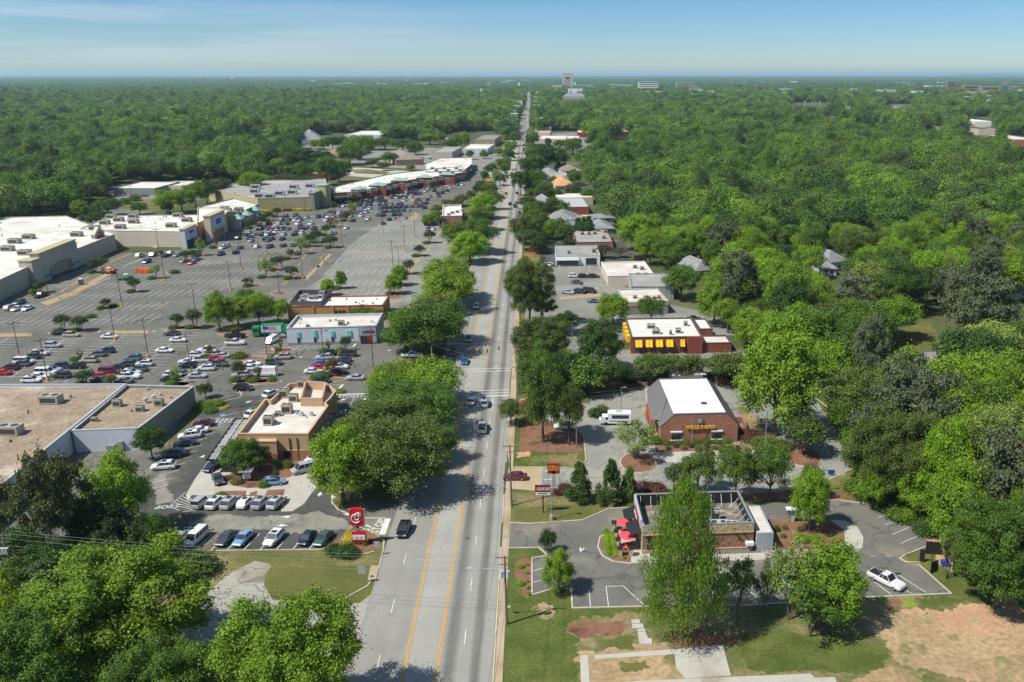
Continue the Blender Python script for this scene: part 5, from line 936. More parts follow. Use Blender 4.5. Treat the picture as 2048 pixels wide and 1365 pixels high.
for (x, w_, yb, c_) in ((1036, 9, 206, 'white'), (1066, 8, 206, 'cream'), (1068, 12, 214, 'white'), (1028, 12, 216, 'beige'), (1068, 9, 198, 'wblock'), (1022, 14, 232, 'gblock'), (1070, 16, 241, 'white'), (1020, 12, 226, 'white'), (1072, 10, 188, 'white'), (1040, 8, 192, 'pbrick')):
    far('small pale shop beside the farthest stretch of road', x, x+w_, yb, yb-3.2, c_, name='store_building', roof='white')
X, Y = G(466, 166); h = hgt(466, 166, 155.5); r = thing('water_tower', 'white bulbous water tower on the left horizon', 'water tower', (X, Y, 0)); MB().tube((X, Y, 0), (X, Y, h-12), 4, 3, 10).build('stem', M['white'], r); MB().ell((X, Y, h-8), (14, 14, 9), 16, 10).build('tank', M['white'], r, True)
X, Y = G(1150, 178); h = hgt(1150, 178, 163); r = thing('church_steeple', 'white church steeple just right of the sandy tower', 'steeple', (X, Y, 0)); MB().box((X, Y, h*.3), (9, 9, h*.6)).build('tower_base', M['white'], r); MB().tube((X, Y, h*.6), (X, Y, h), 5, .3, 8).build('spire', M['white'], r)
X, Y = G(1974, 224); h = hgt(1974, 224, 191); r = thing('cell_tower', 'slim white cell tower rising from the right-hand woods', 'mast', (X, Y, 0)); MB().tube((X, Y, 0), (X, Y, h), 1., .5, 8).build('mast', M['white'], r); mb = MB(); [mb.box((X, Y, h*z), (7, 7, 2)) for z in (.68, .98)]; mb.build('antenna_ring', M['lgrey'], r)
for (x, yb, yt) in ((1609, 214, 201), (1623, 214, 203), (1630, 214, 202), (1639, 214, 200), (1738, 214, 198), (1744, 213, 198), (1837, 216, 199), (1845, 215, 200), (1903, 218, 200)):
    X, Y = G(x, yb); h = hgt(x, yb, yt); r = thing('power_pylon', 'slender grey lattice power pylon above the right-hand woods', 'pylon', (X, Y, 0), 'power pylons above the right-hand woods'); mb = MB()
    for s in (-1, 1): mb.tube((X+s*3, Y, 0), (X+s*.7, Y, h), .35, .2, 4)
    for k in range(8): z = h*k/8; mb.tube((X-3+2.3*k/8, Y, z), (X+3-2.3*(k+1)/8, Y, z+h/8), .2, .2, 4)
    mb.build('lattice', M['grey'], r); mb = MB(); [mb.box((X, Y, h*z), (9, .5, .5)) for z in (.8, .95)]; mb.build('crossarm', M['grey'], r)
# ------------------------------------------------------------------ vehicles
def loft(mb, secs, closed_ends=True):
    n = len(secs[0]); vs = [v for s in secs for v in s]; fs = []
    for k in range(len(secs)-1):
        for i in range(n): j = (i+1) % n; fs.append((k*n+i, k*n+j, (k+1)*n+j, (k+1)*n+i))
    fs += [tuple(range(n))[::-1], tuple(range((len(secs)-1)*n, len(secs)*n))]
    mb.idx(vs, fs)
SPEC = {  # length, width, belt height, hood z, roof z, windscreen base x, roof front x, roof rear x, rear glass base x, tail z
 'sedan': (4.8, 1.85, .92, .9, 1.45, .22, .05, -.2, -.36, .98), 'suv': (4.8, 1.95, 1.05, 1.0, 1.68, .25, .07, -.34, -.455, 1.05), 'hatch': (4.3, 1.8, .95, .92, 1.5, .26, .08, -.3, -.45, .98),
 'pickup': (5.8, 2., 1.15, 1.15, 1.9, .2, .08, -.1, -.15, 1.2), 'van': (5.2, 2., 1.15, 1.1, 2.0, .34, .2, -.46, -.49, 1.2), 'cargo': (5.9, 2.05, 1.25, 1.15, 2.5, .36, .24, -.48, -.495, 1.3), 'jeep': (4.4, 1.85, 1.15, 1.12, 1.82, .16, .1, -.46, -.48, 1.15)}
CARPARTS = {}
def car_parts(kind):
    if kind in CARPARTS: return CARPARTS[kind]
    L, W, bz, hz, rz, xw, xf, xr, xg, tz = SPEC[kind]; w = W/2; parts = {}
    def sec(x, zt, ww, zb=.28): return [(x, -ww*.86, zb), (x, -ww, zb+.22), (x, -ww, zt-.22), (x, -ww*.9, zt), (x, ww*.9, zt), (x, ww, zt-.22), (x, ww, zb+.22), (x, ww*.86, zb)]
    b = MB()
    st = [(-.5, tz*.84, w*.82, .4), (-.485, tz*.95, w*.93, .3), (-.44, tz, w*.98, .26), (xg, max(tz, bz), w, .25), (0, bz, w, .25), (xw, max(hz, bz*.98), w, .25), (.4, hz*.93, w*.97, .26), (.47, hz*.82, w*.9, .3), (.5, hz*.66, w*.78, .38)]
    if kind == 'pickup':
        st = [(-.5, tz*.97, w*.95, .45), (-.49, tz, w*.98, .4), (xg, tz, w, .3), (0, bz, w, .28), (xw, hz, w, .28), (.42, hz*.96, w*.97, .3), (.48, hz*.86, w*.92, .35), (.5, hz*.7, w*.85, .42)]
    loft(b, [sec(L*s[0], s[1], s[2], s[3]) for s in st])
    wr = w*.8
    rp = [(L*xf, -wr, rz-.03), (L*xr, -wr, rz-.03), (L*xr, wr, rz-.03), (L*xf, wr, rz-.03)]; c0, c1 = L*(xf-.03), L*(xr+.03)
    b.idx([*rp, (c0, -wr*.8, rz+.03), (c1, -wr*.8, rz+.03), (c1, wr*.8, rz+.03), (c0, wr*.8, rz+.03)], [(0, 1, 5, 4), (1, 2, 6, 5), (2, 3, 7, 6), (3, 0, 4, 7), (4, 5, 6, 7)])
    wb = w*.9; mid = [(xf+xr)/2-.02] if kind not in ('van', 'cargo', 'suv') else [xf-.17, xf-.36]
    ends = [(xw-.005, xf), (xg+.005, xr)]+[(m_, m_) for m_ in mid]
    for (xb, xt) in ends:
        for s in (-1, 1): b.tube((L*xb, s*wb, bz-.02), (L*xt, s*wr, rz), .05, .045, 4, False)
    if kind == 'pickup':
        pass
    if kind == 'cargo': b.idx([(L*(xf-.1), -wb-.01, bz), (L*xr, -wb-.01, bz), (L*xr, -wr-.01, rz), (L*(xf-.1), -wr-.01, rz), (L*(xf-.1), wb+.01, bz), (L*xr, wb+.01, bz), (L*xr, wr+.01, rz), (L*(xf-.1), wr+.01, rz)], [(0, 1, 2, 3), (4, 5, 6, 7), (1, 5, 6, 2)])
    for s in (-1, 1): b.box((L*(xw-.03), s*(w+.07), bz+.08), (.14, .14, .12))
    parts['body'] = (b, [M['paint']])
    g = MB(); q = .985
    bt = [(L*xw, -wb*q, bz-.03), (L*xg, -wb*q, bz-.03), (L*xg, wb*q, bz-.03), (L*xw, wb*q, bz-.03)]; tp = [(L*xf, -wr*q, rz-.03), (L*xr, -wr*q, rz-.03), (L*xr, wr*q, rz-.03), (L*xf, wr*q, rz-.03)]
    g.idx(bt+tp, [(0, 1, 5, 4), (1, 2, 6, 5), (2, 3, 7, 6), (3, 0, 4, 7)]); parts['window'] = (g, [M['glass']])
    if kind == 'pickup': e = MB(); e.box((L*(-.325), 0, tz+.005), (L*.3, W*.8, .03)); parts['truck_bed'] = (e, [M['black']])
    if kind == 'suv' or kind == 'hatch': e = MB(); e.box((L*(xf-.12), 0, rz+.035), (.9, wr*1.3, .02)); parts['sunroof'] = (e, [M['glass']])
    hl = MB(); [hl.box((L*.478, s*w*.68, hz*.72), (.16, .36, .16)) for s in (-1,)]; parts['headlight'] = (hl, [M['lamp']])
    hl = MB(); hl.box((L*.478, w*.68, hz*.72), (.16, .36, .16)); parts['headlight.'] = (hl, [M['lamp']])
    for s, nm in ((-1, 'taillight'), (1, 'taillight.')): hl = MB(); hl.box((-L*.488, s*w*.74, tz*.78), (.1, .3, .2)); parts[nm] = (hl, [M['tail']])
    gr = MB(); gr.box((L*.494, 0, hz*.55), (.06, W*.45, .2)); parts['grille'] = (gr, [M['black']])
    for i, (x, s) in enumerate(((.31, -1), (.31, 1), (-.3, -1), (-.3, 1))):
        wh = MB(); wh.tube((L*x, s*(w-.22), .34), (L*x, s*(w+.015), .34), .35, .35, 14); wh.m = 1; wh.tube((L*x, s*(w-.1), .34), (L*x, s*(w+.03), .34), .2, .2, 10); parts['wheel'+'.'*i] = (wh, [M['tyre'], M['rim']])
    CARPARTS[kind] = {k: (v[0].mesh(kind+'_'+k.strip('.'), v[1]), k.strip('.')) for k, v in parts.items()}
    return CARPARTS[kind]
SIMPLE = {}
def car_simple(kind):
    if kind in SIMPLE: return SIMPLE[kind]
    L, W, bz, hz, rz, xw, xf, xr, xg, tz = SPEC[kind]; w = W/2; b = MB()
    def sec(x, zt, ww, zb=.25): return [(x, -ww, zb), (x, -ww, zt-.15), (x, -ww*.88, zt), (x, ww*.88, zt), (x, ww, zt-.15), (x, ww, zb)]
    loft(b, [sec(L*s[0], s[1], s[2]) for s in ((-.5, tz*.9, w*.88), (-.46, tz, w*.97), (0, bz, w), (xw, hz, w), (.44, hz*.88, w*.94), (.5, hz*.7, w*.8))])
    wr = w*.8; b.box((L*(xf+xr)/2, 0, rz), (L*(xf-xr), wr*2, .06))
    for (xb, xt) in ((xw, xf), (xg, xr), ((xf+xr)/2, (xf+xr)/2)):
        for s in (-1, 1): b.tube((L*xb, s*w*.9, bz-.02), (L*xt, s*wr, rz), .06, .05, 3, False)
    b.m = 1; wb = w*.88
    b.idx([(L*xw, -wb, bz-.03), (L*xg, -wb, bz-.03), (L*xg, wb, bz-.03), (L*xw, wb, bz-.03), (L*xf, -wr*.98, rz-.03), (L*xr, -wr*.98, rz-.03), (L*xr, wr*.98, rz-.03), (L*xf, wr*.98, rz-.03)], [(0, 1, 5, 4), (1, 2, 6, 5), (2, 3, 7, 6), (3, 0, 4, 7)])
    b.m = 2
    for x in (.31, -.3):
        for s in (-1, 1): b.tube((L*x, s*(w-.2), .33), (L*x, s*(w+.01), .33), .33, .33, 8)
    SIMPLE[kind] = b.mesh('parked_'+kind, [M['paint'], M['glass'], M['tyre']]); return SIMPLE[kind]
CC = {'white': (.78, .78, .77), 'silver': (.42, .44, .46), 'grey': (.14, .15, .16), 'dark grey': (.055, .06, .065), 'black': (.012, .012, .014), 'navy': (.015, .025, .06), 'dark blue': (.02, .04, .09), 'blue': (.03, .12, .4), 'light blue': (.18, .33, .48), 'red': (.55, .015, .02), 'dark red': (.14, .015, .022), 'maroon': (.08, .012, .02),
 'beige': (.45, .4, .3), 'teal': (.08, .17, .19), 'green': (.06, .12, .1), 'orange': (.6, .12, .03), 'brown': (.05, .035, .03), 'pale grey': (.55, .57, .58)}
WORD = {'sedan': 'sedan', 'suv': 'SUV', 'hatch': 'hatchback', 'pickup': 'pickup truck', 'van': 'minivan', 'cargo': 'cargo van', 'jeep': 'boxy off-roader'}
NAME = {'sedan': 'parked_car', 'suv': 'parked_suv', 'hatch': 'parked_hatchback', 'pickup': 'pickup_truck', 'van': 'minivan', 'cargo': 'cargo_van', 'jeep': 'off_road_car'}
NAME['suv'] = 'parked_car'
def car(x, y, kind, col, head, place, group, lod=2, moving=False, world=None):
    "head = heading in degrees from +X, counter-clockwise"
    X, Y = world if world else G(x, y); c = CC[col]; k = R.uniform(.9, 1.1); c = (c[0]*k, c[1]*k, c[2]*k, 1); rz = math.radians(head+R.uniform(-2, 2)); nm = 'car' if moving and kind in ('sedan', 'suv', 'hatch') else NAME[kind]
    lab = '%s %s %s' % (col, WORD[kind], place)
    if lod == 0:
        o = bpy.data.objects.new(nm, car_simple(kind)); COL.objects.link(o); o.location = (X, Y, .02); o.rotation_euler = (0, 0, rz); o.color = c; return tag(o, lab, 'car' if kind not in ('pickup', 'cargo') else kind.replace('cargo', 'van'), group)
    r = thing(nm, lab, {'pickup': 'pickup truck', 'van': 'minivan', 'cargo': 'van'}.get(kind, 'car'), (X, Y, .04), group, rz)
    for k_, (me, pn) in car_parts(kind).items():
        if lod == 1 and pn in ('headlight', 'grille', 'sunroof'): continue
        o = bpy.data.objects.new(pn, me); COL.objects.link(o); o.parent = r; o.color = c
    return r
S, U, P_, V, C_, J_, HB = 'sedan', 'suv', 'pickup', 'van', 'cargo', 'jeep', 'hatch'
r_, l_ = 3, 183
LOT = [(119.5, 670, U, 'black', l_), (143.6, 674, U, 'beige', r_), (106.6, 695, U, 'silver', r_), (80, 711, U, 'white', r_), (64, 718, U, 'dark grey', l_), (49, 728, V, 'white', r_), (42, 733, U, 'grey', l_), (21, 740, U, 'maroon', l_), (4, 750, S, 'red', l_), (64, 765, U, 'white', r_), (80, 757, S, 'white', r_), (92, 750, V, 'white', r_), (105, 744, U, 'silver', r_), (119, 737, U, 'navy', l_), (153, 737, U, 'black', l_), (124, 756, U, 'brown', l_),
 (179, 725, U, 'beige', l_), (196, 713, U, 'grey', l_), (213, 706, U, 'dark blue', l_), (220, 677, S, 'white', r_), (267, 721, U, 'teal', l_), (255, 733, U, 'dark grey', l_), (234, 739, S, 'navy', l_), (220, 748, V, 'dark red', r_), (206, 756, S, 'red', r_), (200, 764, S, 'green', l_), (289, 732, U, 'white', l_), (277, 743, U, 'grey', l_), (263, 750, U, 'white', r_), (259, 758, P_, 'white', r_), (248, 766, S, 'grey', l_),
 (347, 754, U, 'white', r_), (340, 763, U, 'black', l_), (367, 751, S, 'grey', r_), (395, 756, S, 'silver', r_), (344, 671, S, 'dark grey', l_), (357, 684, S, 'white', r_), (330, 705, S, 'white', r_), (471, 676, P_, 'black', r_), (471, 690, P_, 'white', r_), (415, 705, P_, 'white', l_), (395, 715, U, 'white', r_), (399, 725, P_, 'pale grey', l_), (375, 727, S, 'white', l_), (376, 736, U, 'black', l_), (443, 716, S, 'silver', l_), (430, 722, S, 'red', r_), (434, 733, P_, 'grey', l_), (413, 741, U, 'white', l_),
 (504, 732, S, 'white', r_), (503, 740, S, 'white', r_), (484, 754, U, 'silver', l_), (532, 752, C_, 'white', l_), (549, 730, J_, 'dark grey', r_), (566, 718, U, 'beige', l_), (655, 711, U, 'black', l_), (649, 719, U, 'silver', l_), (695, 713, V, 'brown', l_), (686, 724, S, 'navy', l_), (682, 730, S, 'black', l_), (639, 732, S, 'blue', l_), (636, 739, S, 'red', l_), (627, 747, S, 'white', r_), (679, 738, U, 'white', r_), (677, 747, S, 'maroon', r_), (643, 765, S, 'black', r_)]
for (x, y, k, c, h) in LOT: car(x, y, k, c, h, 'parked in the lower part of the large shopping lot', 'cars parked in the lower shopping lot', 2 if y > 700 else 1)
car(544, 686, V, 'white', 262, 'waiting at the end of the turquoise-panelled building', 'cars driving in the shopping lot', moving=True); car(555, 677, U, 'silver', 30, 'parked behind the waiting minivan by the turquoise-panelled building', 'cars parked in the lower shopping lot')
car(487, 781, U, 'black', 3, 'driving along the lane behind the big retail box', 'cars driving in the shopping lot', moving=True); car(711, 760, S, 'silver', 180, 'driving along the lane toward the roadside trees', 'cars driving in the shopping lot', moving=True)
car(824, 715, P_, 'white', 3, 'coming out between the roadside trees', 'cars driving in the shopping lot', moving=True)
for (x, y, k, c, h) in ((543, 792, U, 'white', 65), (508, 832, U, 'white', 68), (408, 852, S, 'maroon', 190), (395, 866, S, 'white', 198), (380, 876, U, 'white', 200), (370, 892, S, 'navy', 196), (347, 914, U, 'dark grey', 198), (328, 938, U, 'white', 194)): car(x, y, k, c, h, 'parked left of the tan restaurant', 'cars parked left of the tan restaurant')
for (x, y, k, c, h, pl) in ((426, 938, S, 'navy', 255, 'queuing under the left drive-through canopy'), (437, 964, S, 'dark grey', 302, 'turning out of the left drive-through canopy'), (549, 969, HB, 'light blue', 12, 'rounding the menu board island'), (610, 944, V, 'silver', 212, 'queuing right of the shrub island'), (631, 922, U, 'white', 240, 'queuing beside the right drive-through canopy')): car(x, y, k, c, h, pl, 'cars in the drive-through queue')
for (x, k, c) in ((404, J_, 'silver'), (432, U, 'white'), (461, U, 'silver'), (492, HB, 'white'), (523, U, 'silver'), (554, U, 'pale grey')): car(x, 1011, k, c, 82, 'in the upper row of the dark restaurant lot', 'cars in the upper row of the dark restaurant lot')
for (x, k, c) in ((360, S, 'silver'), (393, V, 'white'), (453, S, 'dark grey'), (487, S, 'light blue'), (549, U, 'white'), (615, HB, 'navy'), (647, S, 'green')): car(x, 1083, k, c, 261, 'in the lower row of the dark restaurant lot', 'cars in the lower row of the dark restaurant lot')
for (x, y, k, c, h, pl) in ((808, 1066, U, 'black', 267, 'driving toward the camera past the red pylon sign'), (942, 807, S, 'white', 94, 'waiting at the stop line in the turn lane'), (969, 811, U, 'silver', 94, 'waiting at the stop line beside a white sedan'), (965, 861, P_, 'silver', 94, 'approaching the stop line'), (885, 886, U, 'black', 274, 'in tree shadow on the left side of the road'), (1030, 959, S, 'dark red', 180, 'pulling out of the bank entrance'),
 (952, 617, U, 'silver', 274, 'coming along the road beyond the junction'), (938, 683, U, 'silver', 274, 'nearing the junction in the inner lane'), (906, 709, U, 'grey', 274, 'nearing the junction in the shaded outer lane'), (929, 727, S, 'blue', 274, 'stopped at the far side of the junction'), (899, 726, S, 'black', 274, 'stopped in deep shade at the far side of the junction')): car(x, y, k, c, h, pl, 'vehicles driving on the main road', moving=True)
for (x, y, k, c, h, pl) in ((1060, 812, S, 'red', 355, 'parked behind the tall roadside tree'), (1129, 858, U, 'white', 178, 'parked under trees left of the bank'), (1772, 1168, P_, 'white', 308, 'with a cap over its bed at the lower right of the lot'), (1436, 1168, C_, 'white', 315, 'parked behind the tall feathery tree'), (1590, 1178, S, 'pale grey', 318, 'hidden behind the bushy lower right trees'),
 (1148, 555, U, 'white', 8, 'leftmost of three in the small car park'), (1167, 556, U, 'black', 8, 'in the middle of three in the small car park'), (1187, 556, U, 'maroon', 8, 'rightmost of three in the small car park'), (1154, 568, S, 'dark grey', 330, 'alone in the middle of the small car park'), (1136, 588, S, 'silver', 345, 'nearest the road in the small car park'), (1159, 587, U, 'black', 340, 'between a silver sedan and a minivan'), (1179, 586, V, 'black', 335, 'at the right end of the angled trio'), (1188, 606, S, 'grey', 0, 'below the clay strip of the small car park'),
 (1087, 532, S, 'white', 80, 'parked by the office, farther from its wall'), (1101, 532, S, 'white', 80, 'parked right beside the white office'), (1160, 437, U, 'white', 0, 'parked by the long brown brick building'), (1280, 521, V, 'maroon', 5, 'parked at the wood edge behind the office'), (1388, 641, S, 'black', 5, 'parked behind the yellow-awning restaurant')): car(x, y, k, c, h, pl, 'vehicles parked on the right of the road', 2 if y > 600 else 1)
for (x, y, k, c, h) in ((1034, 388, S, 'navy', 94), (1020, 410, U, 'black', 94), (1030, 415, P_, 'maroon', 94), (1032, 408, S, 'grey', 94), (1026, 450, S, 'grey', 94), (1023, 342, S, 'white', 274), (1013, 348, S, 'dark grey', 274), (1014.6, 357, U, 'black', 274), (1009.5, 364, S, 'teal', 274), (1006.6, 373, S, 'red', 274), (1002, 388, U, 'white', 274), (1012, 389, S, 'maroon', 274), (1010, 394, S, 'white', 274), (1007, 398, S, 'black', 274), (1042, 413, S, 'white', 94), (1040, 421, S, 'silver', 94), (1039.5, 428, S, 'navy', 94), (1039, 434, S, 'silver', 94), (1038, 442, S, 'white', 94),
 (1021, 321, U, 'white', 274), (1030, 317, S, 'black', 274), (1039, 318, S, 'silver', 94), (1026, 308, P_, 'navy', 274), (1032, 309, S, 'black', 274), (1047, 303, U, 'black', 94), (1053-5, 299, P_, 'dark blue', 94), (1048, 291, S, 'dark grey', 94), (1029, 300, S, 'grey', 274), (1044, 282, S, 'black', 94), (1036, 277, S, 'navy', 274), (1046, 272, S, 'dark grey', 94), (1041, 268, S, 'white', 274), (995, 398, S, 'white', 274), (999, 378, S, 'silver', 274), (1050, 262, S, 'white', 94), (1052, 246, S, 'navy', 94), (1050, 236, S, 'white', 274), (1053, 222, S, 'black', 94)):
    car(x, y, k, c, h, 'in traffic on the far stretch of the main road', 'traffic on the far stretch of the main road', 0)
UP = [(1020,0,0)]
def crop(lst, ox, oy, sc): return [(ox+a/sc, oy+b_/sc, k, c) for a, b_, k, c in lst]
MIDC = crop([(1130, 285, U, 'navy'), (1290, 285, V, 'black'), (1350, 310, U, 'black'), (1480, 300, S, 'silver'), (1680, 295, U, 'dark grey'), (1800, 280, V, 'dark blue'), (1900, 340, S, 'red'), (1820, 350, P_, 'white'), (1060, 350, U, 'blue'), (1180, 345, S, 'teal'), (1280, 350, U, 'white'), (1370, 350, U, 'grey'), (840, 412, U, 'black'), (1015, 415, U, 'silver'), (1140, 410, S, 'grey'), (1335, 412, V, 'white'), (1555, 410, U, 'white'), (1870, 400, S, 'green'),
 (620, 505, S, 'silver'), (700, 500, U, 'black'), (760, 490, S, 'brown'), (820, 500, U, 'grey'), (895, 505, S, 'red'), (950, 470, U, 'white'), (985, 500, U, 'navy'), (1045, 475, S, 'white'), (1080, 495, S, 'black'), (1165, 500, S, 'grey'), (1375, 478, U, 'dark red'), (1430, 500, S, 'navy'), (1475, 475, S, 'silver'), (1605, 495, U, 'maroon'),
 (500, 560, U, 'white'), (450, 600, S, 'green'), (585, 597, S, 'silver'), (720, 597, U, 'black'), (775, 560, S, 'white'), (810, 595, U, 'white'), (860, 560, S, 'silver'), (890, 595, S, 'navy'), (950, 555, U, 'white'), (1035, 555, U, 'beige'), (1090, 590, U, 'white'), (1305, 565, U, 'dark grey'), (1270, 597, S, 'black'), (1405, 565, U, 'white'),
 (315, 665, U, 'dark blue'), (515, 655, U, 'navy'), (530, 705, S, 'silver'), (785, 670, S, 'black'), (825, 697, S, 'grey'), (885, 670, S, 'dark grey'), (1065, 675, S, 'navy'), (1945, 570, S, 'white'), (1785, 680, S, 'grey'),
 (110, 790, U, 'white'), (45, 825, U, 'white'), (345, 825, S, 'grey'), (605, 780, S, 'dark grey'), (635, 805, U, 'white'), (855, 808, U, 'navy'), (1085, 785, S, 'dark red'), (1255, 780, S, 'green'), (275, 905, S, 'black'), (20, 935, U, 'navy')], 440, 400, 8.533)
MIDC += crop([(1275, 785, U, 'white'), (1340, 840, U, 'navy'), (1400, 780, U, 'grey'), (1445, 760, S, 'navy'), (1510, 785, S, 'black'), (1555, 765, U, 'white'), (1610, 780, S, 'silver'), (1750, 850, S, 'orange'), (1790, 820, S, 'blue'), (1795, 750, S, 'light blue'), (180, 1215, U, 'teal'), (90, 1265, U, 'silver'), (160, 1272, S, 'white'), (255, 1268, S, 'white'), (375, 1150, P_, 'black'), (1675, 835, S, 'silver')], 0, 340, 4.55)
MIDC += crop([(940, 635, U, 'grey'), (985, 632, S, 'white'), (195, 620, S, 'white'), (80, 668, S, 'white'), (730, 530, S, 'silver'), (585, 545, S, 'black'), (628, 535, S, 'silver'), (532, 580, S, 'dark red'), (392, 540, U, 'white'), (255, 555, S, 'navy'), (910, 437, U, 'black'), (1010, 500, S, 'white')], 650, 320, 4.55)
for (x, y, k, c) in MIDC: car(x, y+1.5, k, c, R.choice((86, 88, 266, 268)), 'parked in the open upper part of the shopping lot', 'cars parked in the upper shopping lot', 1 if y > 520 else 0)
# crowded block in front of the arcade
cols = ['white', 'white', 'silver', 'black', 'black', 'navy', 'dark grey', 'grey', 'silver', 'dark red', 'red', 'dark blue', 'beige', 'grey', 'black', 'white', 'teal']
dense = [((652, 436), (815, 431), 1.), ((662, 429), (822, 423), 1.), ((690, 421), (850, 414), .96), ((662, 415), (868, 408), .96), ((668, 408), (880, 400), .94), ((690, 401), (884, 394), .92), ((712, 395), (890, 388), .88), ((745, 388), (900, 383), .75), ((800, 382), (922, 376), .6), ((850, 376), (928, 371), .4)]
nd = 0
for (a, b_, dens) in dense:
    A, B = Vector(G(*a)), Vector(G(*b_)); L = (B-A).length; n = int(L/2.95)
    for i in range(n):
        if R.random() > dens*.82: continue
        p = A.lerp(B, (i+.5)/n); nd += 1
        car(0, 0, R.choice((S, S, U, U, U, V, P_)), R.choice(cols), R.choice((87, 267)), 'packed in the crowded lot before the arcade', 'cars packed in the crowded lot before the arcade', 0, world=(p.x+R.uniform(-.3, .3), p.y+R.uniform(-.6, .6)))
print('dense', nd)
for (x, y, k, c) in ((925, 345, S, 'white'), (955, 347, S, 'silver'), (962, 342, U, 'white'), (970, 338, S, 'red'), (978, 335, U, 'white'), (650, 300, S, 'white'), (668, 301, S, 'grey'), (845, 318, S, 'red'), (855, 316, U, 'white'), (862, 319, S, 'green'), (250, 401, U, 'silver'), (290, 394, S, 'black'), (242, 392, S, 'white'), (234, 393, S, 'beige'), (262, 391, S, 'grey'), (547, 364, S, 'white'), (1065, 437, S, 'navy'), (1113, 374, S, 'white'), (1128, 390, U, 'white')): car(x, y, k, c, 5, 'parked beside the farther shops', 'cars parked beside the farther shops', 0)
# special vehicles -------------------------------------------------
X, Y = G(1234, 848); r = thing('shuttle_bus', 'white shuttle bus with blue swoosh parked before the bank', 'bus', (X, Y, 0), rz=0)
mb = MB(); mb.box((X+.5, Y, 1.75), (5.2, 2.3, 2.4)); mb.box((X-2.6, Y, 1.3), (1.6, 2.1, 1.5)); mb.box((X-3.6, Y, .9), (.9, 1.9, .8)); mb.build('body', M['white'], r); mb = MB(); mb.box((X+.7, Y-1.16, 2.15), (3.8, .05, .8)); mb.box((X-2.2, Y-1.07, 1.75), (.8, .05, .7)); mb.box((X-3.3, Y, 1.6), (.5, 1.8, .7)); mb.build('window', M['glass'], r)
mb = MB(); mb.box((X+.4, Y-1.17, 1.15), (4.6, .05, .12)); mb.box((X+1.4, Y-1.17, .95), (2.6, .05, .14)); mb.build('blue_stripe', M['blue'], r); MB().box((X+.4, Y, 3.05), (1.3, 1., .3)).build('roof_unit', M['lgrey'], r)
for (a_, s) in ((-2.5, -1), (-2.5, 1), (1.9, -1), (1.9, 1)): MB().tube((X+a_, Y+s*.85, .42), (X+a_, Y+s*1.18, .42), .42, .42, 14).build('wheel', M['tyre'], r)
X, Y = G(543, 672); r = thing('garbage_truck', 'green garbage truck with pale side panel beside the turquoise-panelled building', 'truck', (X, Y, 0))
rz = math.radians(8)
def q_(a, b_, c): return (X+a*math.cos(rz)-b_*math.sin(rz), Y+a*math.sin(rz)+b_*math.cos(rz), c)
MB().box(q_(-4.2, 0, 1.8), (2., 2.5, 2.7), rz).build('cab', M['green'], r); mb = MB(); mb.box(q_(-5.22, 0, 2.3), (.06, 2.1, 1.), rz); mb.box(q_(-4.3, -1.27, 2.3), (1.2, .06, .9), rz); mb.build('window', M['glass'], r); mb = MB(); mb.box(q_(.6, 0, 2.4), (6.6, 2.4, 2.6), rz); mb.box(q_(4.4, 0, 2.2), (1.4, 2.4, 2.1), rz); mb.build('hopper_body', M['green'], r)
MB().box(q_(.4, -1.24, 2.5), (5.8, .08, 2.), rz).build('side_panel', M['pale'] if 'pale' in M else M['wblock'], r); MB().box(q_(0, 0, .95), (9.6, 1.9, .35), rz).build('chassis', M['black'], r)
mb = MB(); mb.box(q_(-1.3, -1.3, 2.9), (1.5, .04, .9), rz); mb.build('blue_patch', M['blue'], r); mb = MB(); [mb.box(q_(.6, -1.3, z), (2.6, .04, .14), rz) for z in (3.2, 2.8, 2.4)]; mb.build('red_stripe', M['redcloth'], r)
for a_ in (-3.9, 1.6, 3.1):
    for s in (-1, 1): MB().tube(q_(a_, s*.85, .52), q_(a_, s*1.22, .52), .52, .52, 14).build('wheel', M['tyre'], r)
# lot works: toilet, red skip, loader, tractor
X, Y = G(163, 570); r = thing('portable_toilet', 'grey portable toilet by the buff painted strip', 'toilet', (X, Y, 0)); MB().box((X, Y, 1.1), (1.3, 1.3, 2.2)).build('cabin', M['dgrey'], r); MB().box((X, Y, 2.28), (1.4, 1.4, .16)).build('roof', M['white'], r); MB().box((X+.66, Y, 1.1), (.04, .8, 1.9)).build('door', M['grey'], r)
X, Y = G(286, 546); r = thing('waste_skip', 'orange-red open waste skip standing in empty stalls', 'skip', (X, Y, 0)); mb = MB(); [mb.box((X+a_, Y+b_, .9), c_) for a_, b_, c_ in ((0, -1.2, (5.4, .12, 1.5)), (0, 1.2, (5.4, .12, 1.5)), (-2.7, 0, (.12, 2.4, 1.5)), (2.7, 0, (.12, 2.4, 1.5)), (0, 0, (5.4, 2.4, .3)))]; mb.build('body', M['orange'], r); mb = MB(); [mb.box((X+k, Y-1.3, .9), (.12, .1, 1.5)) for k in (-2, -1, 0, 1, 2)]; mb.build('rib', M['dred'], r)
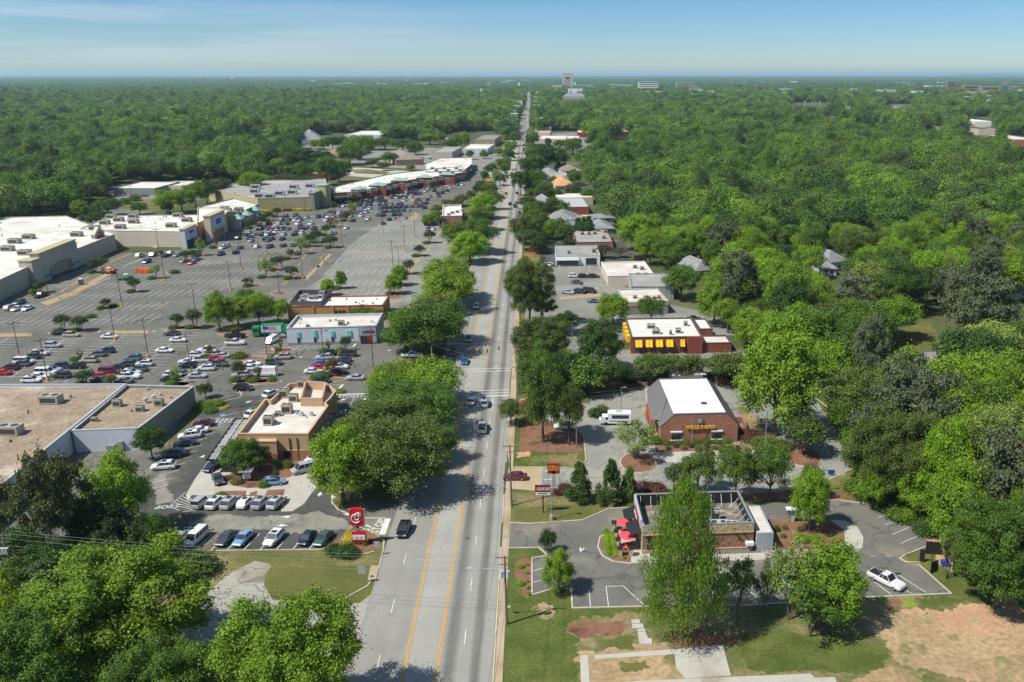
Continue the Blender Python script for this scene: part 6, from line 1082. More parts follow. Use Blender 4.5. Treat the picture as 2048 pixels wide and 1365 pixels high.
def machine(x, y, col, label, nm):
    X, Y = G(x, y); r = thing(nm, label, 'machine', (X, Y, 0)); mb = MB(); mb.box((X, Y, 1.1), (3., 1.4, .8)); mb.box((X+.9, Y, 1.5), (1.1, 1.2, .5)); mb.build('chassis', M[col], r); mb = MB(); mb.box((X-.5, Y, 2.5), (1.5, 1.4, .12)); [mb.box((X-.5+a_, Y+b_, 1.95), (.08, .08, 1.)) for a_ in (-.6, .6) for b_ in (-.55, .55)]; mb.build('cab', M['white'], r)
    mb = MB(); mb.tube((X-1.4, Y-.5, 1.2), (X-3., Y-.5, .8), .1, .1, 6); mb.tube((X-1.4, Y+.5, 1.2), (X-3., Y+.5, .8), .1, .1, 6); mb.box((X-3.2, Y, .5), (.6, 1.8, .7)); mb.build('bucket_arm', M['dgrey'], r)
    for a_, rr in ((-1., .45), (1., .75)):
        for s in (-1, 1): MB().tube((X+a_, Y+s*.7, rr), (X+a_, Y+s*1.05, rr), rr, rr, 14).build('wheel', M['tyre'], r)
machine(222, 548, 'orange', 'orange and white loader parked beside a tree island', 'loader'); machine(256, 561, 'green', 'small green tractor beside a tree island', 'tractor')
# ------------------------------------------------------------------ lamp columns, utility poles, signals, signs
def light_pole(x, y, ty, base='yellow', heads=4, label='bronze lamp column with %s concrete base in the shopping lot', group='lamp columns in the shopping lot', mt='pole', thick=.1):
    X, Y = G(x, y); h = max(4., hgt(x, y, ty)); r = thing('lamp_post', label.replace('%s', base) if base else label.replace(' with %s concrete base', ''), 'lamp post', (X, Y, 0), group); z0 = 0
    if base: z0 = .95; MB().tube((X, Y, 0), (X, Y, z0), .38, .38, 12).build('concrete_base', M[base if base == 'yellow' else 'kerb'], r)
    MB().tube((X, Y, z0), (X, Y, h), thick*1.25, thick*.8, 6).build('pole', M[mt], r)
    mb = MB()
    offs = {4: ((1, .35), (-1, -.35), (.35, -1), (-.35, 1)), 2: ((1, 0), (-1, 0)), 1: ((.7, 0),)}[heads]
    for a_, b_ in offs: mb.bar((X, Y), (X+a_*.8, Y+b_*.8), .07, h-.12, h-.04)
    mb.build('bracket', M[mt], r)
    for a_, b_ in offs: MB().box((X+a_*1.2, Y+b_*1.2, h-.02), (.75, .42, .16), math.atan2(b_, a_)).build('lamp_head', M[mt], r)
    return r
for (x, y, t) in ((297, 715, 640), (230, 681, 609), (96, 763, 680), (40, 717, 646), (381.6, 746, 667), (244, 612, 551), (462, 581, 523), (483, 540, 486), (534, 509, 482), (606, 558, 502), (648, 526, 480), (684, 492, 456), (686, 459, 415), (453, 496, 450), (552, 444, 408), (570, 452, 412), (611, 430, 400), (97, 590, 529), (330, 563, 511), (319, 511, 459), (220, 535, 489), (786, 532, 483), (810, 501, 453), (830, 475, 430), (847, 452, 397), (766, 467, 430), (800, 447, 400), (758, 441, 395), (718, 434, 388), (875, 408, 360), (793, 397, 355), (650, 741, 662), (747.5, 746, 655), (534.5, 717, 641)): light_pole(x, y, t)
for (x, y, t) in ((468, 664, 615), (559, 586, 544), (397, 525, 474), (390, 619, 568), (798, 531, 494), (861, 557, 521), (827, 620, 585)): light_pole(x, y, t, None, 2, 'bronze lamp column standing on a planted island', 'lamp columns on planted islands')
light_pole(368, 1072, 1027, None, 4, 'dark lamp column between two parked vehicles in the dark restaurant lot', None)
for (x, y, t, hd, lb) in ((1242, 823, 775, 1, 'slim grey lamp column in the bank drive'), (1153, 897, 832, 1, 'slim grey lamp column on the mulch bed left of the bank'), (1529, 905, 820, 1, 'slim grey lamp column right of the bank front'), (1285, 990, 948, 1, 'grey lamp column beside the reddish hedge'), (1640, 985, 940, 1, 'grey lamp column at the bank exit'), (1756, 1158, 1117, 2, 'lamp column beside the white pickup truck'), (1456, 755, 712, 1, 'lamp column among the small trees behind the bank'), (1145, 692, 643, 1, 'lamp column near the road in the pale car park'), (1110, 590, 572, 1, 'lamp column at the edge of the small car park')): light_pole(x, y, t, None, hd, lb, None, 'grey', .09)
light_pole(1104, 1040, 976, 'concrete', 1, 'grey lamp column with round concrete footing on the roadside lawn', None, 'grey')
for (x, y, t, lb) in ((558, 778, 690, 'white flagpole with striped flag behind the tan restaurant'), (1383, 893, 826, 'grey flagpole in front of the brick bank')):
    X, Y = G(x, y); h = hgt(x, y, t); r = thing('flagpole', lb, 'flagpole', (X, Y, 0)); MB().tube((X, Y, 0), (X, Y, h), .09, .05, 8).build('pole', M['lgrey'] if x < 1000 else M['grey'], r); MB().ell((X, Y, h+.08), (.12, .12, .12), 8, 6).build('finial', M['lgrey'], r)
    if x < 1000:
        mb = MB()
        for j in range(7):
            mb.m = j % 2; 
            for k in range(6): a0 = k*.28; wv_ = .12*math.sin(k*1.4); wv1 = .12*math.sin((k+1)*1.4); z1 = h-.5-a0*1.1; z2 = h-.5-(a0+.28)*1.1; mb.face([(X-.1-j*.12-wv_, Y+.02+wv_*.5, z1), (X-.22-j*.12-wv_, Y+.02+wv_*.5, z1), (X-.22-j*.12-wv1, Y+wv1*.5, z2), (X-.1-j*.12-wv1, Y+wv1*.5, z2)])
        mb.build('flag', [M['redcloth'], M['white']], r)
# utility poles along the right pavement and their wires
UPX = []
def upole(x, y, ty, label, arms=True, tr=False, arm=1.3, lamp=False):
    X, Y = G(x, y); h = hgt(x, y, ty); r = thing('utility_pole', label, 'utility pole', (X, Y, 0), 'utility poles along the main road'); MB().tube((X, Y, 0), (X, Y, h), .19, .12, 8).build('pole', M['wood'], r)
    if arms: mb = MB(); mb.box((X, Y, h-.3), (2*arm, .14, .14)); mb.box((X, Y, h-1.4), (arm*1.2, .12, .12)); mb.build('crossarm', M['wood'], r); mb = MB(); [mb.tube((X+k*arm, Y, h-.22), (X+k*arm, Y, h+.12), .07, .05, 6) for k in (-.92, 0, .92)]; mb.build('insulator', M['lgrey'], r)
    if tr:
        for k in (-.45, .45, 0)[:tr]: MB().tube((X+k, Y-.4, h-3.2), (X+k, Y-.4, h-2.2), .28, .28, 10).build('transformer', M['lgrey'], r)
    if lamp: MB().tube((X, Y, h-2.2), (X-4.6, Y-.5, h-1.7), .05, .04, 5).build('lamp_arm', M['lgrey'], r); MB().box((X-4.9, Y-.5, h-1.72), (.8, .3, .16)).build('lamp_head', M['lgrey'], r)
    UPX.append((X, Y, h)); return r
upole(1013.5, 1249, 1112, 'weathered utility pole with crossarm and long shadow, nearest on the right pavement', tr=2, lamp=True); upole(1023, 1012, 890, 'dark utility pole crossing in front of the dark red car'); upole(1038, 788, 690, 'dark utility pole at the junction corner', lamp=True); upole(1040, 640, 560, 'utility pole behind the big roadside oak', lamp=True)
upole(1047, 515, 470, 'utility pole by the brick office trees'); upole(1049, 440, 408, 'utility pole beside the small blue sign'); upole(1052, 385, 352, 'utility pole among far right roadside trees'); upole(1054, 345, 312, 'farther utility pole above the roadside trees'); upole(1056, 312, 284, 'farthest utility pole by the far shops')
def wire(p, q, sag=.6, r=.018, label='thin overhead wire span beside the main road', group='overhead wires along the main road', n=10):
    mb = MB(); pts = []
    for i in range(n+1): t = i/n; pts.append((p[0]+(q[0]-p[0])*t, p[1]+(q[1]-p[1])*t, p[2]+(q[2]-p[2])*t-sag*4*t*(1-t)))
    for i in range(n): mb.tube(pts[i], pts[i+1], r, r, 4, False)
    o = mb.build('overhead_wire', M['dgrey']); return tag(o, label, 'wire', group)
P0 = (UPX[0][0]+.3, UPX[0][1]-70, UPX[0][2]); chain = [P0]+UPX
for i in range(len(chain)-1):
    for k, dz in ((-1.2, .1), (1.2, .1), (.2, -1.8)): wire((chain[i][0]+k, chain[i][1], chain[i][2]+dz), (chain[i+1][0]+k, chain[i+1][1], chain[i+1][2]+dz))
upole(30, 1180, 1068, 'pale utility pole with three grey transformers at lower left', tr=3); LP = UPX[-1]; upole(-2, 1195, 1080, 'utility pole cut by the left frame edge', tr=1)
for k, dz in ((-1.2, .1), (0, .1), (1.2, -.2), (.1, -2)): wire((LP[0]+k*.3, LP[1]+k, LP[2]+dz), (UPX[0][0]-1, UPX[0][1]+k, UPX[0][2]-.4+dz), 1.2, .022, 'overhead wire crossing the lower left trees toward the road pole', 'overhead wires crossing the lower left')
upole(112, 425, 398, 'utility pole at the left back lot edge'); upole(266, 412, 372, 'utility pole beside the left lawn')
# traffic signals on span wires
def pole(x, y, ty, name, label, cat, col='grey', r0=.16, group=None):
    X, Y = G(x, y); h = hgt(x, y, ty); r = thing(name, label, cat, (X, Y, 0), group); MB().tube((X, Y, 0), (X, Y, h), r0, r0*.7, 8).build('pole', M[col], r); return X, Y, h, r
s1 = pole(1044, 733, 660, 'signal_pole', 'grey traffic signal pole at the right far corner of the junction', 'signal pole'); s2 = pole(865, 738, 694, 'signal_pole', 'signal pole among trees on the left of the junction', 'signal pole'); s3 = pole(1034, 788, 715, 'signal_pole', 'signal pole beside the dark utility pole at the junction', 'signal pole'); s4 = pole(843, 700, 655, 'signal_pole', 'white signal pole beside the pickup between the trees', 'signal pole', 'lgrey')
ZS = 6.6
wire((s1[0], s1[1], ZS+.4), (s2[0], s2[1], ZS+.4), .15, .03, 'span wire carrying three signals over the junction', 'signal span wires'); wire((s3[0], s3[1], ZS+.3), (s2[0], s2[1], ZS+.3), .15, .03, 'span wire carrying the nearer left signal over the junction', 'signal span wires')
def signal(x, y, label, z=ZS, rot=0):
    X, Y = G(x, y, z-.5); r = thing('traffic_light', label, 'traffic light', (X, Y, z-1), 'traffic lights at the junction'); MB().box((X, Y, z-.5), (.42, .35, 1.15)).build('housing', M['yellow'], r)
    for k in range(3): MB().tube((X, Y-.17, z-.15-k*.35), (X, Y-.32, z-.15-k*.35), .13, .13, 10).build('lens', M['black' if k else 'dred'], r)
    MB().tube((X, Y, z), (X, Y, z+.45), .03, .03, 5).build('hanger', M['grey'], r)
for (x, y, lb) in ((955, 703, 'yellow traffic light hanging over the left turn lane'), (974.5, 701, 'yellow traffic light hanging over the double yellow line'), (997.5, 697, 'yellow traffic light hanging over the right inner lane'), (912, 745, 'yellow traffic light hanging over the near left crosswalk'), (865, 713, 'yellow traffic light in shade at the left kerb'), (1032, 722, 'yellow traffic light above the right pavement')): signal(x, y, lb)
# --- red pylon sign with white script letter
X, Y = G(719, 1090); r = thing('restaurant_sign', 'tall red pylon sign with white curly letter above a message board', 'sign', (X, Y, 0)); ps = pxm(719, 1090)
hh = hgt(719, 1090, 1014)
MB().box((X, Y, 2), (.42, .3, 4)).build('post', M['red'], r); z1 = hh-.2; wS = 30*ps*.93; hS = 34*ps/math.cos(PITCH+.2)
def bar_face(mb, w, zb, zt, bulge, y0, y1):
    pts = []; n = 8
    for i in range(n+1): t = i/n-.5; pts.append((X+w*t, zt+bulge*(1-4*t*t)))
    for i in range(n+1): t = .5-i/n; pts.append((X+w*t*.93, zb-bulge*.6*(1-4*t*t)))
    mb.idx([(a_, y0, b_) for a_, b_ in pts]+[(a_, y1, b_) for a_, b_ in pts], [tuple(range(len(pts))), tuple(range(len(pts), 2*len(pts)))[::-1]]+[(i, (i+1) % len(pts), len(pts)+(i+1) % len(pts), len(pts)+i) for i in range(len(pts))])
mb = MB(); bar_face(mb, wS*1.08, z1-hS*1.05, z1-.25, 0, Y-.12, Y+.2); mb.build('white_backing', M['white'], r)
mb = MB(); bar_face(mb, wS, z1-hS*.93, z1-.2, .22, Y-.4, Y+.15); fc = mb.build('red_panel', M['red'], r)
cz = z1-hS*.5; mb = MB()
def arc(cx_, cz_, R_, a0, a1, w0, n=14, ry=1.1):
    for i in range(n):
        t0, t1 = math.radians(a0+(a1-a0)*i/n), math.radians(a0+(a1-a0)*(i+1)/n); mb.tube((X+cx_+R_*math.cos(t0), Y-.44, cz_+R_*ry*math.sin(t0)), (X+cx_+R_*math.cos(t1), Y-.44, cz_+R_*ry*math.sin(t1)), w0, w0, 6)
arc(-.1, cz-.12, .72, 75, 325, .1); arc(.05, cz+.02, .36, 100, 400, .075)
for (a_, b_, rx, rz_) in ((-.02, .78, .1, .1), (.14, .92, .13, .12), (.38, .93, .17, .12), (.62, .8, .2, .1), (.62, .42, .18, .1)): mb.ell((X+a_, Y-.45, cz+b_), (rx, .05, rz_), 10, 6)
mb.tube((X+.3, Y-.44, cz+.3), (X+.45, Y-.44, cz+.8), .1, .12, 6); mb.tube((X+.35, Y-.44, cz+.45), (X+.6, Y-.44, cz+.38), .07, .05, 6); mb.build('white_emblem', M['white'], fc)
MB().box((X, Y-.1, z1-hS*1.2), (wS*.6, .3, .35)).build('neck', M['grey'], r)
MB().box((X+.1, Y-.12, z1-hS*1.62), (wS*.98, .45, hS*.52)).build('message_board_frame', M['red'], r); b2 = MB().box((X+.1, Y-.37, z1-hS*1.62), (wS*.88, .06, hS*.26)).build('message_panel', M['white'], r); mb = MB(); [mb.box((X+.1+k, Y-.42, z1-hS*1.62), (.45, .04, .28)) for k in (-.35, .35)]; mb.build('panel_text', M['gblock'], b2)
# --- bank sign and drive-in sign
X, Y = G(1108, 985); r = thing('bank_sign', 'square red sign with yellow lettering on a grey post', 'sign', (X, Y, 0)); s_ = pxm(1108, 985); w = 25*s_*.96; h = hgt(1108, 985, 927); MB().box((X, Y, h/2-.5), (.62, .5, h-1)).build('post', M['unit'], r); sg = MB().box((X, Y, h-1.05), (w, .5, 2.0)).build('red_panel', M['dred'], r); mb = MB(); text(mb, 'WELLS', .66, (X, Y-.28, h-.62), (1, 0, 0), (0, 0, 1), .05, .012, .97); text(mb, 'FARGO', .66, (X, Y-.28, h-1.2), (1, 0, 0), (0, 0, 1), .05, .012, .92); mb.build('lettering', M['ytext'], sg)
X, Y = G(1086.5, 1026); r = thing('drive_in_sign', 'wide red and white sign on a thin black post beside the road', 'sign', (X, Y, 0)); h = hgt(1086.5, 1026, 972); MB().tube((X, Y, 0), (X, Y, h-1.6), .12, .12, 8).build('post', M['black'], r); MB().box((X, Y, h-.85), (2.8, .3, 1.9)).build('sign_frame', M['black'], r); a_ = MB().box((X, Y-.17, h-.55), (2.65, .06, 1.15)).build('red_panel', M['dred'], r); c_ = MB().box((X, Y-.17, h-1.5), (2.65, .06, .55)).build('white_panel', M['white'], r)
mb = MB(); text(mb, 'COOK OUT', .74, (X+.22, Y-.24, h-.55), (1, 0, 0), (0, 0, 1), .04, .02, .58); mb.build('white_lettering', M['white'], a_); mb = MB(); mb.tube((X-1.08, Y-.21, h-.75), (X-1.0, Y-.21, h-.3), .07, .04, 5); mb.tube((X-1.18, Y-.21, h-.85), (X-.98, Y-.21, h-.85), .05, .05, 5); mb.build('flame_mark', M['orange'], a_); mb = MB(); strokes(mb, 14, .17, (X, Y-.22, h-1.42), (1, 0, 0), (0, 0, 1), .02); mb.build('message_lettering', M['black'], c_)
# small signs
def sign(x, y, ty, w, hs, mt, label, name='road_sign', back='grey'):
    X, Y = G(x, y); h = hgt(x, y, ty); r = thing(name, label, 'sign', (X, Y, 0)); MB().tube((X, Y, 0), (X, Y, h-.1), .04, .04, 6).build('post', M['grey'], r); MB().box((X, Y-.05, h-hs/2), (w, .05, hs)).build('sign_board', M[mt], r)
sign(755, 1112, 1083, .85, 1.05, 'gblock', 'back of a small road sign on the kerb beside the red pylon sign'); sign(726, 1168, 1132, 1.2, 1.4, 'gblock', 'grey back of a larger road sign on the grass corner'); sign(1018, 1215, 1212, .5, .5, 'white', 'small white sign on the nearest utility pole foot'); sign(659, 792, 777, .5, .9, 'black', 'thin stop sign seen from behind near the lane crossing')
sign(877, 556, 527, 4.2, 3.6, 'white', 'tall shopping plaza sign half hidden by roadside trees', 'plaza_sign'); X, Y = G(877, 556); h = hgt(877, 556, 527); mb = MB(); mb.box((X-.4, Y-.12, h-.5), (3.2, .04, .45)); mb.box((X-.4, Y-.12, h-1.1), (3.2, .04, .35)); pl = [o for o in bpy.data.objects if o.name.startswith('plaza_sign')][0]; mb.build('red_band', M['dred'], pl); mb = MB(); text(mb, 'PET', 1., (X-.5, Y-.14, h-2.), (1, 0, 0), (0, 0, 1), .04, .03); mb.build('lettering', M['brown'], pl)
sign(1067, 508, 498, 5., 1.6, 'dred', 'low dark red sign on the lawn by the brick office trees', 'business_sign'); sign(1060, 438, 429, 3.6, 1.6, 'blue', 'blue sign on the small roadside lawn', 'business_sign'); sign(1068, 402, 392, 7, 1.2, 'redcloth', 'wide pinkish red sign beside far roadside trees', 'business_sign'); sign(978, 355, 345, 5, 3.5, 'wblock', 'square white plaza sign among the median shrubs', 'plaza_sign'); sign(583, 366, 359, 3.5, 6, 'white', 'white pylon sign behind the supermarket', 'business_sign'); sign(1662, 952, 940, 1.3, 1., 'navy' if 'navy' in M else 'blue', 'small dark blue sign at the bank exit', 'bank_sign')
# roadside bits: hydrant-like cabinet, drain slab, manholes
tag(MB().prism(px((742, 1133), (758, 1133), (752, 1164), (735, 1164)), 0, .16).build('drain_slab', M['walk']), 'tan concrete drain slab set in the grass at the kerb', 'slab')
for (x, y, rr) in ((935, 1078, .35), (744, 1155, .3), (1099, 1098-40, .3)):
    X, Y = G(x, y); o = MB().tube((X, Y, .045), (X, Y, .075 if x > 900 else .2), rr, rr, 14).build('manhole_cover', M['dgrey']); tag(o, {935: 'dark manhole cover in the right inner lane', 744: 'round lid on the kerbside drain slab'}.get(x, 'round lid in the drive-in lot entrance'), 'manhole')
# ------------------------------------------------------------------ trees
def leaf_mesh(name, blobs, n, size, seed, mat_, up=.35, squash=.85, core=.62, droop=0., hang=1., fuzz=.42):
    rg = np.random.default_rng(seed); c = np.array([b[:3] for b in blobs], float); rad = np.array([b[3] for b in blobs], float)
    pr = rad**2; pr /= pr.sum(); k = rg.choice(len(blobs), n, p=pr); d = rg.normal(size=(n, 3)); d /= np.linalg.norm(d, axis=1)[:, None]
    d[:, 2] = np.where((d[:, 2] < -.2) & (rg.random(n) < .65), -d[:, 2], d[:, 2]); rr = rad[k]*(core+(1.08-core)*rg.random(n)**.6)
    p = c[k]+d*rr[:, None]*np.array([1, 1, squash]); fz = rg.random(n) < .45; p[fz] += rg.normal(size=(int(fz.sum()), 3))*rad[k][fz][:, None]*fuzz; nr = d*.75+np.array([0, 0, up])+rg.normal(size=(n, 3))*.5; nr /= np.linalg.norm(nr, axis=1)[:, None]
    t = np.cross(nr, rg.normal(size=(n, 3))); t /= np.linalg.norm(t, axis=1)[:, None]; b = np.cross(nr, t); s = size*(.6+.8*rg.random(n))[:, None]
    if droop: t = np.tile(np.array([0, 0, -1.]), (n, 1))+rg.normal(size=(n, 3))*.35; t /= np.linalg.norm(t, axis=1)[:, None]
    v = np.stack([p-t*s*.62*hang, p+b*s*.45, p+t*s*.62*hang, p-b*s*.45], 1).reshape(-1, 3)
    me = bpy.data.meshes.new(name); me.vertices.add(4*n); me.vertices.foreach_set('co', v.astype(np.float32).ravel()); me.loops.add(4*n); me.loops.foreach_set('vertex_index', np.arange(4*n, dtype=np.int32))
    me.polygons.add(n); me.polygons.foreach_set('loop_start', np.arange(0, 4*n, 4, dtype=np.int32)); me.materials.append(mat_); me.update(calc_edges=True)
    at = me.attributes.new('tone', 'FLOAT', 'FACE'); bt = rg.random(len(blobs)); at.data.foreach_set('value', np.clip(.35*bt[k]+.65*rg.random(n), 0, 1).astype(np.float32)); return me
def broad_blobs(seed, n=34, cz=.62, rx=.42, rz=.33, rb=(.1, .17), low=-.6, lump=.25):
    rg = random.Random(seed); out = []; ph = rg.uniform(0, 6); k1 = rg.choice((2, 3)); 
    while len(out) < n:
        a = rg.uniform(0, 6.283); z = rg.uniform(low, 1); q = math.sqrt(max(0, 1-z*z)) if z > 0 else math.sqrt(1-z*z*.6); m_ = rg.uniform(.62, 1.) if rg.random() < .85 else rg.uniform(.1, .6)
        m_ *= 1+lump*math.sin(k1*a+ph)*.5+rg.uniform(-lump, lump)*.35; x, y, zz = rx*q*m_*math.cos(a), rx*q*m_*math.sin(a), cz+rz*z*m_; r = rg.uniform(*rb)
        if any((x-o[0])**2+(y-o[1])**2+(zz-o[2])**2 < (.55*(r+o[3]))**2 for o in out) and rg.random() < .9:
            if rg.random() < .985: continue
        out.append((x, y, zz, r))
    return out
def trunk_mesh(name, blobs, seed, r0=.03, fork=.32, nl=9, mat_='bark', stems=1, spread=.0):
    rg = random.Random(seed); mb = MB()
    for s in range(stems):
        a = 6.283*s/max(1, stems)+rg.random(); bx, by = (0, 0) if stems == 1 else (.03*math.cos(a), .03*math.sin(a)); tx, ty_ = bx+spread*math.cos(a), by+spread*math.sin(a)
        if stems == 1: mb.tube((0, 0, -.01), (0, 0, .05), r0*1.5, r0*1.05, 8)
        mb.tube((bx, by, 0), (tx, ty_, fork), r0, r0*.62, 8, False)
        for b_ in rg.sample(blobs, min(nl, len(blobs))):
            if stems > 1 and b_[0]*math.cos(a)+b_[1]*math.sin(a) < -.05: continue
            mx = (tx*.5+b_[0]*.5, ty_*.5+b_[1]*.5, fork*.45+b_[2]*.55); mb.tube((tx, ty_, fork*rg.uniform(.8, 1)), mx, r0*.5, r0*.28, 5, False); mb.tube(mx, b_[:3], r0*.28, r0*.08, 4, False)
    return mb.mesh(name, M[mat_])
TT = {}
def T(kind, leaf=None):
    if kind in TT: return TT[kind]
    base, v = kind[:-1], int(kind[-1]); L_ = M['leaf']; sd = sum(map(ord, kind))
    if base == 'oak': b = broad_blobs(sd, 60, .59, .45, .36, (.065, .12)); r = (leaf_mesh('oak_crown', b, 15000, .0215, sd, L_), trunk_mesh('oak_trunk', b, sd))
    elif base == 'big': b = broad_blobs(sd, 150, .58, .45, .39, (.04, .085), -.8, .2); r = (leaf_mesh('big_oak_crown', b, 80000, .0122, sd, L_, core=.55), trunk_mesh('big_oak_trunk', b, sd, .024, .28, 16))
    elif base == 'maple': b = broad_blobs(sd, 75, .56, .4, .43, (.06, .11), -.85, .15); r = (leaf_mesh('maple_crown', b, 24000, .0185, sd, L_, core=.5), trunk_mesh('maple_trunk', b, sd))
    elif base == 'mid': b = broad_blobs(sd, 26, .6, .42, .34, (.12, .19)); r = (leaf_mesh('woodland_crown', b, 3200, .048, sd, L_), trunk_mesh('woodland_trunk', b, sd, .025, .35, 4))
    elif base == 'wil': b = broad_blobs(sd, 48, .58, .45, .37, (.08, .14), -.8, .3); r = (leaf_mesh('willow_oak_crown', b, 24000, .018, sd, L_, core=.5), trunk_mesh('willow_oak_trunk', b, sd))
    elif base == 'airy': b = broad_blobs(sd, 30, .62, .42, .32, (.07, .13), -.7, .3); r = (leaf_mesh('airy_crown', b, 4200, .027, sd, L_, core=.3), trunk_mesh('airy_trunk', b, sd, .018, .3, 16, 'bark', 2, .06))
    elif base == 'crape': b = [(x, y, z, q_) for x, y, z, q_ in broad_blobs(sd, 24, .72, .4, .24, (.11, .17), -.5, .2)]; r = (leaf_mesh('crape_crown', b, 4500, .036, sd, L_), trunk_mesh('crape_trunk', b, sd, .022, .4, 7, 'bark', 3, .1))
    elif base == 'pine':
        rg = random.Random(sd); b = []
        for i in range(46): z = rg.uniform(.42, .97); R_ = .44*math.sqrt(max(.05, 1-((z-.62)/.42)**2)); a = rg.uniform(0, 6.28); q = R_*rg.uniform(.35, 1); b.append((q*math.cos(a), q*math.sin(a), z, rg.uniform(.05, .1)))
        mb = MB(); mb.tube((0, 0, 0), (.01, 0, .95), .022, .007, 8, False)
        for x in b: mb.tube((0, 0, x[2]-.07), x[:3], .007, .002, 4, False)
        r = (leaf_mesh('pine_crown', b, 11000, .024, sd, L_, squash=.6, core=.1), mb.mesh('pine_trunk', M['pbark']))
    elif base in ('cone', 'cyp'):
        rg = random.Random(sd); b = []; cy = base == 'cyp'
        for i in range(130 if cy else 60):
            z = rg.uniform(.1 if not cy else .16, .97); R_ = (.5*(1-z)**.75+.03) if not cy else .46*min(1, ((z-.08)/.2))**.5*(1-z**2.6)**.7; a = rg.uniform(0, 6.28); q = R_*rg.uniform(.45, .98); b.append((q*math.cos(a), q*math.sin(a), z, .045+.05*(1-z)+.02*rg.random()))
        mb = MB(); mb.tube((0, 0, 0), (0, 0, .9), .032 if cy else .02, .005, 8, False)
        for x in b[::2]: mb.tube((0, 0, x[2]-.04), x[:3], .007, .002, 4, False)
        r = (leaf_mesh(base+'_crown', b, 42000 if cy else 11000, .0115 if cy else .026, sd, L_, droop=cy, hang=1.25, core=.4, squash=1.15), mb.mesh(base+'_trunk', M['pbark']))
    elif base == 'bush':
        rg = random.Random(sd); b = [(.3*math.cos(i*2.4)*math.sqrt(i/14), .3*math.sin(i*2.4)*math.sqrt(i/14), .42-.25*(i/14), .26) for i in range(14)]; r = (leaf_mesh('bush_foliage', b, 2600, .055, sd, L_, core=.7), None)
    elif base == 'bare':
        b = broad_blobs(sd, 26, .66, .34, .3, (.04, .09), -.8); mb = trunk_mesh('sparse_trunk', b, sd, .02, .3, 22, 'bark', 3, .07); r = (leaf_mesh('sparse_crown', b, 1500, .028, sd, L_, core=.1), mb)
    TT[kind] = r; return r
TONE = {'fresh': (0.150,0.242,0.016), 'bright': (0.180,0.303,0.016), 'mid': (0.086,0.151,0.018), 'deep': (0.047,0.095,0.016), 'dark': (0.034,0.058,0.016), 'olive': (0.092,0.131,0.025), 'pine': (0.096,0.107,0.040), 'grey': (0.108,0.131,0.069), 'lime': (0.277,0.362,0.021), 'light': (0.211,0.272,0.062), 'brown': (0.130,0.121,0.049), 'crape': (0.059,0.089,0.027), 'cyp': (0.150,0.250,0.027), 'red': (0.119,0.052,0.041), 'yellow': (0.553,0.454,0.027), 'blue': (0.096,0.151,0.069)}
KN = {'oak': 'broadleaf_tree', 'big': 'broadleaf_tree', 'maple': 'maple_tree', 'mid': 'broadleaf_tree', 'wil': 'willow_oak_tree', 'airy': 'small_tree', 'crape': 'crape_myrtle_tree', 'pine': 'pine_tree', 'cone': 'conifer_tree', 'cyp': 'cypress_tree', 'bare': 'sparse_tree', 'bush': 'shrub'}
CNT = [0]
def tree_at(X, Y, h, w, kind, tone, label, group=None, z=0.):
    me, tr = T(kind); base = kind[:-1]; c = TONE[tone] if isinstance(tone, str) else tone; k = R.uniform(.9, 1.1); c = (c[0]*k*R.uniform(.94, 1.06), c[1]*k, c[2]*k, 1); rz = R.uniform(0, 6.28)
    if tr is None:
        o = bpy.data.objects.new('shrub', me); COL.objects.link(o); o.location = (X, Y, z-.05*h); o.scale = (w, w, h*1.25); o.rotation_euler = (0, 0, rz); o.color = c; return tag(o, label, 'shrub', group)
    r = bpy.data.objects.new(KN[base], None); COL.objects.link(r); r.location = (X, Y, z); r.scale = (w, w, h); r.rotation_euler = (0, 0, rz); r.empty_display_size = .1; tag(r, label, 'tree', group)
    for nm, m_ in (('crown', me), ('trunk', tr)): o = bpy.data.objects.new(nm, m_); COL.objects.link(o); o.parent = r; o.color = c
    return r
def tree(kind, x, y, ty, wpx, tone, label, group=None):
    if group and 'islands' not in group: wpx *= 1.42; ty -= .18*(y-ty)
    elif 700 < x < 1000 and y < 1100: wpx *= 1.18 if y > 720 else 1.35
    if kind[:-1] in ('maple', 'big'): wpx *= 1.12
    X, Y = G(x, y); h = hgt(x, y, ty)*.97; s = pxm(x, y)*.95; return tree_at(X, Y, h, wpx*s*1.02, kind, tone, label, group)
def bush(x, y, wpx, hk, tone, label, group=None):
    X, Y = G(x, y); w = wpx*pxm(x, y); return tree_at(X, Y, w*hk, w*1.1, 'bush%d' % R.randint(1, 2), tone, label, group)
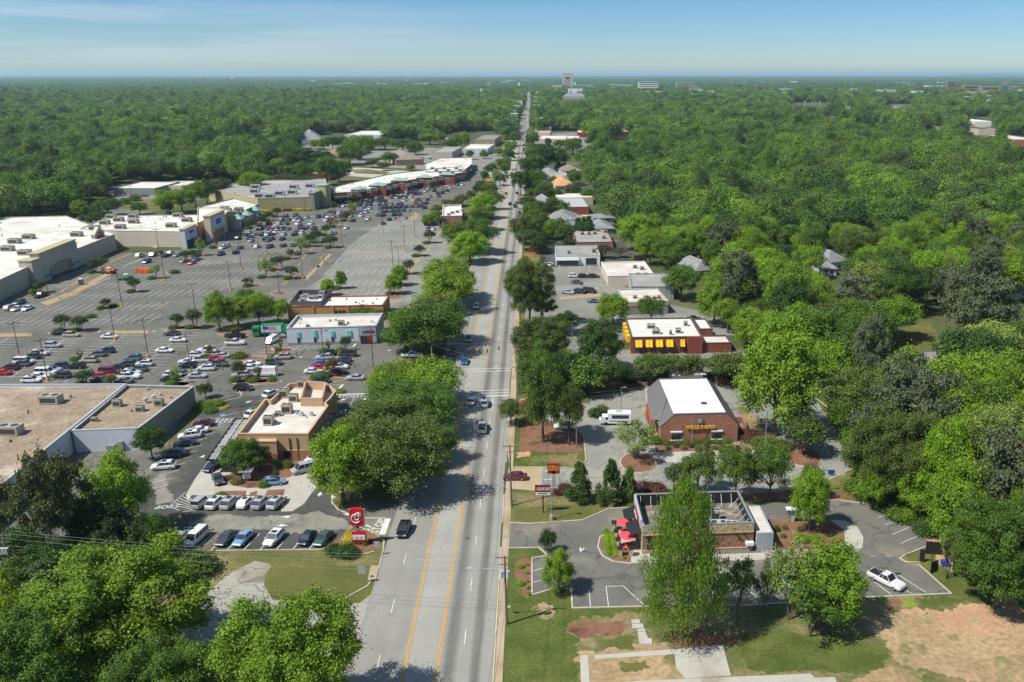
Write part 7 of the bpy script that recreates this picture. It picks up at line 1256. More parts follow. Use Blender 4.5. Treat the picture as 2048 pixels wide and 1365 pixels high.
# hand-placed: foreground left
for a in (('big1', 594, 1462, 1198, 268, 'fresh', 'large bright green round tree cut by the bottom frame edge beside the road'), ('big2', 250, 1345, 1108, 330, 'fresh', 'huge spreading green tree in the lower left, its branches over the pale street'), ('big3', 75, 1480, 1225, 250, 'mid', 'large green tree in the bottom left corner'), ('big1', -40, 1330, 1140, 170, 'lime', 'yellow-green tree at the left frame edge'), ('big2', 330, 1500, 1292, 220, 'mid', 'green tree at the bottom edge left of the large round tree'),
 ('pine1', 118, 1150, 908, 135, 'pine', 'tall open pine with bare pale branches over the retail box'), ('pine2', 160, 1130, 915, 130, 'pine', 'tall pine with ivy on its trunk right of the open pine'), ('pine1', 12, 1115, 955, 105, 'pine', 'dark pine at the left frame edge before the white wall'), ('maple1', 250, 1075, 903, 128, 'bright', 'vivid green maple between the retail box and the dark lot'), ('oak1', 215, 1130, 1000, 130, 'dark', 'dark shaded tree below the vivid green maple'),
 ('oak2', 300, 1120, 1030, 95, 'deep', 'deep green tree at the left end of the dark lot'), ('oak3', 190, 1175, 1075, 120, 'dark', 'dark tree among the lower left pines'), ('oak4', 110, 1190, 1085, 130, 'deep', 'deep green tree behind the transformer pole'), ('airy1', 240, 1140, 1040, 110, 'olive', 'thin olive-coloured tree at the edge of the dark lot'), ('oak1', 50, 1150, 1050, 110, 'deep', 'deep green tree at the lower left behind overhead wires'), ('oak2', 330, 1105, 1062, 60, 'mid', 'small green tree left of the white minivan'), ('oak3', 20, 1230, 1120, 110, 'mid', 'green tree below the transformer pole'), ('oak4', 150, 1090, 1000, 110, 'dark', 'dark tree behind the two tall pines'), ('pine2', 95, 1225, 1130, 110, 'blue', 'bushy young pine above the huge spreading tree'),
 ('oak2', 305, 918, 852, 72, 'deep', 'dark green tree at the corner of the retail annexe'), ('maple2', 486, 948, 876, 88, 'mid', 'round green tree at the left corner of the tan restaurant'), ('oak3', 522, 942, 893, 52, 'deep', 'dense dark magnolia beside the tan restaurant entrance bay'), ('oak1', 412, 797, 765, 33, 'crape', 'small round tree at the corner behind the retail annexe'),
 ('oak4', 745, 900, 830, 80, 'mid', 'green tree filling the gap beside the restaurant drive'), ('wil3', 720, 960, 855, 90, 'mid', 'green willow oak behind the vivid maple, nearer the lot'), ('maple3', 688, 1010, 855, 132, 'bright', 'vivid green maple above the red pylon sign'), ('wil1', 790, 1000, 838, 165, 'olive', 'olive-toned willow oak leaning over the road above the red pylon sign'), ('wil2', 826, 985, 880, 105, 'olive', 'olive-green willow oak at the kerb nearest the pylon sign'), ('wil3', 790, 905, 800, 170, 'olive', 'broad olive willow oak in the middle of the left roadside row'), ('wil1', 835, 865, 762, 150, 'mid', 'green willow oak in the middle of the left roadside row'), ('wil2', 760, 960, 850, 120, 'olive', 'wide olive willow oak behind the vivid maple'), ('wil1', 862, 930, 850, 90, 'mid', 'green oak hanging over the shaded black SUV'),
 ('oak1', 862, 815, 718, 135, 'fresh', 'fresh green tree at the left corner of the junction'), ('oak2', 790, 812, 722, 100, 'fresh', 'fresh green tree behind the junction tree'), ('wil3', 800, 850, 765, 120, 'mid', 'green tree between the junction and the olive willow oaks'), ('oak3', 720, 905, 845, 60, 'fresh', 'fresh green tree by the restaurant lane'),
 ('wil1', 852, 708, 598, 130, 'mid', 'broad domed willow oak above the junction on the left'), ('wil2', 890, 690, 605, 75, 'mid', 'willow oak at the kerb right of the broad domed one'), ('wil3', 812, 700, 640, 60, 'mid', 'willow oak at the left of the broad domed one'),
 ('maple1', 896, 605, 515, 82, 'fresh', 'rounded green tree beside the plaza sign'), ('oak4', 900, 622, 540, 92, 'fresh', 'wide green tree below the plaza sign'), ('oak2', 925, 595, 540, 50, 'mid', 'green tree at the kerb below the dark road shadows'), ('maple2', 940, 527, 460, 62, 'bright', 'bright green tree in front of the small brick restaurant trees'), ('oak1', 930, 505, 438, 70, 'mid', 'large green tree right of the small brick restaurant'), ('oak3', 960, 508, 436, 60, 'mid', 'large green tree at the kerb right of the small brick restaurant'),
 ('maple3', 962, 462, 415, 45, 'mid', 'green roadside tree above the small brick restaurant'), ('maple1', 968, 438, 388, 45, 'bright', 'brightest green tree high in the left roadside row'), ('oak4', 986, 420, 380, 32, 'mid', 'small green tree high in the left roadside row'), ('oak2', 980, 395, 366, 28, 'mid', 'green tree near the plaza entrance from the road')): tree(*a)
# right of the road
for a in (('big1', 1060, 655, 512, 98, 'olive', 'tall rugged oak standing over the right pavement'), ('pine2', 1085, 648, 590, 62, 'blue', 'dark bluish evergreen right of the rugged oak'), ('oak1', 1130, 668, 622, 62, 'deep', 'dark shrubby tree in the pale car park'), ('big2', 1086, 735, 632, 120, 'olive', 'wide olive-green oak left of the dense round tree'), ('maple1', 1200, 745, 637, 100, 'deep', 'dense dark round tree left of the yellow awnings'), ('maple2', 1226, 650, 585, 72, 'fresh', 'fresh green tree beside the buff-banded block shop'),
 ('maple3', 1086, 884, 715, 92, 'mid', 'tall leafy tree on the mulch bed beside the junction'), ('oak2', 1138, 890, 765, 68, 'olive', 'olive-green tree with thin trunk on the bank mulch bed'), ('oak4', 1075, 800, 690, 85, 'mid', 'green tree behind the tall leafy tree'), ('oak3', 1022, 850, 798, 56, 'olive', 'small pear-shaped tree overhanging the right lane'), ('oak1', 1125, 775, 700, 90, 'deep', 'deep green tree in the strip between bank and pale car park'), ('mid1', 1180, 790, 720, 90, 'mid', 'layered green tree in the strip above the bank drive'), ('oak2', 1235, 778, 722, 75, 'deep', 'deep green tree in the strip below the yellow awnings'), ('oak4', 1160, 782, 738, 60, 'mid', 'mid green tree in the strip above the bank drive'),
 ('crape1', 1300, 770, 710, 85, 'olive', 'airy vase-shaped tree below the yellow awnings, left one'), ('crape2', 1345, 768, 712, 85, 'olive', 'airy vase-shaped tree below the yellow awnings, second from left'), ('crape1', 1385, 765, 712, 60, 'olive', 'airy vase-shaped tree behind the drive-up canopy'), ('crape2', 1436, 772, 710, 78, 'olive', 'airy vase-shaped tree left of the giant maple'), ('crape1', 1470, 770, 708, 78, 'olive', 'airy vase-shaped tree touching the giant maple'),
 ('maple2', 1548, 872, 655, 172, 'fresh', 'giant dense green maple behind the brick bank'), ('crape1', 1608, 910, 835, 95, 'olive', 'olive vase-shaped tree on a kerbed island right of the bank'), ('airy1', 1270, 918, 840, 100, 'light', 'light feathery tree on the kerbed island before the bank'), ('cone1', 1160, 1003, 922, 66, 'deep', 'dark conifer nearest the square red sign'), ('cone2', 1222, 1005, 918, 66, 'deep', 'tallest dark conifer right of the square red sign'), ('cone1', 1258, 1003, 932, 46, 'mid', 'dark conifer touching the burger restaurant'),
 ('oak3', 1395, 990, 895, 88, 'olive', 'olive-green tree between the bank and the burger restaurant'), ('oak1', 1470, 1005, 882, 84, 'mid', 'rounded green tree in front of the bank, left of a matching one'), ('oak2', 1538, 1005, 888, 92, 'mid', 'rounded green tree in front of the bank, right of a matching one'), ('crape2', 1350, 985, 930, 60, 'crape', 'dark reddish small tree left of the olive-green tree'), ('maple3', 1618, 1062, 942, 86, 'bright', 'bright green tree on the mulch bed of the drive-through'), ('crape1', 1620, 1000, 930, 50, 'olive', 'thin olive tree behind the bright green tree'),
 ('oak4', 1096, 1106, 1060, 38, 'deep', 'small dark magnolia at the drive-in entrance'), ('maple1', 1118, 1186, 1100, 68, 'fresh', 'young green tree at the corner of the drive-in lot'), ('cyp1', 1363, 1277, 955, 200, 'cyp', 'towering feathery cypress in front of the burger restaurant'), ('airy2', 1473, 1247, 1108, 80, 'olive', 'thin multi-stemmed tree right of the towering cypress'), ('maple1', 1655, 1250, 1082, 140, 'fresh', 'dense yellow-green tree at the lower right lot edge'), ('airy1', 1580, 1240, 1075, 110, 'light', 'light see-through tree beside the dense yellow-green tree'), ('airy2', 1620, 1270, 1150, 150, 'mid', 'low spreading tree in front of the dense yellow-green tree'), ('airy1', 1530, 1225, 1120, 70, 'olive', 'thin olive tree between the cypress and the yellow-green tree'), ('bare1', 1893, 1158, 1042, 62, 'light', 'nearly bare multi-stemmed tree by the bin enclosure'),
 ('oak1', 1745, 1000, 905, 80, 'fresh', 'green tree overhanging the clay bank behind the drive-through'), ('oak2', 1745, 1020, 940, 70, 'fresh', 'small bright tree on the clay bank'), ('big3', 1780, 1010, 808, 165, 'olive', 'large pale olive tree at the edge of the right-hand woods'), ('pine1', 1790, 930, 705, 120, 'grey', 'grey-green pine rising from the right-hand woods'), ('pine2', 1855, 960, 740, 130, 'grey', 'second grey-green pine in the right-hand woods'), ('maple2', 1880, 1060, 820, 110, 'bright', 'very bright green tree at the edge of the right-hand woods'), ('big1', 1990, 1040, 810, 180, 'light', 'large light green tree at the right frame edge'), ('maple3', 1905, 1120, 920, 130, 'fresh', 'fresh green tree above the clay bank'), ('big2', 1990, 1215, 985, 190, 'mid', 'large green tree low at the right frame edge'), ('maple1', 1830, 1040, 900, 90, 'bright', 'bright green tree left of the very bright one'), ('big3', 2060, 1180, 960, 160, 'fresh', 'green tree cut by the right frame edge'), ('oak3', 1960, 960, 860, 110, 'deep', 'dark tree between bright trees at the right'), ('maple2', 1960, 1170, 1010, 120, 'fresh', 'fresh green tree behind the clay slope'),
 ('oak4', 1700, 890, 790, 110, 'mid', 'green tree right of the bank exit road'), ('oak3', 1690, 840, 740, 95, 'mid', 'green tree at the bend of the bank drive'), ('oak1', 1730, 960, 850, 120, 'mid', 'green tree overhanging the bank exit'), ('oak2', 1660, 780, 680, 110, 'fresh', 'green tree behind the giant maple')): tree(*a)
# roadside and lot trees higher up on the right
for k, a in enumerate((('oak3', 1052, 490, 438, 48, 'olive'), ('oak2', 1062, 502, 465, 45, 'deep'), ('maple3', 1078, 508, 480, 26, 'deep'), ('maple1', 1104, 480, 447, 32, 'fresh'), ('maple2', 1132, 482, 452, 28, 'mid'), ('maple3', 1138, 502, 480, 24, 'deep'), ('cone1', 1156, 466, 440, 16, 'deep'), ('cone2', 1167, 466, 438, 16, 'deep'), ('cone1', 1178, 466, 436, 18, 'deep'), ('crape1', 1120, 505, 492, 24, 'crape'), ('crape2', 1208, 518, 494, 26, 'crape'), ('crape1', 1240, 516, 498, 20, 'brown'), ('crape2', 1165, 508, 494, 22, 'crape'), ('crape1', 1185, 508, 494, 22, 'crape'),
 ('oak3', 1088, 440, 410, 26, 'crape'), ('oak1', 1082, 455, 428, 26, 'brown'), ('oak2', 1054, 420, 396, 30, 'olive'), ('oak4', 1075, 402, 378, 30, 'mid'), ('maple1', 1112, 402, 380, 24, 'mid'), ('maple2', 1144, 398, 382, 24, 'mid'), ('oak1', 1042, 392, 346, 30, 'deep'), ('oak3', 1060, 385, 345, 30, 'mid'), ('oak4', 1078, 378, 345, 28, 'mid'), ('oak2', 1052, 355, 320, 26, 'olive'), ('oak1', 1070, 350, 312, 34, 'mid'), ('big1', 1092, 345, 295, 44, 'deep'), ('oak3', 1118, 345, 300, 36, 'mid'), ('oak4', 1108, 374, 356, 20, 'mid'), ('oak2', 1068, 330, 300, 30, 'mid'), ('oak1', 1150, 372, 345, 24, 'mid'), ('maple3', 1068, 290, 268, 18, 'fresh'), ('oak1', 1120, 300, 282, 22, 'mid'), ('oak4', 1145, 310, 285, 30, 'mid'), ('mid2', 1100, 262, 250, 24, 'deep'), ('oak2', 1072, 262, 240, 26, 'mid'), ('oak3', 1085, 250, 236, 20, 'mid'),
 ('oak3', 1302, 800-150, 600, 40, 'mid'), ('maple1', 1428, 650, 575, 55, 'fresh'), ('oak2', 1455, 665, 605, 45, 'fresh'), ('maple2', 1498, 700, 625, 60, 'fresh'), ('oak2', 1362, 600, 540, 60, 'mid'), ('oak3', 1340, 540, 500, 44, 'mid'), ('maple3', 1275, 500, 440, 60, 'bright'), ('oak1', 1300, 530, 470, 44, 'fresh'))): tree(*a, 'roadside tree among the shops right of the far road', 'trees among the shops right of the road')
rt = random.Random(21)
for k in range(46):
    y = rt.uniform(282, 500); x = 1052+(y-280)*.02+rt.uniform(4, 26) if k % 3 else rt.uniform(1078, 1178); y2 = y if k % 3 else rt.choice((292, 318, 338, 368, 399, 404, 436, 478, 486))
    tree(rt.choice(('oak1', 'oak2', 'oak3', 'maple2', 'mid1')), x, y2, y2-(y2-200)*rt.uniform(.1, .16), (y2-150)*rt.uniform(.09, .14)/1.3, rt.choice(('mid', 'deep', 'fresh', 'olive', 'mid')), 'roadside tree among the shops right of the far road', 'trees among the shops right of the road')
for a in (('oak1', 1010, 352, 330, 18, 'mid'), ('oak2', 1003, 340, 320, 20, 'mid'), ('oak3', 1000, 372, 350, 20, 'mid'), ('maple1', 1018, 322, 300, 20, 'mid'), ('oak1', 1022, 308, 285, 22, 'fresh'), ('oak2', 1030, 292, 268, 20, 'mid'), ('maple3', 1012, 340, 318, 18, 'fresh'), ('oak4', 955, 392, 372, 16, 'crape'), ('oak1', 962, 380, 362, 16, 'mid'), ('oak2', 970, 366, 345, 15, 'mid'), ('oak3', 978, 350, 332, 14, 'mid'), ('oak4', 942, 405, 384, 18, 'mid'), ('crape1', 925, 412, 392, 22, 'brown'), ('oak3', 905, 415, 400, 34, 'olive'), ('oak1', 880, 428, 412, 28, 'olive'), ('maple1', 870, 444, 424, 18, 'fresh'), ('maple2', 856, 452, 430, 20, 'fresh'), ('crape2', 884, 450, 436, 20, 'crape'), ('oak4', 985, 345, 328, 14, 'mid'), ('maple2', 998, 312, 298, 16, 'fresh'), ('maple1', 968, 318, 302, 14, 'fresh'), ('oak2', 940, 320, 303, 14, 'mid')): tree(*a, 'roadside tree high in the row left of the far road', 'trees left of the far road')
for a in (('maple1', 700, 330, 292, 42, 'mid'), ('oak2', 722, 320, 276, 46, 'fresh'), ('oak3', 740, 300, 280, 40, 'mid'), ('oak4', 770, 300, 278, 40, 'mid'), ('oak1', 655, 372, 318, 42, 'mid'), ('oak2', 678, 365, 325, 40, 'mid'), ('big1', 622, 352, 304, 66, 'deep'), ('oak3', 600, 368, 330, 46, 'mid'), ('crape1', 570, 378, 352, 40, 'crape'), ('crape2', 592, 380, 355, 40, 'crape'), ('crape1', 616, 380, 358, 36, 'crape'), ('oak1', 540, 372, 330, 40, 'mid'), ('oak4', 525, 380, 352, 34, 'fresh'), ('oak2', 505, 392, 350, 40, 'fresh'), ('maple3', 560, 350, 322, 32, 'fresh'), ('oak3', 780, 330, 308, 30, 'mid'), ('oak1', 806, 305, 280, 36, 'mid'), ('maple2', 830, 310, 285, 28, 'mid'), ('oak2', 860, 290, 270, 30, 'fresh'), ('maple1', 880, 286, 266, 18, 'fresh'), ('oak4', 900, 300, 280, 24, 'mid'), ('maple3', 915, 300, 272, 16, 'fresh'), ('maple1', 930, 296, 268, 16, 'fresh'), ('oak2', 746, 336, 320, 20, 'mid'), ('oak3', 768, 342, 326, 20, 'olive'), ('maple1', 822, 342, 330, 14, 'fresh'), ('maple2', 632, 298, 282, 18, 'fresh'), ('maple3', 648, 300, 280, 20, 'fresh'), ('oak1', 666, 302, 276, 22, 'deep'), ('oak2', 688, 298, 276, 20, 'deep'),
 ('oak1', 340, 430, 385, 40, 'fresh'), ('oak2', 365, 425, 384, 40, 'fresh'), ('oak3', 392, 415, 370, 34, 'fresh'), ('oak4', 415, 408, 366, 30, 'deep'), ('crape1', 432, 402, 366, 28, 'brown'), ('crape2', 446, 398, 362, 26, 'crape'), ('oak1', 458, 390, 365, 16, 'deep'), ('maple1', 162, 434, 405, 26, 'fresh'), ('oak2', 218, 432, 402, 36, 'mid'), ('oak3', 280, 430, 408, 24, 'mid'), ('oak4', 185, 455, 430, 34, 'deep'), ('oak1', 208, 440, 424, 24, 'deep'), ('maple3', 335, 426, 406, 20, 'mid'), ('pine1', 186, 412, 375, 24, 'deep'), ('oak4', 202, 392, 374, 26, 'brown')): tree(*a, 'tree beside the lots and back roads left of the shopping plaza', 'trees around the plaza back roads')
# planted islands in the shopping lot
ISL = [(192, 546, 518, 28, 'crape'), (206, 543, 515, 26, 'crape'), (82, 587, 563, 26, 'crape'), (66, 592, 578, 14, 'fresh'), (271, 585, 557, 26, 'crape'), (313, 558, 528, 24, 'light'), (374, 522, 502, 22, 'crape'), (386, 520, 500, 20, 'crape'), (212, 618, 598, 22, 'crape'), (127, 663, 630, 32, 'crape'), (161, 663, 632, 36, 'crape'), (357, 657, 628, 28, 'crape'), (391, 657, 619, 36, 'crape'), (161.5, 721, 699, 20, 'brown'), (173, 770, 742, 40, 'crape'), (226, 772, 750, 24, 'olive'), (354, 770, 732, 26, 'light'), (421, 716, 691, 16, 'olive'),
 (481, 763, 723, 30, 'crape'), (518, 763, 728, 28, 'brown'), (664, 753, 718, 28, 'brown'), (658, 704, 678, 18, 'brown'), (692, 703, 674, 22, 'crape'), (563, 702, 676, 16, 'brown'), (532, 556, 514, 34, 'light'), (553, 541, 514, 24, 'crape'), (564, 536, 512, 20, 'brown'), (584, 558, 534, 28, 'crape'), (581, 519, 499, 18, 'brown'), (603, 509, 472, 28, 'light'), (620, 494, 468, 26, 'crape'), (634, 486, 460, 28, 'crape'), (664, 496, 471, 28, 'crape'), (504, 573, 552, 18, 'brown'), (492, 573, 556, 16, 'brown'), (503, 458, 438, 22, 'crape'), (524, 452, 432, 18, 'crape'), (538, 442, 424, 20, 'crape'), (555, 434, 416, 20, 'crape'), (433, 496, 472, 20, 'brown'), (403, 512, 477, 24, 'light'), (653, 471, 450, 20, 'crape'), (672, 454, 436, 14, 'light'), (669, 425, 404, 14, 'crape'), (693, 442, 424, 16, 'crape'), (708, 428, 404, 18, 'light'), (706, 406, 390, 16, 'crape'),
 (789, 589, 548, 28, 'bright'), (800, 572, 530, 26, 'bright'), (683, 578, 540, 24, 'fresh'), (657, 592, 558, 30, 'bright'), (819, 549, 520, 20, 'crape'), (839, 513, 491, 18, 'crape'), (860, 487, 462, 18, 'crape'), (774, 391, 368, 24, 'crape'), (786, 388, 368, 20, 'crape'), (815, 376, 356, 22, 'light'), (864, 376, 358, 14, 'light'), (826, 380, 364, 12, 'olive')]
for k, (x, y, t, w, tn) in enumerate(ISL):
    kd = ('maple%d' % (1+k % 3)) if tn in ('bright', 'fresh') else ('airy%d' % (1+k % 2)) if tn == 'light' else ('bare1' if tn == 'brown' and k % 2 else 'crape%d' % (1+k % 2))
    tree(kd, x, y, t, w*1.05, tn, '%s tree on a planted island in the shopping lot' % {'crape': 'dark rounded', 'light': 'light grey-green', 'brown': 'brownish sparse', 'bright': 'bright green young', 'fresh': 'fresh green young', 'olive': 'small olive'}[tn], 'trees on planted islands in the shopping lot')
TI = MB(); KI = MB(); PX_ = []
def island(x, y, rx, ry=None, mt='mulch'):
    X, Y = G(x, y); s = pxm(x, y); rx = rx*s; ry = ry or rx*.8; n = 14; p = [(X+rx*math.cos(2*math.pi*i/n), Y+ry*math.sin(2*math.pi*i/n)) for i in range(n)]
    for i in range(n): KI.bar(p[i], p[(i+1) % n], .2, 0, .14+.0007*(i % 2), ext=.1)
    TI.face([(*q, .115) for q in p])
done = []
for (x, y, t, w, tn) in ISL:
    if any(abs(x-a)+2*abs(y-b_) < 30 for a, b_ in done): continue
    done.append((x, y)); s = .5+.5*(y-370)/400; island(x+5*s, y-1, 16*s+4); bush(x-12*s, y+1, 22*s, .55, R.choice(('olive', 'mid', 'mid')), 'low green shrub at the foot of a lot island tree', 'low shrubs on the lot islands')
for (x, y, w) in ((349, 547, 20), (227, 614, 18), (182, 636, 20), (505, 762, 26), (545, 762, 20), (681, 708, 20), (643, 756, 34), (630, 757, 22), (478, 716, 30), (552, 714, 20), (470, 662, 30), (748, 766, 16)): bush(x, y, w, .5, 'olive' if w > 24 else 'mid', 'rounded low shrub on a kerbed island in the shopping lot', 'rounded shrubs on kerbed lot islands')
for (x, y, rx) in ((349, 546, 14), (227, 615, 14), (182, 636, 12), (512, 765, 52), (650, 760, 42), (500, 718, 30), (750, 768, 18), (378, 658, 30), (475, 668, 40), (352, 770, 30)): island(x, y, rx, 2.)
island(1276, 926, 36, 4.8); island(1604, 912, 38, 5.5); island(790, 594, 14, 4, 'grass'); island(558, 587, 14, 3)
tag(TI.build('planting_bed', M['mulch']), kind='structure'); tag(KI.build('kerb', M['kerb']), kind='structure')
for a in (('maple1', 440, 660, 582, 60, 'fresh', 'leafy green tree left of the garbage truck'), ('maple3', 478, 655, 592, 62, 'fresh', 'leafy green tree behind the black pickup truck'), ('oak2', 520, 652, 585, 70, 'fresh', 'leafy green tree above the garbage truck'), ('oak3', 558, 650, 595, 56, 'fresh', 'leafy green tree at the left end of the steakhouse'), ('oak1', 500, 632, 575, 62, 'mid', 'green tree behind the leafy ones above the garbage truck'), ('oak4', 735, 640, 612, 58, 'mid', 'spreading low tree at the right front of the steakhouse')): tree(*a)
# shrubs ------------------------------------------------------------
for (x, y, w, hk, t, l) in ((388, 1146, 84, .62, 'olive', 'big domed olive shrub below the white minivan'), (668, 1108, 34, .8, 'deep', 'left dark domed shrub at the red pylon sign'), (694, 1112, 44, .72, 'deep', 'large dark domed shrub at the red pylon sign'), (705, 1082, 30, .9, 'yellow', 'yellow-green shrub behind the red pylon sign'), (731, 1090, 12, .9, 'mid', 'tiny green shrub right of the red pylon post'), (741, 1086, 12, .9, 'mid', 'tiny green shrub farthest right of the red pylon post'), (528, 974, 20, .9, 'fresh', 'round green shrub right of the menu board'), (475, 966, 26, .5, 'brown', 'brown shrub left of the menu board'), (455, 958, 18, .5, 'brown', 'small brown shrub at the left tip of the menu board island'),
 (557, 932, 16, .9, 'light', 'pale green shrub below the restaurant entrance bay'), (576, 934, 20, .9, 'olive', 'olive shrub in front of the restaurant brick base'), (549, 950, 14, .8, 'brown', 'dull shrub beside the silver minivan'), (440, 1012-18, 24, .4, 'olive', 'low shrub patch in the bed above the parked row'), (407, 815, 30, .55, 'fresh', 'long green hedge mound beside the annexe wall'), (436, 810, 24, .6, 'fresh', 'rounded green shrub at the lot entry island'), (420, 825, 26, .5, 'mid', 'green shrub below the rounded one at the entry island'), (445, 820, 9, .8, 'orange' if 'orange' in TONE else 'yellow', 'small golden shrub on the entry island'), (455, 816, 9, .8, 'yellow', 'second small golden shrub on the entry island'),
 (680, 785, 22, .4, 'fresh', 'clipped green hedge beside the thin stop sign'), (664, 800, 20, .7, 'deep', 'dark shrub beside the tan restaurant parapet'), (1165, 792, 30, .6, 'deep', 'dark shrub on the strip above the bank drive'), (1192, 833, 32, .7, 'crape', 'dark rounded shrub left of the shuttle bus'), (1205, 826, 26, .8, 'brown', 'brownish shrub left of the shuttle bus'), (1298, 830, 20, .8, 'yellow', 'yellow-green shrub at the bank porch'), (1310, 888, 26, .8, 'mid', 'green shrub at the left front corner of the bank'), (877, 526-0, 12, .6, 'crape', 'dark low shrub by the sloping stalls'),
 (1130, 985, 32, .75, 'red', 'dark red hedge mound beside the square red sign'), (1116, 988, 22, .8, 'red', 'small dark red hedge mound behind the square red sign'), (1288, 985, 40, .75, 'red', 'dark red hedge mound left of the grey lamp column'), (1312, 986, 40, .7, 'red', 'dark red hedge mound right of the grey lamp column'), (1328, 990, 22, .7, 'red', 'last dark red hedge mound by the olive tree'), (1148, 996, 18, .7, 'red', 'dark red hedge mound before the first conifer'),
 (1488, 868, 22, .6, 'red', 'reddish clipped shrub right of the bank wall, upper'), (1505, 868, 20, .6, 'red', 'reddish clipped shrub right of the bank wall, middle'), (1520, 870, 18, .6, 'red', 'reddish clipped shrub right of the bank wall, right'), (1498, 882, 34, .6, 'red', 'large reddish clipped shrub right of the bank wall'), (1530, 895, 60, .4, 'olive', 'long olive hedge between bank and kerbed island'), (1560, 897, 50, .4, 'olive', 'olive hedge end by the kerbed island'),
 (1041, 1136, 14, .8, 'bright', 'upper round bright shrub in the roadside mulch bed'), (1041, 1170, 16, .8, 'bright', 'lower round bright shrub in the roadside mulch bed'), (1054, 1132, 8, .8, 'fresh', 'tiny shrub at the top of the roadside mulch bed'), (1054, 1148, 8, .8, 'fresh', 'tiny shrub second from top in the roadside mulch bed'), (1055, 1165, 7, .8, 'fresh', 'tiny shrub third from top in the roadside mulch bed'), (1057, 1178, 9, .8, 'fresh', 'tiny shrub fourth from top in the roadside mulch bed'), (1058, 1190, 10, .8, 'fresh', 'tiny shrub at the tip of the roadside mulch bed'),
 (1248, 1118, 8, .9, 'fresh', 'tiny shrub in the mulch before the patio pier'), (1552, 1062, 16, .8, 'deep', 'dark shrub right of the storage block'), (1570, 1058, 12, .8, 'olive', 'small shrub beside the menu canopy post'), (1566, 1075, 12, .8, 'mid', 'small shrub in the middle of the drive-through mulch bed'), (1600, 1062, 14, .8, 'olive', 'shrub right of the menu canopy'), (1605, 1082, 26, .6, 'fresh', 'low leafy shrub in front of the bright green tree'), (1630, 1082, 26, .6, 'fresh', 'low leafy shrub right of its twin in the drive-through bed'), (1660, 1072, 14, .6, 'brown', 'brown shrub at the right tip of the mulch bed'),
 (870, 532, 0, 0, '', '')):
    if w: bush(x, y, w, hk, t if t in TONE else 'yellow', l)
for k in range(9): bush(1336+k*15.5, 899-(k % 2)*4, 12, .85, 'red' if k % 2 else 'brown', 'small clipped brownish shrub along the bank front wall', 'clipped shrubs along the bank front')
for k in range(7): bush(1332+k*20, 889-k*.6, 22, .5, 'mid', 'low green hedge plant against the bank front wall', 'green hedge along the bank front')
for k in range(8): bush(1212+k*.8+(2 if k % 2 else 0), 1066+k*6.2, 13, .85, 'bright', 'round lime-green shrub in the curved patio bed', 'lime-green shrubs in the patio bed')
for k in range(9): bush(1214+k*1.+8, 1068+k*5.6, 10, .85, 'lime', 'small yellow-green shrub beside the patio fence', 'yellow-green shrubs beside the patio fence')
for k in range(16): bush(526+k*6.2, 424.5-k*.2, 7, .9, 'yellow' if k not in (7, 8, 9) else 'red', 'bright yellow shrub against the buff supermarket wall', 'shrubs along the buff supermarket wall')
for k in range(9): bush(1085+k*7, 494-k*.4, 6, .8, 'dark', 'small dark shrub edging the sealed car park', 'dark shrubs edging the sealed car park')
for k in range(16): bush(1110+k*24, 764-k*.5+R.uniform(-4, 4), 34, .6, R.choice(('dark', 'deep', 'mid')), 'undergrowth shrub in the shaded strip above the bank drive', 'undergrowth in the strip above the bank drive')
for k in range(30): bush(R.uniform(20, 330), R.uniform(1085, 1185), 50, .8, R.choice(('dark', 'deep', 'mid', 'olive')), 'undergrowth shrub below the lower left pines', 'undergrowth below the lower left pines')
for k in range(14): x = 90+k*20; bush(x-80, 470-k*5.2+R.uniform(-1, 1), 22, .7, R.choice(('mid', 'deep')), 'hedge shrub along the back lot below the left woods', 'hedge along the back lot')
for k in range(26): t = k/25; bush(1700+t*250+R.uniform(-15, 15), 985+t*120+R.uniform(-10, 8), 42, .7, R.choice(('deep', 'mid', 'fresh')), 'undergrowth shrub at the foot of the right-hand woods', 'undergrowth at the edge of the right-hand woods')
# ------------------------------------------------------------------ woods: nearest as single trees, the rest as one mass
CL = [[(-400, 480), (-60, 478), (60, 452), (160, 418), (232, 374), (250, 368), (420, 366), (500, 376), (540, 345), (640, 345), (660, 325), (600, 300), (602, 272), (650, 270), (690, 266), (765, 266), (770, 285), (860, 282), (900, 268), (990, 262), (1022, 285), (1033, 262), (1040, 238), (1045, 222), (1051, 200), (1053, 181), (1062, 181), (1063, 200), (1061, 225), (1063, 262), (1068, 268), (1100, 262), (1130, 262), (1180, 270), (1180, 300), (1140, 300), (1170, 340), (1185, 380), (1188, 432), (1232, 442), (1250, 478), (1290, 520), (1350, 560), (1370, 610), (1440, 628), (1462, 690), (1490, 745), (1580, 765), (1640, 800), (1690, 880), (1700, 960), (1830, 1015), (1870, 1090), (1935, 1130), (2060, 1235), (2500, 1400), (2500, 2000), (-600, 2000)],
 [(1648, 500), (1690, 500), (1690, 532), (1650, 535)], [(1392, 525), (1432, 525), (1434, 545), (1392, 548)], [(1785, 640), (1872, 636), (1875, 705), (1785, 705)], [(2032, 575), (2100, 570), (2100, 598), (2040, 598)], [(1225, 262), (1262, 262), (1262, 282), (1225, 282)], [(1940, 234), (1990, 234), (1992, 275), (1942, 275)], [(2010, 272), (2100, 272), (2100, 296), (2022, 294)], [(1850, 250), (1890, 248), (1890, 262), (1850, 262)], [(1120, 190), (1172, 190), (1172, 201), (1120, 201)], [(1770, 208), (1830, 208), (1830, 218), (1770, 218)], [(1580, 205), (1660, 205), (1660, 214), (1580, 214)], [(735, 160), (805, 160), (805, 167), (735, 167)], [(1640, 228), (1690, 234), (1688, 240), (1640, 236)], [(1705, 238), (1790, 246), (1788, 252), (1705, 246)]]
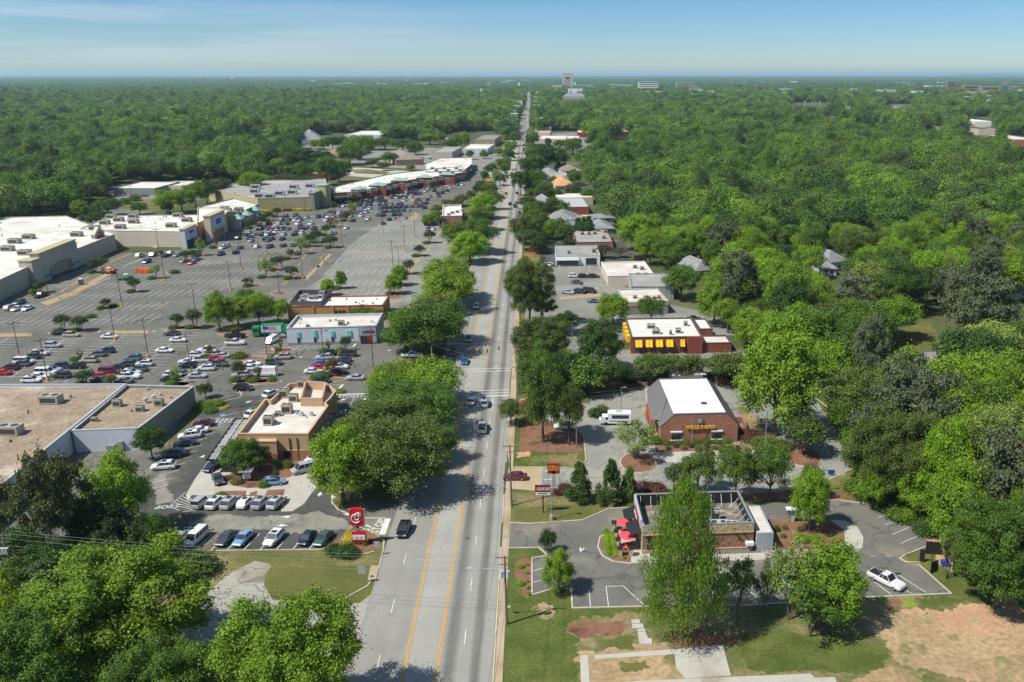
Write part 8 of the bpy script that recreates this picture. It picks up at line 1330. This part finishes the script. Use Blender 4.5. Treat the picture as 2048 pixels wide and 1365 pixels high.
def blocked(X, Y, h, w):
    s = P(X, Y, h*.5); s0 = P(X, Y, 0); d = depth(X, Y, h*.5); rx = w*.42*F/d; top = P(X, Y, h*.97)
    for q in (s0, (s[0]-rx, s[1]), (s[0]+rx, s[1]), s, top, (s[0]-rx*.7, (s[1]+top[1])/2), (s[0]+rx*.7, (s[1]+top[1])/2)):
        for c in CL:
            if inpoly(q[0], q[1], c): return True
    return False
near = []; rest = []
Yv = 110.; rg = random.Random(3); row_ = 0
while Yv < 4300:
    step = 12.5 if Yv < 500 else 12.5+max(0, Yv-500)*.002; half = Yv*.72+60; xs = -half*1.02; Xv = -half-(40); lim = Yv*.55+60
    Xv = -(Yv*.78+60)+(step/2 if row_ % 2 else 0)
    while Xv < Yv*.62+60:
        X, Y = Xv+rg.uniform(-.42, .42)*step, Yv+rg.uniform(-.42, .42)*step; Xv += step
        if P(X, Y, 0)[0] < -260 or P(X, Y, 0)[0] > 2300: continue
        n_ = math.sin(X*.013+Y*.007)+math.sin(X*.004-Y*.011+1.3)*.8
        h = rg.uniform(12, 20)+n_*2.2; w = rg.uniform(.8, 1.2)*(9.5+h*.42)*max(1, step/13)
        if rg.random() < .05: h *= .6; w *= .8
        elif rg.random() < .13: h *= 1.25; w *= .72
        if blocked(X, Y, h, w): continue
        (near if Yv < 560 else rest).append((X, Y, h, w))
    Yv += step*.9; row_ += 1
near.sort(key=lambda t: depth(t[0], t[1]) if -60 < P(*t[:2], 5)[0] < 2110 else 9999)
print('scatter', len(near), len(rest)); NB = 165
WT = ['fresh', 'mid', 'fresh', 'deep', 'mid', 'fresh', 'olive', 'bright', 'mid', 'light', 'mid', 'fresh', 'bright', 'olive', 'grey']
for i, (X, Y, h, w) in enumerate(near[:NB]):
    tn = rg.choice(WT); kd = 'pine%d' % rg.randint(1, 2) if tn == 'grey' else rg.choice(('oak', 'maple', 'wil', 'oak'))+str(rg.randint(1, 3)); s = 1.25 if kd.startswith('pine') else 1
    tree_at(X, Y, h*s, w, kd, tn, {'fresh': 'fresh green', 'mid': 'mid green', 'deep': 'deep green', 'olive': 'olive', 'bright': 'vivid green', 'light': 'pale green', 'blue': 'bluish green', 'brown': 'brownish', 'grey': 'grey-green'}[tn]+(' pine' if tn == 'grey' else ' broadleaf tree')+(' in the woods right of the road' if P(X, Y)[0] > 1050 else ' in the woods left of the road'), 'individual trees at the near edge of the woods')
rest = near[NB:]+rest
low = []
for k in range(4): b = broad_blobs(50+k, 13, .58, .4, .36, (.17, .27)); low.append(leaf_mesh('far_crown', b, 1900, .06, 60+k, M['leafi'], core=.75, fuzz=.34))
lowobj = [bpy.data.objects.new('far_crown', m_) for m_ in low]
med = []
for k in range(4): b = broad_blobs(70+k, 24, .6, .42, .35, (.11, .19)); med.append(leaf_mesh('wood_crown', b, 6500, .034, 80+k, M['leafi'], core=.7, fuzz=.4))
lowobj += [bpy.data.objects.new('wood_crown', m_) for m_ in med]
me = bpy.data.meshes.new('woodland'); me.from_pydata([(x, y, -.8) for x, y, h, w in rest], [], [])
at = me.attributes.new('sc', 'FLOAT_VECTOR', 'POINT'); at.data.foreach_set('vector', [v for x, y, h, w in rest for v in (w*1.12, w*1.12, h*1.04)]); at = me.attributes.new('rz', 'FLOAT', 'POINT'); at.data.foreach_set('value', [rg.uniform(0, 6.28) for _ in rest]); at = me.attributes.new('ki', 'INT', 'POINT'); at.data.foreach_set('value', [rg.randint(0, 3)+(4 if y < 1000 else 0) for x, y, h, w in rest])
wo = bpy.data.objects.new('woodland', me); COL.objects.link(wo); tag(wo, 'dense green woodland stretching from the lots to the horizon', 'woodland', kind='stuff')
ng = bpy.data.node_groups.new('woodland', 'GeometryNodeTree'); ng.interface.new_socket('Geometry', in_out='INPUT', socket_type='NodeSocketGeometry'); ng.interface.new_socket('Geometry', in_out='OUTPUT', socket_type='NodeSocketGeometry')
gi = ng.nodes.new('NodeGroupInput'); go = ng.nodes.new('NodeGroupOutput'); jn = ng.nodes.new('GeometryNodeJoinGeometry')
def attr(nm, ty): n = ng.nodes.new('GeometryNodeInputNamedAttribute'); n.data_type = ty; n.inputs[0].default_value = nm; return [o for o in n.outputs if o.enabled and o.name == 'Attribute'][0]
sc_, rz_, ki_ = attr('sc', 'FLOAT_VECTOR'), attr('rz', 'FLOAT'), attr('ki', 'INT'); cx_ = ng.nodes.new('ShaderNodeCombineXYZ'); ng.links.new(rz_, cx_.inputs[2])
for k, ob in enumerate(lowobj):
    oi = ng.nodes.new('GeometryNodeObjectInfo'); oi.inputs[0].default_value = ob; oi.inputs['As Instance'].default_value = True; ip = ng.nodes.new('GeometryNodeInstanceOnPoints'); cp = ng.nodes.new('FunctionNodeCompare'); cp.data_type = 'INT'; cp.operation = 'EQUAL'
    ai = [s for s in cp.inputs if s.enabled and s.type == 'INT']; ng.links.new(ki_, ai[0]); ai[1].default_value = k
    ng.links.new(gi.outputs[0], ip.inputs['Points']); ng.links.new(cp.outputs[0], ip.inputs['Selection']); ng.links.new(oi.outputs['Geometry'], ip.inputs['Instance']); ng.links.new(cx_.outputs[0], ip.inputs['Rotation']); ng.links.new(sc_, ip.inputs['Scale']); ng.links.new(ip.outputs[0], jn.inputs[0])
ng.links.new(jn.outputs[0], go.inputs[0]); md = wo.modifiers.new('scatter', 'NODES'); md.node_group = ng
# far canopy to the horizon, and hills
rg2 = np.random.default_rng(5); rs = [4150.]
while rs[-1] < 42000: rs.append(rs[-1]*1.011+4)
th = np.radians(np.arange(-38, 34, .075)); rs = np.array(rs); nr_, na = len(rs), len(th)
RR, TH = np.meshgrid(rs, th, indexing='ij'); RR = RR*(1+rg2.uniform(-.004, .004, RR.shape)); TH2 = TH+rg2.uniform(-.0004, .0004, TH.shape); Xc, Yc = RR*np.sin(TH2), RR*np.cos(TH2)
Z = 6+rg2.uniform(0, 20, RR.shape)+np.clip(RR-9000, 0, None)*.0003*(1+np.sin(TH*9)*.5+np.sin(TH*23+RR/3000)*.4)+np.sin(Xc*.0011)*np.cos(Yc*.0013)*5; Z[0] = -2
mn = (np.abs(Xc-0)<0)
me = bpy.data.meshes.new('far_canopy'); v = np.stack([Xc, Yc, Z], -1).reshape(-1, 3); i0 = (np.arange(nr_-1)[:, None]*na+np.arange(na-1)[None]).ravel(); q = np.stack([i0, i0+1, i0+na+1, i0+na], 1)
me.vertices.add(len(v)); me.vertices.foreach_set('co', v.astype(np.float32).ravel()); me.loops.add(q.size); me.loops.foreach_set('vertex_index', q.astype(np.int32).ravel()); me.polygons.add(len(q)); me.polygons.foreach_set('loop_start', np.arange(0, q.size, 4, dtype=np.int32)); me.update(calc_edges=True)
m, nt, b = newmat('distant_canopy'); n1 = ramp(nt, noise(nt, .012, 5), [(.3, (.02, .045, .014)), (.5, (.04, .085, .02)), (.7, (.065, .12, .028))]); nt.links.new(n1, b.inputs['Base Color']); b.inputs['Roughness'].default_value = .9; b.inputs['Specular IOR Level'].default_value = .1
me.materials.append(m); o = bpy.data.objects.new('far_woodland', me); COL.objects.link(o); tag(o, 'distant wooded plain reaching the horizon', 'woodland', kind='stuff')
mb = MB(); 
for (x0, x1, yt, D) in ((1870, 2130, 148.2, 39000), (1790, 1890, 151.2, 41000), (1455, 1540, 151, 41500)):
    n = 24; pts = []
    for i in range(n+1):
        t = i/n; x = x0+(x1-x0)*t; X = (x-X0)/F*D*CP*1.0; zt = H+(YH-(yt+(154-yt)*(1-math.sin(math.pi*min(1, t*1.1+.02))**.7)))/F*D*1.05+18*math.sin(t*17)*.3; pts.append((X, D, zt))
    for i in range(n): a, c_ = pts[i], pts[i+1]; mb.face([(a[0], a[1]-900, -10), (c_[0], c_[1]-900, -10), c_, a]); mb.face([a, c_, (c_[0], c_[1]+1200, -10), (a[0], a[1]+1200, -10)])
tag(mb.build('hills', m), kind='structure')
sheet('field', M['dry'], [(735, 165.5), (800, 164.5), (806, 166.5), (740, 167.5)], 5)
# ------------------------------------------------------------------ daylight, sky, air
EL, AZs = math.radians(54), math.radians(241)
sd = Vector((math.sin(AZs)*math.cos(EL), math.cos(AZs)*math.cos(EL), math.sin(EL)))
su = bpy.data.lights.new('sun', 'SUN'); su.energy = 4.5; su.angle = math.radians(.53); su.color = (1, .965, .885); so = bpy.data.objects.new('sun', su); COL.objects.link(so); so.rotation_euler = (-sd).to_track_quat('-Z', 'Y').to_euler()
w = bpy.data.worlds.new('World'); scene.world = w; w.use_nodes = True; nt = w.node_tree; bg = nt.nodes['Background']
sky = nt.nodes.new('ShaderNodeTexSky'); sky.sky_type = 'NISHITA'; sky.sun_disc = False; sky.sun_elevation = EL; sky.sun_rotation = AZs; sky.air_density = 1.; sky.dust_density = .3; sky.ozone_density = 2.5; sky.altitude = 300
tc = nt.nodes.new('ShaderNodeTexCoord'); mp = nt.nodes.new('ShaderNodeMapping'); mp.inputs['Scale'].default_value = (1.2, 1.2, 26); mp.inputs['Rotation'].default_value = (0, math.radians(4.2), 0); nt.links.new(tc.outputs['Generated'], mp.inputs[0])
cn = N(nt, 'ShaderNodeTexNoise', Scale=1.7, Detail=7, Roughness=.55, Distortion=.3); nt.links.new(mp.outputs[0], cn.inputs['Vector']); cf = ramp(nt, cn.outputs['Fac'], [(.44, 0.), (.6, .9)])
sx = nt.nodes.new('ShaderNodeSeparateXYZ'); nt.links.new(tc.outputs['Generated'], sx.inputs[0])
side = ramp(nt, sx.outputs[0], [(0, 1.), (1, 0.)])
mr = N(nt, 'ShaderNodeMapRange'); nt.links.new(sx.outputs[0], mr.inputs[0]); mr.inputs[1].default_value = -.62; mr.inputs[2].default_value = .0; mr.inputs[3].default_value = 1.; mr.inputs[4].default_value = 0.
ve = ramp(nt, sx.outputs[2], [(0., .3), (.03, .75), (.075, .5), (.1, 0.)])
f_ = mixc(nt, 1., mixc(nt, 1., cf, mr.outputs[0], 'MULTIPLY'), ve, 'MULTIPLY')
tint = ramp(nt, sx.outputs[2], [(0, (.8, .93, 1.04)), (.04, (.6, .79, .97)), (.09, (.42, .68, .93)), (.4, (1.3, 1.16, 1.))])
c = mixc(nt, f_, mixc(nt, 1., mixc(nt, 1., sky.outputs[0], tint, 'MULTIPLY'), (.74, .78, .84), 'MULTIPLY'), (5., 5.5, 5.8)); nt.links.new(c, bg.inputs[0]); bg.inputs[1].default_value = .11
hz = MB().box((1500, 20000, 62), (90000, 46000, 134)); ho = hz.build('haze', []) if False else None
me = bpy.data.meshes.new('haze'); me.from_pydata([(x, y, z) for z in (-16, 165) for x, y in ((-36000, -400), (36000, -400), (36000, 44500), (-36000, 44500))], [], [(3, 2, 1, 0), (4, 5, 6, 7), (0, 1, 5, 4), (1, 2, 6, 5), (2, 3, 7, 6), (3, 0, 4, 7)])
m = bpy.data.materials.new('haze'); m.use_nodes = True; nt = m.node_tree; nt.nodes.remove(nt.nodes['Principled BSDF']); pv = nt.nodes.new('ShaderNodeVolumePrincipled'); pv.inputs['Density'].default_value = HAZE; pv.inputs['Color'].default_value = (.6, .82, 1, 1); pv.inputs['Anisotropy'].default_value = .2
nt.links.new(pv.outputs[0], nt.nodes['Material Output'].inputs['Volume']); me.materials.append(m); o = bpy.data.objects.new('haze', me); COL.objects.link(o); tag(o, 'thin blue summer haze over the whole plain', 'haze', kind='stuff')
scene.view_settings.view_transform = 'Standard'; scene.view_settings.look = 'None'; scene.view_settings.gamma = 1; scene.view_settings.exposure = EXPO
scene.cycles.volume_bounces = 3; scene.cycles.max_bounces = 6; scene.cycles.transparent_max_bounces = 4
# ------------------------------------------------------------------ labels that several things share get their place in the picture
bpy.context.view_layer.update()
by = {}
for o in bpy.data.objects:
    if o.parent is None and 'label' in o and o.name in COL.objects and o.get('kind') is None: by.setdefault(o['label'], []).append(o)
def ordn(n): return {1: 'first', 2: 'second', 3: 'third'}.get(n, '%d%s' % (n, 'th' if 10 < n % 100 < 14 else {1: 'st', 2: 'nd', 3: 'rd'}.get(n % 10, 'th')))
for lab, os_ in by.items():
    if len(os_) < 2: continue
    os_.sort(key=lambda o: P(o.location.x, o.location.y, 0)[0])
    for i, o in enumerate(os_):
        words = lab.split(); suf = ('leftmost' if i == 0 else 'rightmost' if i == len(os_)-1 else ordn(i+1)+' from left')+' of %d' % len(os_)
        o['label'] = ' '.join(words[:16-len(suf.split())])+', '+suf
        if not o.get('group'): o['group'] = lab
